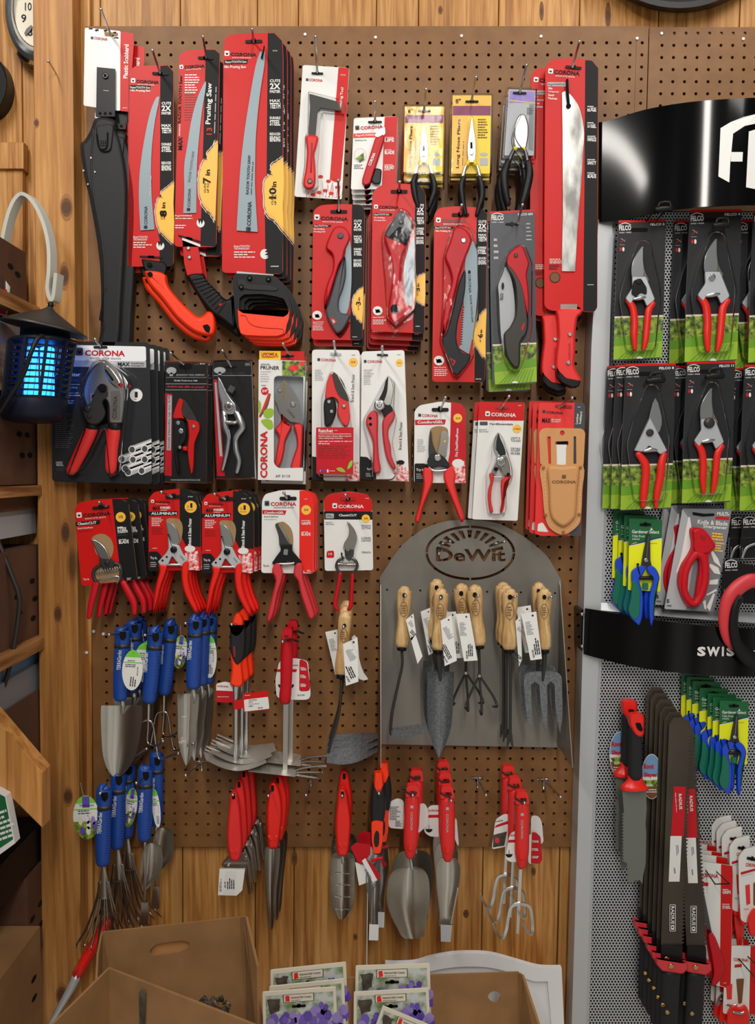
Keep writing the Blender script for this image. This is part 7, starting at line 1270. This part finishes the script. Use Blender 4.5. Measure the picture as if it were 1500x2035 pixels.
# root knives
def slayer(lab, dx, dy, d, n=1):
    F(1150+dx, 1150+dy, .2458); t = T('root_knife', lab, 'garden knife', (470, 1200), d)
    p = t.p('pommel', 'red pommel'); p.puff(rnd(q('405,1105 430,1088 515,1090 532,1120 528,1270 490,1288 450,1262 408,1180'), 22), 'hred', d=d+.002, h=.016, ins=14, th=.01); p.ink(rnd(q('455,1165 500,1165 520,1225 500,1240 470,1215'), 14), 'dark', 1, d=d+.018)
    p = t.p('grip', 'black grip'); p.tube([(455, 1230, 56), (458, 1350, 58), (455, 1480, 60), (455, 1590, 60)], 'blk2', d=d, fl=.8, n=12)
    p = t.p('guard', 'red flared guard'); p.tube([(455, 1590, 62), (455, 1625, 66), (452, 1655, 84), (450, 1680, 112), (450, 1700, 114)], 'hred', d=d, fl=.5, n=18, cap=0); t2 = p
    p = t.p('blade', 'grey toothed blade'); o = q('352,1712 545,1712 548,1860 540,1990 545,2060 540,2300 520,2400 515,2470 495,2440 450,2440 405,2470 395,2440 390,2300')
    for i in range(16): y = 2280-i*25; o += [(350+i*.0, y), (366, y-10)]
    p.poly(o, 'toothed', d=d, th=.002); t.end()
slayer('front root knife with red pommel and guard on the stand', 0, 0, .11); slayer('rear root knife with red pommel, partly hidden on the stand', -14, -27, .07)
F(1150, 1150, .2458)
for lab, cx, cy, d, a in (('oval picture tag right of the front root knife', 590, 1600, .095, 0), ('oval picture tag left of the rear root knife', 330, 1420, .06, 8)):
    t = T('hang_tag', lab, 'tag', (cx, cy), d); p = t.p('hang_tag'); p.d = d; E = lambda r0, r1: ell(cx, cy, 78, 178, 40, r0, r1); p.poly(ell(cx, cy, 82, 182, 40), 'white', d=d, th=.001); p.ink(E(0, 180), 'blsky', 1); p.ink(E(200, 340), 'brn', 1); p.ink(wob([(cx-74, cy+30), (cx+74, cy+30), (cx+60, cy+80), (cx-60, cy+80)], 8), 'foliage', 2)
    p.txt('Root', cx-66, cy-62, 82, 42, 'crim', 0, .04); p.txt('Slayer', cx-64, cy+12, 108, 44, 'crim', 0, .04); p.txt('Knife', cx-44, cy+80, 50, 22, 'white', 0, .02); fine(p, cx-50, cy+110, 95, 2, 18, 'white'); t.end()
# radius saws
def radius(lab, n, pts, offs, d, stk=True, flip=0):
    """long dark toothed blade hung by its tip, red guard, black handle; pts: blade outline frame"""
    F(1150, 1550, .2383); t = T('root_saw', lab, 'pruning saw', pts[0], d, n=n); A, B, w0, w1 = pts; ax, ay = A; bx, by = B
    g = lambda u, v: (ax+(bx-ax)*v+u*(w0+(w1-w0)*v), ay+(by-ay)*v)
    p = t.p('blade', 'long dark toothed blade'); o = [g(-1, .03), g(-1, 1), g(1, 1)]
    for i in range(58): v = 1-.93*(i+.5)/58; o += [g(.84, v+.005), g(1.16, v-.005)]
    o += [g(.75, .03), g(.4, 0), g(-.6, .0)]; p.poly(o, 'brnsteel', d=d, th=.002)
    if stk: s = p.sub('sticker', 'red and white price sticker'); s.poly([g(-.35, .30), g(.75, .305), g(.72, .52), g(-.45, .52)], 'crim', d=d+.0005, th=.0004); s.poly([g(-.5, .52), g(.55, .52), g(.5, .72), g(-.5, .72)], 'white', d=d+.0007, th=.0004); s.txt('RADIUS', *g(.1, .335), 130, 26, 'white', -87, .03, d=d+.0008); s.txt('$18.99', *g(-.1, .66), 46, 14, 'ink', -86, .02, d=d+.001); fine(s, *g(.2, .56), 90, 2, 12, 'gry', -87, 4); fine(s, *g(-.2, .33), 190, 1, 10, 'white', -87, 4)
    s = p.sub('brand_label', 'white outlined label'); s.d = d+.0006; c = g(-.05, .82); s.ink(rnd(rect(c[0]-26, c[1], c[0]+24, c[1]+225), 8), 'white', 1); s.ink(rnd(rect(c[0]-21, c[1]+5, c[0]+19, c[1]+220), 6), 'ink', 2); s.txt('RADIUS', c[0]-14, c[1]+14, 150, 27, 'white', -90, .03, L=4); s.ink(rnd(rect(c[0]-14, c[1]+172, c[0]+12, c[1]+212), 6), 'white', 4); s.disc(c[0]-1, c[1]+190, 7, 'ink', d=s.d+.0014, h=.0002)
    p = t.p('blade_socket'); p.puff(rnd([(bx-w1, by), (bx+w1, by), (bx+w1+2, by+140), (bx-w1-4, by+130)], 16), 'black', d=d+.001, h=.004, ins=8, th=.008)
    p = t.p('guard', 'dusty red guard'); p.puff(rnd([(bx-w1-40, by+90), (bx-w1-20, by+108), (bx+w1, by+140), (bx+w1+36, by+130), (bx+w1+46, by+200), (bx+w1, by+240), (bx-w1+10, by+215), (bx-w1-40, by+160)], 12), 'pink', d=d+.004, h=.010, ins=10, th=.012); p.disc(bx-4, by+175, 24, 'brass', d=d+.014, h=.004)
    p = t.p('handle', 'black handle'); p.tube([(bx-6, by+230, 85), (bx-12, by+350, 80), (bx-18, by+480, 82), (bx-24, by+600, 80), (bx-30, by+760, 78)], 'blk2', d=d, fl=.5, n=12); p.disc(bx-35, by+560, 18, 'brass', d=d+.019, h=.003)
    t.end(); t.stack(offs)
noisy('brnsteel', (58, 50, 42), (74, 66, 56), 8, .4, .3)
radius('dark bladed long saw with sticker in the left hanging stack', 6, ((845, -520), (775, 1380), 90, 90), [(-20, -30, .012), (-42, -62, .024), (-62, -110, .036), (-90, -150, .046), (-110, -190, .054)], .12)
radius('dark bladed long saw with white label, right of the left stack', 2, ((880, -500), (980, 1390), 75, 82), [(-30, -30, .02)], .105)
# more small packs lower right
def small(lab, o, slotp, n, offs, d, red=True, body=None, win=None):
    t = T('pruner_pack', lab, 'pruner', q(o)[0], d, n=n); p = t.p('card'); p.poly(rnd(q(o), 24), 'white', th=.002, edge='kraft')
    if red: p.ink(rnd(q(red), 8), 'red', 1)
    if win: p.ink(rnd(q(win), 12), 'kraft', 2)
    a = slotp; p.txt('CORONA', a[0], a[1], a[2], a[3], 'crim', -4, .03); 
    if body: body(t, p)
    t.end(); t.stack(offs)
F(1150, 1550, .2383)
def b1(t, p):
    p.ink(q('1025,852 1082,858 1076,888 1020,880'), 'red', 2); p.txt('GRIPS', 1198, 950, 70, 28, 'white', 0, .03); fine(p, 1198, 918, 68, 1, 16, 'white'); p.txt('STEEL', 1198, 1076, 68, 26, 'white', 2, .03); fine(p, 1196, 1040, 68, 2, 16, 'white'); fine(p, 1204, 1695, 40, 1, 10, 'white')
    e = t.p('handle', 'red pruner handles'); e.puff(cr(q('1075,1300 1120,1280 1180,1420 1210,1540 1190,1650 1130,1720 1100,1700 1120,1600 1100,1450'), 3, True), 'crim', d=.09, h=.01, ins=12); e = t.p('blade'); e.poly(q('1020,800 1045,950 1110,1280 1080,1300 1030,1100'), 'dsteel', d=.09, th=.002)
small('white and red carded pruner right of the long saws', '960,670 1180,700 1280,715 1285,800 1265,1740 1130,1710 1010,1300', (1010, 810, 150, 34), 5, [(-20, -44, .012), (-40, -62, .024), (-60, -96, .036), (-90, -118, .044)], .085, '1186,702 1280,718 1284,800 1264,1738 1175,1715', b1)
def b2(t, p):
    p.ink(q('1350,770 1480,735 1480,755 1352,792'), 'crim', 1); slot(p, 1445, 660, 90, 24, -12); p.ink(q('1388,880 1425,870 1430,1030 1398,1045'), 'rub', 3); p.ink(rnd(q('1455,860 1480,850 1480,1060 1455,1040'), 8), 'brn', 3); fine(p, 1352, 806, 110, 1, 10, 'lgry', 14); p.txt('Try It.', 1378, 1090, 40, 16, 'ink', 8, .01)
    e = t.p('handle', 'orange red handle'); e.puff(cr(q('1440,1090 1480,1080 1500,1200 1480,1290 1430,1300 1405,1180'), 3, True), 'hred', d=.098, h=.01, ins=12)
    e = t.p('handle'); e.puff(cr(q('1290,1090 1340,1100 1380,1200 1370,1330 1350,1430 1325,1440 1310,1330 1290,1200'), 3, True), 'hred', d=.06, h=.01, ins=12)
small('white carded pruner with tan window at the right edge', '1330,640 1380,575 1500,545 1520,1150 1400,1195 1350,1170 1335,900', (1390, 722, 90, 30), 5, [(-50, -60, .015), (-90, -110, .03), (-115, -140, .042), (-140, -170, .052)], .095, None, b2)
def b3(t, p):
    p.ink(q('1300,1540 1360,1535 1358,1560 1298,1566'), 'red', 2); p.ink(rnd(q('1312,1660 1378,1656 1360,1860 1330,1870'), 12), 'brn', 3); p.ink(q('1228,1720 1280,1700 1275,1830 1236,1830'), 'rub', 3)
    e = t.p('handle', 'orange red handle'); e.puff(cr(q('1240,1940 1290,1880 1340,1900 1390,1880 1420,1960 1410,2080 1330,2060 1230,2090'), 3, True), 'hred', d=.088, h=.012, ins=14); e = t.p('spring'); e.tube([(1290, 1935, 9), (1345, 1945, 11), (1375, 1935, 9)], 'silv', d=.105)
small('white and orange red carded pruner low at the right edge', '1250,1380 1480,1385 1490,1960 1200,1950 1215,1600', (1290, 1510, 120, 26), 3, [(-26, -10, .02), (-46, -14, .035)], .085, '1432,1384 1480,1386 1490,1958 1420,1955', b3)
t = T('display_hook', 'thin black wire loop hook over the white and red cards', 'hook', (1130, 770), .12); t.p('display_hook').tube([(1040, 725, 6, .07), (1135, 868, 6, .14), (1255, 866, 6, .14), (1120, 738, 6, .07)], 'black', n=6, k=1); t.end()
t = T('display_hook', 'thin black wire hook low at the right edge', 'hook', (1400, 1500), .12); t.p('display_hook').tube([(1300, 1455, 6, .07), (1480, 1660, 6, .15), (1540, 1600, 6, .15), (1380, 1445, 6, .07)], 'black', n=6, k=1); t.end()
# ================================================================== BUG ZAPPER, CRATES AND SHELVES ON THE LEFT
F(0, 400, .3)
t = T('plant_hanger', 'flat grey metal arm curving down to a hook', 'hanger', (300, 300), .16)
p = t.p('plant_hanger'); F(); c = cr([(-6, 600, .13), (4, 520, .13), (22, 430, .13), (44, 390, .13), (68, 400, .135), (90, 440, .14), (102, 490, .145), (103, 540, .15), (100, 575, .15), (106, 597, .15), (112, 590, .15), (117, 545, .152)], 5)
A = [P(*z) for z in c]; vs = []
for i, a in enumerate(A):
    tt = (A[min(i+1, len(A)-1)]-A[max(i-1, 0)]).normalized(); nrm = tt.cross(Vector((0, 1, 0))).normalized()
    for s_, y_ in ((-1, -1), (1, -1), (1, 1), (-1, 1)): vs.append(a+nrm*.0022*s_*1.6+Vector((.2*y_*.012, .010*y_, 0)))
p.add(vs, [(i*4+j, i*4+(j+1) % 4, i*4+4+(j+1) % 4, i*4+4+j) for i in range(len(A)-1) for j in range(4)]+[(0, 1, 2, 3), (len(vs)-1, len(vs)-2, len(vs)-3, len(vs)-4)], 'wgrey'); t.end()
t = T('bug_zapper', 'dark blue lantern bug zapper with glowing blue tube', 'bug zapper', (95, 700), .15)
def lathe(p, prof, m, d, lean=0, n=32, off=0, sy=1.):
    """solid of revolution about a near vertical axis; prof (y px, x centre px, radius px)"""
    vs = []
    for y, xc, r in prof:
        c = P(xc, y, d); rr = U(r, d)
        for j in range(n): g = 2*math.pi*j/n+off; vs.append(c+Vector((math.cos(g)*rr, math.sin(g)*rr*sy, math.cos(g)*rr*lean)))
    k = len(prof); p.add(vs, [(i*n+j, i*n+(j+1) % n, (i+1)*n+(j+1) % n, (i+1)*n+j) for i in range(k-1) for j in range(n)]+[tuple(range(n)), tuple((k-1)*n+j for j in range(n))], m, True)
DZ = .17
p = t.p('hanging_ring', 'thin brass ring'); p.tube([(92, 594, .8), (92, 604, .8), (100, 609, .8), (110, 606, .8), (113, 596, .8)], 'brass', d=.15, n=6)
p = t.p('roof', 'flared conical metal roof'); lathe(p, [(606, 100, 3), (611, 100, 5), (617, 97, 12), (631, 92, 40), (646, 88, 68), (653, 88, 80), (655, 88, 79), (650, 88, 66), (640, 88, 40)], 'gun', DZ, -.18)
p = t.p('cap'); p.tube([(100, 612, 5), (101, 604, 5.5)], 'black', d=DZ, k=1)
p = t.p('neck', 'dark blue collar'); lathe(p, [(645, 90, 44), (672, 90, 46), (676, 88, 60), (682, 84, 62), (684, 84, 58)], 'slate', DZ)
p = t.p('glowing_tube'); [lathe(p, [(690, x, 8), (692, x, 13), (786, x, 13), (788, x, 8)], 'uv', DZ, n=12) for x in (62,)]
p = t.p('glowing_tube'); lathe(p, [(690, 94, 8), (692, 94, 13), (786, 94, 13), (788, 94, 8)], 'uv', DZ-.012, n=12)
for i in range(10):
    y = 682+i*12.2; x = 84-i*1.6; r = 60-i*.3
    p = t.p('cage_ring'); c = P(x, y, DZ); rr = U(r, DZ); n = 32; vs = []
    for k_, (ra, dz) in enumerate(((0, .0018), (.006, .0018), (.006, -.0018), (0, -.0018))):
        for j in range(n): g = 2*math.pi*j/n; vs.append(c+Vector((math.cos(g)*(rr-ra), math.sin(g)*(rr-ra), dz)))
    p.add(vs, [(a*n+j, a*n+(j+1) % n, ((a+1) % 4)*n+(j+1) % n, ((a+1) % 4)*n+j) for a in range(4) for j in range(n)], 'slate')
for k in range(10):
    g = 2*math.pi*k/10+.25; p = t.p('cage_bar'); a, b = P(84, 680, DZ), P(69, 796, DZ); r1, r2 = U(60, DZ), U(57, DZ)
    v = [a+Vector((math.cos(g)*r1, math.sin(g)*r1, 0)), b+Vector((math.cos(g)*r2, math.sin(g)*r2, 0))]; s_ = Vector((-math.sin(g), math.cos(g), 0))*.0028; o_ = Vector((math.cos(g), math.sin(g), 0))*.004
    vs = [w+s_*i+o_*j for w in v for i, j in ((-1, -1), (1, -1), (1, 1), (-1, 1))]; p.add(vs, [(j, (j+1) % 4, 4+(j+1) % 4, 4+j) for j in range(4)]+[(0, 1, 2, 3), (7, 6, 5, 4)], 'slate')
p = t.p('inner_grid', 'fine metal shock grid')
for k in range(14): g = 2*math.pi*k/14; c = (80+math.cos(g)*34, 0); p.tube([(84+math.cos(g)*30, 690, .7, DZ-math.sin(g)*.035), (72+math.cos(g)*30, 790, .7, DZ-math.sin(g)*.035)], 'silv', n=4, k=1)
p = t.p('base', 'dark blue rounded base'); lathe(p, [(790, 70, 59), (797, 69, 61), (826, 66, 59), (836, 66, 52), (840, 66, 36)], 'slate', DZ)
p = t.p('power_cord', 'black power cord'); p.tube([(84, 668, 5, .24), (74, 674, 5, .25), (62, 700, 4.5, .26), (46, 745, 4.5, .26), (22, 785, 4.5, .26), (-12, 835, 4.5, .26)], 'black', n=8)
t.end()
t = T('small_flag', 'little red white and blue flag behind the hanger arm', 'flag', (8, 600), .17); p = t.p('small_flag'); p.grid([[(-20, 540, .15), (-2, 548, .16), (10, 556, .15), (20, 570, .155)], [(-20, 580, .15), (-2, 586, .16), (8, 596, .15), (17, 606, .155)], [(-20, 620, .15), (-2, 624, .16), (6, 628, .15), (12, 636, .155)]], 'white', .0006)
for a in range(3): p.sheet([(-20, 560+a*22, .1625), (14-a*1, 576+a*20, .1585), (13-a*1, 586+a*20, .1585), (-20, 571+a*22, .1625)], 'crim', .0004)
p.sheet([(-20, 540, .163), (5, 546, .1635), (8, 580, .163), (-20, 572, .1625)], 'flagb', .0003); t.end()
t = T('power_cord', 'thick dark cord hanging in front of the lower boxes', 'cord', (30, 1200), .17); t.p('power_cord').tube([(-20, 1040, 5), (4, 1095, 5), (24, 1145, 5), (38, 1185, 5), (37, 1220, 5), (28, 1280, 5), (12, 1350, 5), (-14, 1420, 5)], 'gun', d=.17, n=8); t.end()
# shelf unit: shelves and cartons seen from the side; their right hand faces share a plane just left of the post
X0 = -.742
def zat(y, d=.04): return P(70, y, d).z
def crate(name, lab, cat, yt, yb, m, d0, d1, x1=X0, w=.35, slots=(), top=None, flap=None):
    """carton with its right side visible; yt/yb px heights at the wall plane"""
    z1, z0 = zat(yt), zat(yb); t = T(name, lab, cat, None, 0); t.loc = Vector((x1-w/2, -(d0+d1)/2, z0)); p = t.p('carton' if cat == 'box' else name)
    p.box((x1-w, -d1, z0), (x1, -d0, z1), m); p.d = 0
    if slots:
        e = t.p('hand_slot', 'dark cut hand slots') if False else p
        for yy, zz in slots:
            vs = [Vector((x1+.0008, -yy+.012*math.cos(a)*(1.0), zz+.006*math.sin(a))) for a in [i*math.pi/6 for i in range(12)]]; e.add(vs, [tuple(range(12))], 'dark')
    if flap: p.add([Vector(v) for v in ((x1, -d1, z1), (x1, -d0, z1), (x1+.03, -d0, z1-.05), (x1+.03, -d1, z1-.045))], [(0, 1, 2, 3)], 'cardboard')
    t.end(); return t
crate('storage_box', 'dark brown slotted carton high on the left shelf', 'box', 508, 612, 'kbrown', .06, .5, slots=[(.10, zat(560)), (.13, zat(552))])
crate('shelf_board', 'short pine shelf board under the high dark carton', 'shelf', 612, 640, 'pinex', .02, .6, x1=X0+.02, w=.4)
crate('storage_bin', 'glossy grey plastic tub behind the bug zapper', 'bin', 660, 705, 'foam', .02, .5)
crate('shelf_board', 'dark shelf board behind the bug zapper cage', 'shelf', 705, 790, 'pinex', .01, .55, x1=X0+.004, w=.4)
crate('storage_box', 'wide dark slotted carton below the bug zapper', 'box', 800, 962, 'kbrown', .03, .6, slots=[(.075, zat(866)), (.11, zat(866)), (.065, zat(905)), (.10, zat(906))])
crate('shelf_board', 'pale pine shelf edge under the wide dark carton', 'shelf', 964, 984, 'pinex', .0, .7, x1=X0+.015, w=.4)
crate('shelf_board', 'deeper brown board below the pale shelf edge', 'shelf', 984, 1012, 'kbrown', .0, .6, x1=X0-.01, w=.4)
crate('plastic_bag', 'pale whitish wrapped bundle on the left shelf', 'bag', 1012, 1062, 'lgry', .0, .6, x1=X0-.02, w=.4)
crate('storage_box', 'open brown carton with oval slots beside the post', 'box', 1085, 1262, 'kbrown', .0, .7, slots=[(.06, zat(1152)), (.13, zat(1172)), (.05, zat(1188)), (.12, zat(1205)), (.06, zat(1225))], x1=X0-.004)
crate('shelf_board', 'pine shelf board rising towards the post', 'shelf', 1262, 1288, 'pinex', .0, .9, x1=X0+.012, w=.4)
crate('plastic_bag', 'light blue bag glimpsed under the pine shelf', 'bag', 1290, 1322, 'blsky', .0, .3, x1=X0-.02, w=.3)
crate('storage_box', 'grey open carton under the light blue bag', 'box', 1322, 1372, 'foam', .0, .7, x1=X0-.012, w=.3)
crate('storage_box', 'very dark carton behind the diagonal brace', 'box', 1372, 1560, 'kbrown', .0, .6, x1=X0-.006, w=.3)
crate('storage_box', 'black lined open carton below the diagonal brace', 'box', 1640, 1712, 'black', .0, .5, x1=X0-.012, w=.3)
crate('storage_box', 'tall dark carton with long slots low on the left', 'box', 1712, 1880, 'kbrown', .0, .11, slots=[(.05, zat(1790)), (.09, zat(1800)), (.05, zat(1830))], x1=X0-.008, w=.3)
crate('storage_box', 'brown carton at the bottom left corner', 'box', 1800, 1990, 'cardboard', .115, .5, slots=[(.15, zat(1880)), (.15, zat(1915))], x1=X0+.02, w=.2)
t = T('diagonal_brace', 'diagonal pine brace board left of the post', 'brace', (30, 1540), .06); p = t.p('diagonal_brace'); p.puff(q('-40,1390 84,1535 84,1645 -40,1522'), 'pinepost', d=.30, h=.002, ins=2, th=.035, steps=1, smooth=False); p.board = [(.5, .3, .9, 1)]*len(p.v); t.end()
t = T('seed_bag', 'green printed bag at the left edge below the brace', 'bag', (10, 1620), .14); p = t.p('seed_bag'); p.d = .32; p.poly(q('-30,1560 12,1582 30,1676 -30,1720'), 'white', d=.32, th=.02); p.ink(q('-30,1562 10,1584 26,1668 -30,1706'), 'grn', 1, d=.32); fine(p, -20, 1625, 44, 6, 10, 'white', 20, 3, .5) ; t.end(); 
t = T('wall_boards', '', 'wall', None, 0, kind='structure'); t.name = 'wall_left'; p = t.p('wall_left'); p.box((X0-.9, -.7, zat(2300)), (X0-.36, -.66, zat(500)), 'dbrown'); t.end()
# ================================================================== BOTTOM: CARTONS, BULB PACKS, TRAY, POLE
F(100, 1500, .26288)
t = T('extendable_pole', 'red and silver pole end leaning between the post and the carton', 'pole', (300, 1500), .1)
p = t.p('red_sleeve'); p.tube([(450, 1240, 38, .06), (400, 1320, 42, .07), (300, 1490, 44, .085), (200, 1670, 44, .10)], 'hred', k=2, n=10, cap=0); p = t.p('metal_tube'); p.tube([(205, 1660, 40, .10), (160, 1760, 34, .11), (20, 2000, 22, .125), (-80, 2200, 20, .14)], 'alu', k=2, n=8, cap=0); t.end()
t = T('cardboard_carton', 'tall open carton with oval hand hole behind the front carton', 'box', (800, 1700), .10)
p = t.p('back_wall', 'back wall with oval hand hole'); A = q('380,1345 1475,1225 1560,1750 1650,2250 300,2250 350,1600')
p.poly(A, 'cardboard', d=.13, th=.005, holes=[rnd(q('750,1480 800,1430 1000,1403 1057,1420 1050,1462 990,1490 800,1520 755,1512'), 30)])
p = t.p('packing_paper', 'pale sheet behind the hand hole'); p.poly(q('700,1380 1100,1350 1100,1550 700,1560'), 'leather', d=.118, th=.002)
p = t.p('left_wall'); p.sheet([(380, 1345, .13), (350, 1500, .17), (330, 1900, .23), (330, 2250, .23), (370, 2250, .13)], 'cardboard', .004)
p = t.p('right_wall'); p.sheet([(1432, 1230, .13), (1475, 1226, .14), (1560, 1600, .19), (1570, 2250, .23), (1480, 2250, .13)], 'cardboard', .005); t.end()
F()
t = T('cardboard_carton', 'front cardboard carton with pointed corner and upright hand slot', 'box', (300, 2000), .28)
p = t.p('left_wall'); p.sheet([(213, 1924, .26), (95, 2040, .40), (60, 2260, .42), (213, 2260, .26)], 'cardboard', .005)
p = t.p('front_wall', 'front wall with narrow slot'); p.sheet([(213, 1924, .26), (480, 2028, .42), (560, 2060, .46), (560, 2300, .46), (213, 2300, .26)], 'cardboard', .005)
p = t.p('hand_slot'); p.sheet([(277, 1972, .306), (282, 1966, .309), (290, 1972, .314), (288, 2040, .313), (286, 2100, .312), (278, 2100, .307)], 'dust', -.0015); t.end()
t = T('dried_bulbs', 'heap of dark dry bulbs and roots inside the tall carton', 'bulbs', (430, 1990), .25, kind='stuff'); p = t.p('dried_bulbs')
for i in range(46):
    x, y = random.uniform(395, 455), random.uniform(1985, 2040); p.tube([(x, y, random.uniform(3, 6), .2), (x+random.uniform(-8, 8), y+random.uniform(-7, 7), random.uniform(3, 6), .21), (x+random.uniform(-12, 12), y+random.uniform(-9, 9), 2, .2)], 'dust' if i % 4 else 'kraft', n=6, k=2)
t.end()
F(450, 1780, .4667)
t = T('white_tray', 'white arched plastic panel standing against the planks', 'tray', (1050, 300), .04)
def arch(k, yo): return cr([(676+k, 288+yo), (720+k*.7, 290+yo), (800, 286+yo), (870, 266+yo), (960, 250+yo), (1050, 246+yo), (1130, 252+yo), (1220, 276+yo), (1310-k*.4, 302+yo), (1360-k*.8, 309+yo), (1427-k, 309+yo)], 4)
p = t.p('rim', 'raised white rim'); o = arch(0, 0)+[(1440, 620), (670, 620)]; i_ = arch(60, 52)+[(1388, 620), (722, 620)]
p.poly(o, 'plast', d=.05, th=.012, holes=[[(x, min(y, 612)) for x, y in arch(60, 56)]+[(1388, 612), (730, 612)]]); p = t.p('panel', 'recessed white panel'); p.poly(arch(40, 40)+[(1405, 615), (700, 615)], 'plast', d=.042, th=.004); t.end()
t = T('cardboard_carton', 'open carton with round hole at the bottom right', 'box', (1050, 450), .12)
p = t.p('back_wall', 'back wall with round hole'); p.poly(q('500,352 870,340 1245,328 1320,560 1330,760 500,760'), 'cardboard', d=.115, th=.005, holes=[ell(1140, 432, 27, 25, 20)])
p = t.p('right_wall'); p.sheet([(1240, 328, .115), (1258, 340, .13), (1330, 560, .22), (1340, 760, .26), (1240, 760, .115)], 'cardboard', .005); t.end()
def bulb(lab, o, d, ang):
    t = T('bulb_pack', lab, 'seed packet', q(o)[0], d); A, B, C, D = (np.array(z) for z in q(o)); p = t.p('bulb_pack'); p.d = d
    g = lambda u, v: tuple((A*(1-u)+B*u)*(1-v)+(D*(1-u)+C*u)*v); p.poly([g(0, 0), g(1, 0), g(1, 1), g(0, 1)], 'cream', d=d, th=.003, r=5)
    p.ink([g(.04, .05), g(.96, .05), g(.96, .97), g(.04, .97)], 'lilacgreen', 1); n0 = math.hypot(*(B-A)); an = math.degrees(math.atan2(-(B-A)[1], (B-A)[0]))
    p.ink(wob([g(.06, .10), g(.24, .10), g(.22, .26), g(.10, .30)], 6), 'dust', 2); p.ink([g(.28, .05), g(.70, .05), g(.70, .155), g(.28, .155)], 'gun', 2); p.ink([g(.29, .056), g(.69, .056), g(.69, .149), g(.29, .149)], 'cream', 3)
    c = g(.31, .14); p.ink(wob([g(.31, .07), g(.36, .065), g(.37, .14), g(.31, .145)], 1.5), 'hred', 4); c = g(.385, .115); p.txt('Netherland Bulb Company', c[0], c[1], n0*.28, n0*.036, 'ink', an, .01, L=5); c = g(.39, .135); fine(p, c[0], c[1], n0*.2, 1, 5, 'gry', an, 5)
    c = g(.49, .21); slot(p, c[0], c[1], n0*.19, n0*.035, an, 'dark', 6)
    rs = random.Random(int(A[0])); 
    for (u, v, s) in ((.8, .26, .12), (.70, .36, .2), (.9, .42, .2), (.2, .42, .2), (.36, .36, .14), (.48, .46, .22), (.3, .55, .2), (.62, .58, .25), (.85, .65, .2), (.15, .7, .2), (.45, .78, .25)):
        for k in range(5): a = 2*math.pi*k/5+rs.random(); c = g(u+math.cos(a)*s*.42, v+math.sin(a)*s*.30); p.ink([(c[0]+math.cos(a+b)*n0*s*r_, c[1]+math.sin(a+b)*n0*s*r_*1.2) for b, r_ in ((0, .42), (.8, .34), (1.7, .30), (2.8, .26), (3.9, .3), (5.2, .36))], ('purple', 'lilac', 'petal')[(k+int(u*10)) % 3], 3+k % 3)
    t.end()
noisy('lilacgreen', (112, 134, 84), (196, 200, 198), 45, .35); PAL['petal'] = (112, 88, 186, .45, 0)
bulb('purple flower bulb packet, rearmost of the left group', '187,318 508,284 522,620 190,650', .20, 6)
bulb('purple flower bulb packet, second in the left group', '182,388 500,355 515,700 186,720', .215, 6)
bulb('purple flower bulb packet, front of the left group', '153,412 465,390 480,720 160,740', .23, 4)
bulb('purple flower bulb packet, rear one of the right group', '550,300 865,290 876,640 545,650', .20, 2)
bulb('purple flower bulb packet, middle one of the right group', '542,412 860,394 878,720 540,740', .215, 3)
bulb('tilted purple flower bulb packet, front of the right group', '665,470 920,575 800,860 560,760', .23, -22)
noisy('floor_vinyl', (176, 170, 158), (206, 200, 188), 3, .4)
t = T('floor', '', 'floor', None, 0, kind='structure'); p = t.p('floor'); p.box((-2, -1.3, -.22), (2, .1, -.2), 'floor_vinyl'); t.end()
